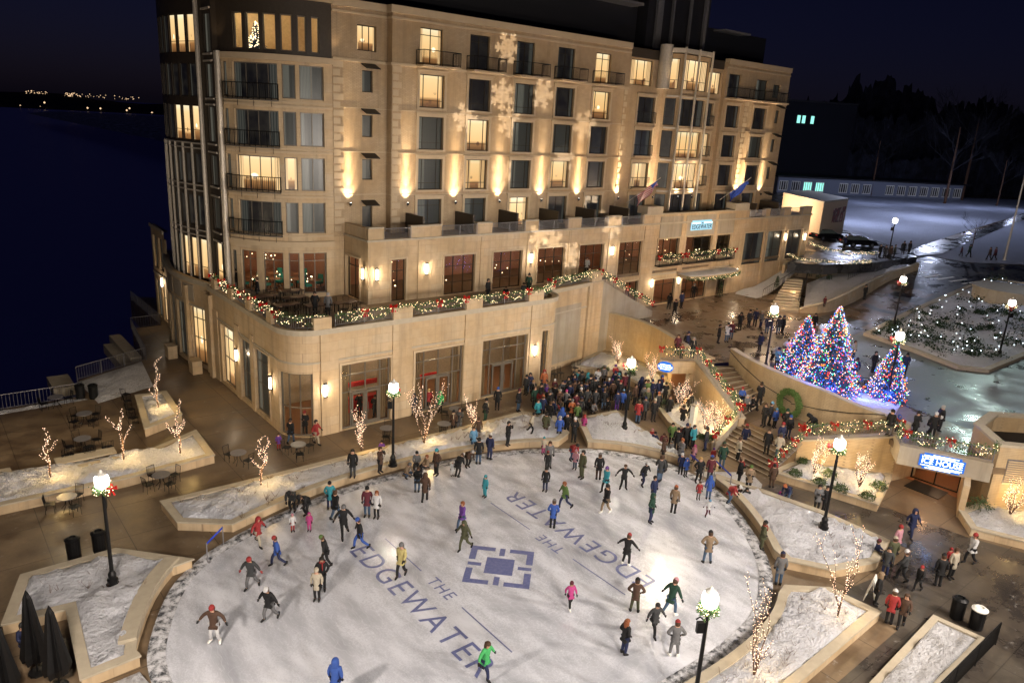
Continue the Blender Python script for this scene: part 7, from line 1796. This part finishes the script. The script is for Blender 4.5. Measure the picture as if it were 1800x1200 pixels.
PN = dict(stand='standing', pocket='standing', fold='arms folded', phone='hands at face', walk='walking', glide='skating', push='skating', out='arms out', hips='elbows out', bend='bending down', sit='sitting', crouch='crouching')
used = {}
def person(px, py, z, h, dr, ps, top, leg, head, where, skates=False, extra=''):
    long_ = top.endswith('L'); tc = top.rstrip('L'); key = (ps, long_)
    if key not in POSES: POSES[key] = build_pose(*key)
    P_ = POSES[key]
    loc = GT(px, py) if z == 'u' else G(px, py, z)
    s = h / 1.76; r = empty('person', loc + Vector((0, 0, .005 if not skates else .01)), CAMYAW + pi + radians(dr) + pi / 2); r.scale = (s, s, s)
    def add(k, mat, nm=None):
        o = bpy.data.objects.new(nm or k, P_[k]); COL.objects.link(o); o.parent = r; o.material_slots[0].link = 'OBJECT'; o.material_slots[0].material = mat; return o
    add('body', SKIN[int(px + py) % 5 == 0]); add('jacket', CM[tc], 'coat' if long_ else 'jacket'); add('trousers', CM[leg]); add('boots', M['white'] if (int(px) % 7 == 0 and skates) else CM['k']); add('gloves', CM['k'] if 'G' not in extra else CM['r'])
    if skates: add('skates', M['skate'])
    add('eyes', CM['k'])
    if head[0] == '+': add('beanie', CM[head[1:]]); hw = CLR[head[1:]][0] + ' hat'; add('hair', HAIR['hb'])
    elif head[0] == '^': add('hood', CM[head[1:]]); hw = CLR[head[1:]][0] + ' hood'
    elif head[0] == '~': add('long_hair', HAIR[head[1:]]); hw = 'long %s hair' % dict(hb='brown', hk='black', hy='blond', hr='auburn', hg='grey')[head[1:]]
    else: add('hair', HAIR[head]); hw = '%s hair' % dict(hb='brown', hk='black', hy='blond', hr='auburn', hg='grey')[head]
    if 'S' in extra: add('scarf', CM['c'])
    if 'R' in extra: add('scarf', CM['r'])
    kid = 'child' if h < 1.42 else 'person'
    lab = '%s in %s %s, %s trousers, %s, %s' % (kid, CLR[tc][0], 'coat' if long_ else 'jacket', CLR[leg][0], hw, where)
    w_ = lab.split()
    if len(w_) > 16: lab = '%s in %s %s, %s, %s' % (kid, CLR[tc][0], 'coat' if long_ else 'jacket', hw, where)
    used.setdefault(lab, []).append(r)
    tag(r, lab, 'person', 'skaters on the ice' if skates else 'people around the rink'); return r
def crew(ox, oy, s, z, rows, skates=False):
    for ln in rows.strip().split('\n'):
        if not ln.strip(): continue
        a, where = ln.split('|'); f = a.split(); x, y = ox + float(f[0]) / s, oy + float(f[1]) / s
        zz = z if z != '*' else None; ex = f[8] if len(f) > 8 else ''
        if 'z=' in ex: zz = float(ex.split('z=')[1]); ex = ''
        person(x, y, zz, float(f[2]), float(f[3]), f[4], f[5], f[6], f[7], where.strip(), skates, ex)
ICE = .035
crew(0, 800, 3, ICE, '''
1360 480 1.6 60 glide r c ^r | at left rim
1465 582 1.55 -60 glide b n +r | near left rim
1330 705 1.72 0 push dg g +r G | skating toward camera
1425 872 1.72 -15 push k g +w | leaning forward on skates
1135 988 1.75 0 out br w +r | arms out at far left of ice
1672 768 1.6 0 stand cL k +c | behind a red scarf
1700 716 1.7 10 pocket k k hk R | wearing red scarf
1720 582 1.6 -80 push k k +lo | skating left
1770 1285 1.7 170 stand b n ^b | cut by bottom edge
''', True)
crew(480, 640, 3.75, ICE, '''
130 1105 1.0 30 stand w r +pk | between two bending adults
240 1102 1.05 0 stand p p ^p | held by adult in black
225 1005 1.75 -30 bend k k +k | holding a small child
375 955 1.6 20 pocket tL n +k | at the rim
412 1030 1.7 150 walk k j hb | beside teal coat
465 1138 1.82 20 glide k k +g | tall skater
620 1008 1.75 0 stand m j +k | beside girl in white
682 1018 1.6 -10 stand w k ~hr | beside maroon jacket
948 848 1.6 180 bend k j +k | at rink edge facing away
1000 912 1.75 180 walk brL k ^br | with white skates
1075 735 1.7 -40 pocket brL k +t | standing at rim
1180 738 .95 30 stand w w ^w | tiny one by the rim
1213 748 1.65 150 bend k k +w | bending over tiny child
1395 878 1.35 -50 stand t t +t | alone in all teal
1243 1093 1.62 -50 walk pu j hr | alone with auburn hair
575 1215 1.68 -60 glide kL b +b | near first letter E
885 752 1.6 60 crouch tn j +g | crouching at rim
''', True)
crew(600, 800, 3, ICE, '''
315 642 1.75 -20 walk y k +g | bright under white glare
648 498 1.62 -30 glide ol ol ^ol | left above the emblem
752 1172 1.66 50 glide lg n ~hb | bottom centre
1203 808 1.35 20 walk p k +m | right of the emblem
1498 582 1.68 150 out k k +r | right of far lettering
1543 828 1.68 170 hips br ol +k | standing on last letter
1728 846 1.78 140 push gr j +pk | leaning beside brown jacket
1642 946 1.6 20 glide dg k hk | below leaning skater
1488 1052 1.66 120 pocket k n ~hr | lower right
1750 1062 1.68 180 hips g g +r | lowest at right
1112 387 1.66 170 pocket b k +g | on the letter A
1175 280 1.64 -60 glide lo n hr | left of blue jacket
1392 306 1.72 -60 walk k tn +k | with tan legs by glare
1073 192 1.5 -20 stand k n +k | upper middle
1390 195 1.6 -50 walk t k +pu | cyan, behind black jacket
1485 180 1.62 0 out k k hb | arms wide, upper right
1588 160 1.6 40 push k n +w | right of wide armed skater
1353 132 1.72 180 stand k br +g | brown legs facing away
1265 125 1.85 -60 stand ol ol hk | tall in all olive
1628 358 1.75 60 pocket grL n ^gr | far right pair, nearer
1640 250 1.66 40 stand nL n hk | far right pair, farther
1748 308 1.68 150 stand tn k +o | far right of ice
1680 142 1.75 180 walk k j hb | brown boots near barrier
1230 75 1.3 -30 stand pk j +pk | small beside tall olive skater
1212 30 1.6 40 bend r j hk | bending over pink child
''', True)
crew(920, 740, 7.5, ICE, '''
330 622 1.78 10 stand gL g ~hb | at the far gate
258 440 1.2 30 stand c p +t | by the far gate
308 650 1.25 180 stand k k +r | before grey coat
''', True)
crew(1200, 800, 3, ICE, '''
130 322 1.1 0 push w m +lb | near crowd at right rim
125 572 1.78 180 hips tn j +k | elbows out, right end of ice
''', True)
crew(1120, 730, 7.5, ICE, '''
930 1112 1.5 170 stand b j ^b | at the barrier
800 1112 1.15 0 stand r g hb | next to blue hood
''', True)
crew(480, 640, 3.75, 0, '''
130 975 1.8 0 bend dg k +k | bending at left rim
285 532 1.7 80 walk r c hk | walking by the podium corner
118 528 1.7 170 walk k j +k | by the podium corner
38 566 1.1 30 stand pu r hb | beside the podium corner
212 470 1.7 0 fold k k +r | in corner doorway
570 342 1.75 0 phone k k hk | inside the first doors
672 355 1.7 -10 fold k k hk | at the right first door leaf
715 590 1.2 0 sit pu k +k | at a table by lamp post
928 335 1.6 0 stand dgL g ^dg | against the podium wall
1023 300 1.6 180 stand r k hy | before the second doors
1100 320 1.6 -20 stand lg k ^lg | before the second doors
1187 452 1.6 -10 stand brL k +k S | beside right light bush
1225 442 1.68 20 fold dg g hb | beside brown scarf wearer
1398 382 1.75 60 pocket k gr +k S | above planter
1476 302 1.75 0 stand kL k +b | by third doors
1350 500 1.6 180 stand br j hb | behind planter, brown
''')
crew(480, 640, 3.75, .42, '''
525 748 1.75 0 stand k dg hk | standing on planter snow
705 718 1.65 60 phone brL k hb | on planter by lamp
1545 540 1.7 60 phone kL k hk | alone on right planter snow
1695 462 1.6 80 push c k hk | leaning on right planter
945 690 1.5 0 sit g k +k | seated on planter rim
1003 710 1.5 -60 sit tn k hr | seated facing left on rim
''')
crew(480, 640, 3.75, 0, '''
1280 682 1.6 40 bend br k hg | bending at the rim
1352 662 1.78 180 stand k j hk | jeans, facing away at rim
1425 632 1.75 150 stand nL n +w | beside jeans wearer
1317 570 1.65 30 stand lb j hb | behind rim trio
''')
crew(920, 740, 7.5, 0, '''
490 150 1.8 180 stand b j ^b | tall at planter end
285 200 1.72 150 stand ol br hk | beside blue hood
462 250 1.72 180 stand b dg hg | in front of dark crowd
660 275 1.75 0 fold kL k +w | facing rink at gate
790 150 1.3 150 stand p k ^r | behind black coat
560 200 1.7 0 pocket k k hk | centre of dark crowd
''')
crew(880, 620, 7.5, 0, '''
228 778 1.75 60 stand k j +m | alone left of crowd
378 540 1.7 0 fold n j ^k | at third doors
420 640 1.7 20 stand kL k ~hy S | blond scarf, crowd left
562 505 1.75 10 stand o j ^r | against the podium
600 600 1.1 0 stand pu k ^pu | crowd left
702 590 1.5 -30 stand m k +w | crowd left
440 730 1.7 30 stand gr k hb | crowd left front
1012 505 1.75 -20 stand t dg hk | back row left of teal hood
1055 520 1.75 160 stand dg k hk | beside teal hood
1132 535 1.7 60 stand tL j ^t | back row
1265 470 1.7 -20 fold w k hb | back row
1348 440 1.72 150 stand g k +g | back row
1495 410 1.65 20 fold r k +pu | back row by planter
1410 580 1.5 0 stand n n +w | middle row
1458 530 1.2 20 stand pu k +pu | middle row
1535 540 1.7 0 stand gr k +t | middle row near lamp
1622 540 1.72 180 stand m k +n | before lamp post
1300 650 1.65 70 bend b k hb | bending in middle row
1040 730 1.6 40 stand k k +w S | middle row shawl
1150 760 1.5 0 crouch k k hb | crouching mid crowd
1210 800 1.5 40 crouch g k hk | crouching by wedge planter
1400 760 1.6 -20 crouch k k hb | crouching right of wedge
1525 770 1.6 0 stand nL pu +n | right of wedge planter
1595 760 1.62 160 stand b k +lb | near lamp post
510 720 1.65 0 bend r k hk | left crowd front
545 860 1.7 180 stand n k +o | orange hat, crowd front
620 760 1.7 0 stand kL k hb | crowd front second row
765 760 1.65 20 fold br k +c | crowd front second row
852 760 1.6 -20 stand g k +p | crowd front second row
690 880 1.6 60 bend dg k hk R | orange lining, front row
640 940 1.7 150 stand k dg hb | front row
925 900 1.65 0 fold o k +g | front row
1000 930 1.5 180 stand lo k +pk | front row right
480 900 1.65 30 stand t k hb | front row left
330 560 1.65 -40 stand dgL k +k | by third doors
800 640 1.68 10 pocket dg k hk | crowd centre
900 680 1.7 -30 stand nL k +k | crowd centre
960 640 1.7 170 stand br k hb | crowd centre
700 700 1.66 160 stand kL n +dg | crowd centre left
980 800 1.6 20 stand m k hk | crowd centre front
1120 640 1.6 180 stand n j +dg | middle left of bending one
1230 600 1.7 0 stand dgL k +n | middle behind bending one
1350 760 1.7 180 stand k j +br | right of centre crowd
1460 640 1.68 200 stand br k hk | middle right
1560 640 1.7 20 stand kL k +r | middle right
''')
crew(1080, 640, 10, 0, '''
400 1050 1.8 170 stand r j +ol | facing away, lower path
675 1010 1.75 10 stand kL k +c | facing rink on lower path
560 800 1.7 0 pocket olL k ^c | fur hood, lower path
560 640 1.72 20 stand lo k hb | behind fur hood
450 600 1.75 150 stand nL n ^n | near curved planter
640 640 1.72 -40 pocket n n +n | near curved planter
800 560 1.72 60 stand n k +b R | beside lookout
345 720 1.7 40 stand br k hb | right of lamp post
750 860 1.66 0 stand dgL k +o | left of second planter
1100 700 1.7 -30 stand ol k +k | by door
1225 690 1.7 0 stand k k hk | by door
215 800 1.72 0 stand k dg +dg | left of lamp post base
500 720 1.6 -20 stand g k +dg | behind red jacket
''')
crew(1120, 730, 7.5, 0, '''
190 330 1.15 0 sit r k +pk | sitting on wedge rim
215 395 1.5 150 crouch n j hk | crouching on wedge rim
335 400 1.5 0 crouch m k hb | crouching beside kerb
440 400 1.65 0 pocket lo k hk | behind crouching pair
510 480 1.7 -20 stand k k +k | middle of stair foot crowd
625 430 1.75 0 stand kL k +n | under white post
720 440 1.7 30 stand t k hk | under white post
432 545 1.1 0 stand g k +g | on wedge rim
560 640 1.75 -60 fold g n hr | wedge rim adult
565 775 1.4 -20 stand n k +w | at barrier start
630 810 1.25 20 stand b dg ^b | at barrier start
738 600 1.1 -40 stand pk pu ^p | snowsuit in the open
800 885 1.66 20 hips k k ~hy | behind barrier
985 640 1.1 20 stand r pk +pu | hand in hand
1105 710 1.8 180 stand gr j +gr | planter end
1315 605 1.7 100 stand c k hb | at stair rail
1405 445 1.75 170 stand n j +r | by stair rail
945 875 1.7 170 stand m dg +b | behind barrier
1330 915 1.8 60 fold k k +tn R | at foot of steps
1450 1015 1.75 0 fold tn k +lo | at foot of steps
1195 1175 1.65 60 bend r j +w | lacing skates
1350 1105 1.1 30 sit k k hy | sitting on kerb
1440 1135 1.45 -50 crouch dg br hk | crouching on kerb
285 895 1.8 170 walk dg j hb | brown boots on rim
330 600 1.6 60 stand br k ^br | brown hood on rim
655 400 1.6 0 fold k k hy | blond in stair crowd
555 390 1.45 10 stand m k +w | stair crowd
1765 960 1.6 180 stand br br hk | beside red bow at steps
890 470 1.7 -120 stand dg n +dg | beside planter corner
''')
crew(1260, 620, 5, '*', '''
215 430 1.5 0 sit b k +r z=2.0 | sitting on upper steps
262 500 1.5 20 sit g k hg z=1.8 | sitting on upper steps
315 500 1.5 60 sit k k hk z=1.7 | sitting on upper steps
365 470 1.75 150 walk kL k +k z=2.0 | climbing by handrail
405 650 1.7 -60 pocket kL k hb z=1.36 | long coat on landing
455 640 1.7 60 stand dg k +lb z=1.36 | landing
590 705 1.7 0 pocket k k +gr z=1.36 | below the wreath
500 660 1.4 20 stand b k +lb z=1.36 | landing
550 830 1.7 20 stand n j +r z=1.1 | on lower steps
430 890 1.72 -30 stand k k hb z=.75 | white collar on lower steps
530 930 1.7 160 stand c j +dg z=.75 | cream on lower steps
850 720 1.7 -100 bend k k ^k z=1.6 | leaning on wreath wall
620 750 1.6 0 stand k n +b z=1.36 | right of landing
''')
crew(1200, 800, 3, .45, '''
412 498 1.6 80 pocket ol ol +k R | on right planter rim
''')
crew(1200, 800, 3, 0, '''
500 685 1.75 170 stand g j +n | alone on right rink rim
468 135 1.5 0 stand r k +r | foot of steps, right
510 240 1.0 -40 crouch pu k +p | by kerb before ice house planter
548 255 1.65 -50 bend n j +o | bending to child in purple
700 298 1.7 0 fold g k hk | behind ice house lamp
742 300 1.65 20 stand k k hk | behind ice house lamp
1195 438 1.75 10 walk n n ^n | walking from the ice house
1118 520 1.65 30 stand pk tn +r | right end of snow planter
1090 592 1.7 180 stand olL k +c | right end of snow planter
1150 665 1.7 -120 walk dgL k +w | walking left on path
1235 715 1.35 -60 walk k k +r | on dark path
1340 692 1.75 170 stand k k +k | carrying child
1408 652 1.7 20 stand cL k hb | right of carrying adult
1390 600 1.2 20 stand r k +r | beside the cream coat
1508 572 1.72 -80 walk w k +r | rightmost walker
1012 790 1.7 60 stand kL k ^tn | by sandwich board
1082 890 1.72 150 stand r k +w | lower right path
1145 905 1.68 -30 walk br k ~hb | lower right path
1025 545 1.5 60 sit n k +m | on planter corner
1060 640 1.65 -40 stand dg n hk | beside planter corner
''')
crew(1200, 400, 3, 'u', '''
185 612 1.72 60 stand kL k hk | left of pair on plaza
228 606 1.75 10 phone w j +k | pair on upper plaza
252 590 1.65 -20 stand m j hr | pair on upper plaza
298 542 1.7 -20 pocket kL k ^k | on upper plaza
345 528 1.72 20 stand dg k +k | upper plaza group left
378 522 1.76 -30 stand n k hk | upper plaza group middle
408 532 1.7 40 stand g n hg | upper plaza group right
440 562 1.7 150 stand n j hb | beside plaza lamp
500 565 1.76 0 stand dg j +dg | right of plaza lamp
522 560 1.7 30 stand kL k +n | right of plaza lamp
402 656 1.7 -60 stand n k +k | before plaza lamp
468 700 1.5 30 bend w k ^w | behind wreath wall
492 742 1.68 0 fold lb k +n | behind wreath wall
530 748 1.66 20 stand n j hk | behind wreath wall
546 690 1.7 150 hips w k +w | left of Christmas trees
688 545 1.72 0 stand kL k hk | between Christmas trees
893 700 1.7 30 stand c k hb | right of tall tree
902 800 1.7 150 stand n k +n | right of tall tree
1000 765 1.75 20 stand kL k hk | left of small tree
1165 772 1.72 -20 stand n k +k | right of small tree
15 660 1.7 -30 stand k k +n | at lookout back
390 1045 1.72 100 walk k k hk | behind
''' .replace('390 1045 1.72 100 walk k k hk | behind\n', ''))
crew(1150, 560, 4, 2.9, '''
156 255 1.7 0 stand m k hb | on lookout left
188 280 1.2 10 stand r k hr | on lookout
225 235 1.72 60 stand n k +n | on lookout
262 275 1.7 0 stand k k hg S | on lookout right
''')
crew(1200, 400, 3, 2.84, '''
1082 1100 1.75 -60 stand k g +k | ice house roof left
1125 1080 1.2 20 stand b k ^b | ice house roof
1215 1105 1.72 20 fold k k +k | ice house roof middle
1310 1110 1.7 -30 stand k k +w | ice house roof right
1290 1090 1.65 60 bend kL k +w | ice house roof right
1345 1075 1.78 100 stand k k hg | right of roof group
''')
crew(1200, 400, 3, 'u', '''
1465 152 1.3 90 walk m k hk | walking on snow verge
1505 158 1.8 90 walk gr k hk | walking on snow verge
1612 172 1.72 -90 walk br k hk | walker pair at right
1640 175 1.78 -90 walk m k hk | walker pair at right
''')
crew(1200, 400, 3, 6.1, '''
1035 160 1.75 20 stand k k hk | first by car court
1062 166 1.75 -20 stand dg k hk | second by car court
1090 168 1.75 20 stand br k hk | third by car court
1112 160 1.7 60 stand ol k hk | fourth by car court
1158 142 1.75 -20 stand k k +k | fifth by car court
1190 142 1.78 20 stand kL k +k | last by car court
850 108 1.72 20 stand n k hk | between the cars
868 96 1.7 20 stand k k +k | between the cars
''')
crew(1200, 400, 3, 3.6, '''
955 382 1.72 20 stand kL k hk | beside dark road kerb
1162 240 1.7 60 bend k k hk | at far kerb corner
745 418 1.1 0 stand mL k +m | on snow slope
''')
crew(1100, 340, 5, 'u', '''
375 1025 1.75 160 walk k k hk | entering the hotel
425 1085 1.75 -40 walk kL k hb | leaving the hotel
482 1010 1.75 30 stand n k hk | at hotel doors
590 930 1.72 150 stand k k hg | inside hotel doors
''')
crew(250, 380, 5, 6.42, '''
838 660 1.78 120 stand k k hk | terrace by the drum
872 655 1.75 -40 stand kL k +k | terrace by the drum
1015 745 1.75 -60 stand k k hb | terrace tables
1520 880 1.75 0 pocket kL k hk | front terrace left
1635 885 1.72 180 stand g k hg | front terrace right
''')
crew(600, 400, 3, 6.42, '''
770 385 1.75 60 stand k k hk | terrace third window
865 380 1.5 0 sit k k hb | terrace fourth window
960 360 1.5 20 sit dg k hk | far terrace
985 350 1.72 -20 stand gr k +k | far terrace
1290 250 1.7 0 stand w k hk | behind stair top glass
''')
person(-12, 1150, 0, 1.75, 30, 'stand', 'rL', 'k', '+o', 'at the far left edge')
person(48, 1145, .02, 1.7, 60, 'sit', 'n', 'k', '+dg', 'beside folded parasols')
rnd = random.Random(5); heads = ['+k', '+dg', 'hk', 'hb', '^k', '+n']
for k in range(34):      # the thick of the crowd: nobody here can be told apart
    if k < 22: px, py = rnd.uniform(945, 1090), rnd.uniform(688, 742)
    else: px, py = rnd.uniform(1100, 1215), rnd.uniform(705, 775)
    if px > 1020 and py > 725: py -= 22
    p_ = person(px, py, 0, rnd.uniform(1.6, 1.8), rnd.choice((0, 20, -20, 150, 180, 60, -60)), rnd.choice(('stand', 'pocket', 'fold')), rnd.choice(('k', 'kL', 'dg', 'n', 'dgL', 'k')), 'k', rnd.choice(heads), 'x')
    p_['label'] = 'dark clothed person in the thick of the crowd at the far end of the rink'; p_['group'] = 'dark clothed people in the crowd'
used = {k: v for k, v in used.items() if not k.endswith(' x')}
for lab, rs in used.items():
    if len(rs) > 1: print('DUPLICATE', len(rs), lab)
# ================================================================== world and render
w = bpy.data.worlds.new('World'); S.world = w; w.use_nodes = True
nt = w.node_tree; nt.nodes.clear()
out = nt.nodes.new('ShaderNodeOutputWorld'); bg = nt.nodes.new('ShaderNodeBackground'); sky = nt.nodes.new('ShaderNodeTexSky')
sky.sky_type = 'NISHITA'; sky.sun_disc = False; sky.sun_elevation = radians(14); sky.sun_rotation = radians(200)
tint = nt.nodes.new('ShaderNodeMix'); tint.data_type = 'RGBA'; tint.blend_type = 'MULTIPLY'; tint.inputs[0].default_value = 1
nt.links.new(sky.outputs[0], tint.inputs[6]); tint.inputs[7].default_value = (.24, .2, .62, 1)
nt.links.new(tint.outputs[2], bg.inputs[0]); bg.inputs[1].default_value = .004
nt.links.new(bg.outputs[0], out.inputs[0])
S.view_settings.view_transform = 'Standard'; S.view_settings.look = 'None'; S.view_settings.exposure = 0
S.cycles.use_denoising = True
S.cycles.max_bounces = 5; S.cycles.diffuse_bounces = 2; S.cycles.glossy_bounces = 3; S.cycles.transparent_max_bounces = 8
S.cycles.sample_clamp_indirect = 4; S.cycles.caustics_reflective = False; S.cycles.caustics_refractive = False
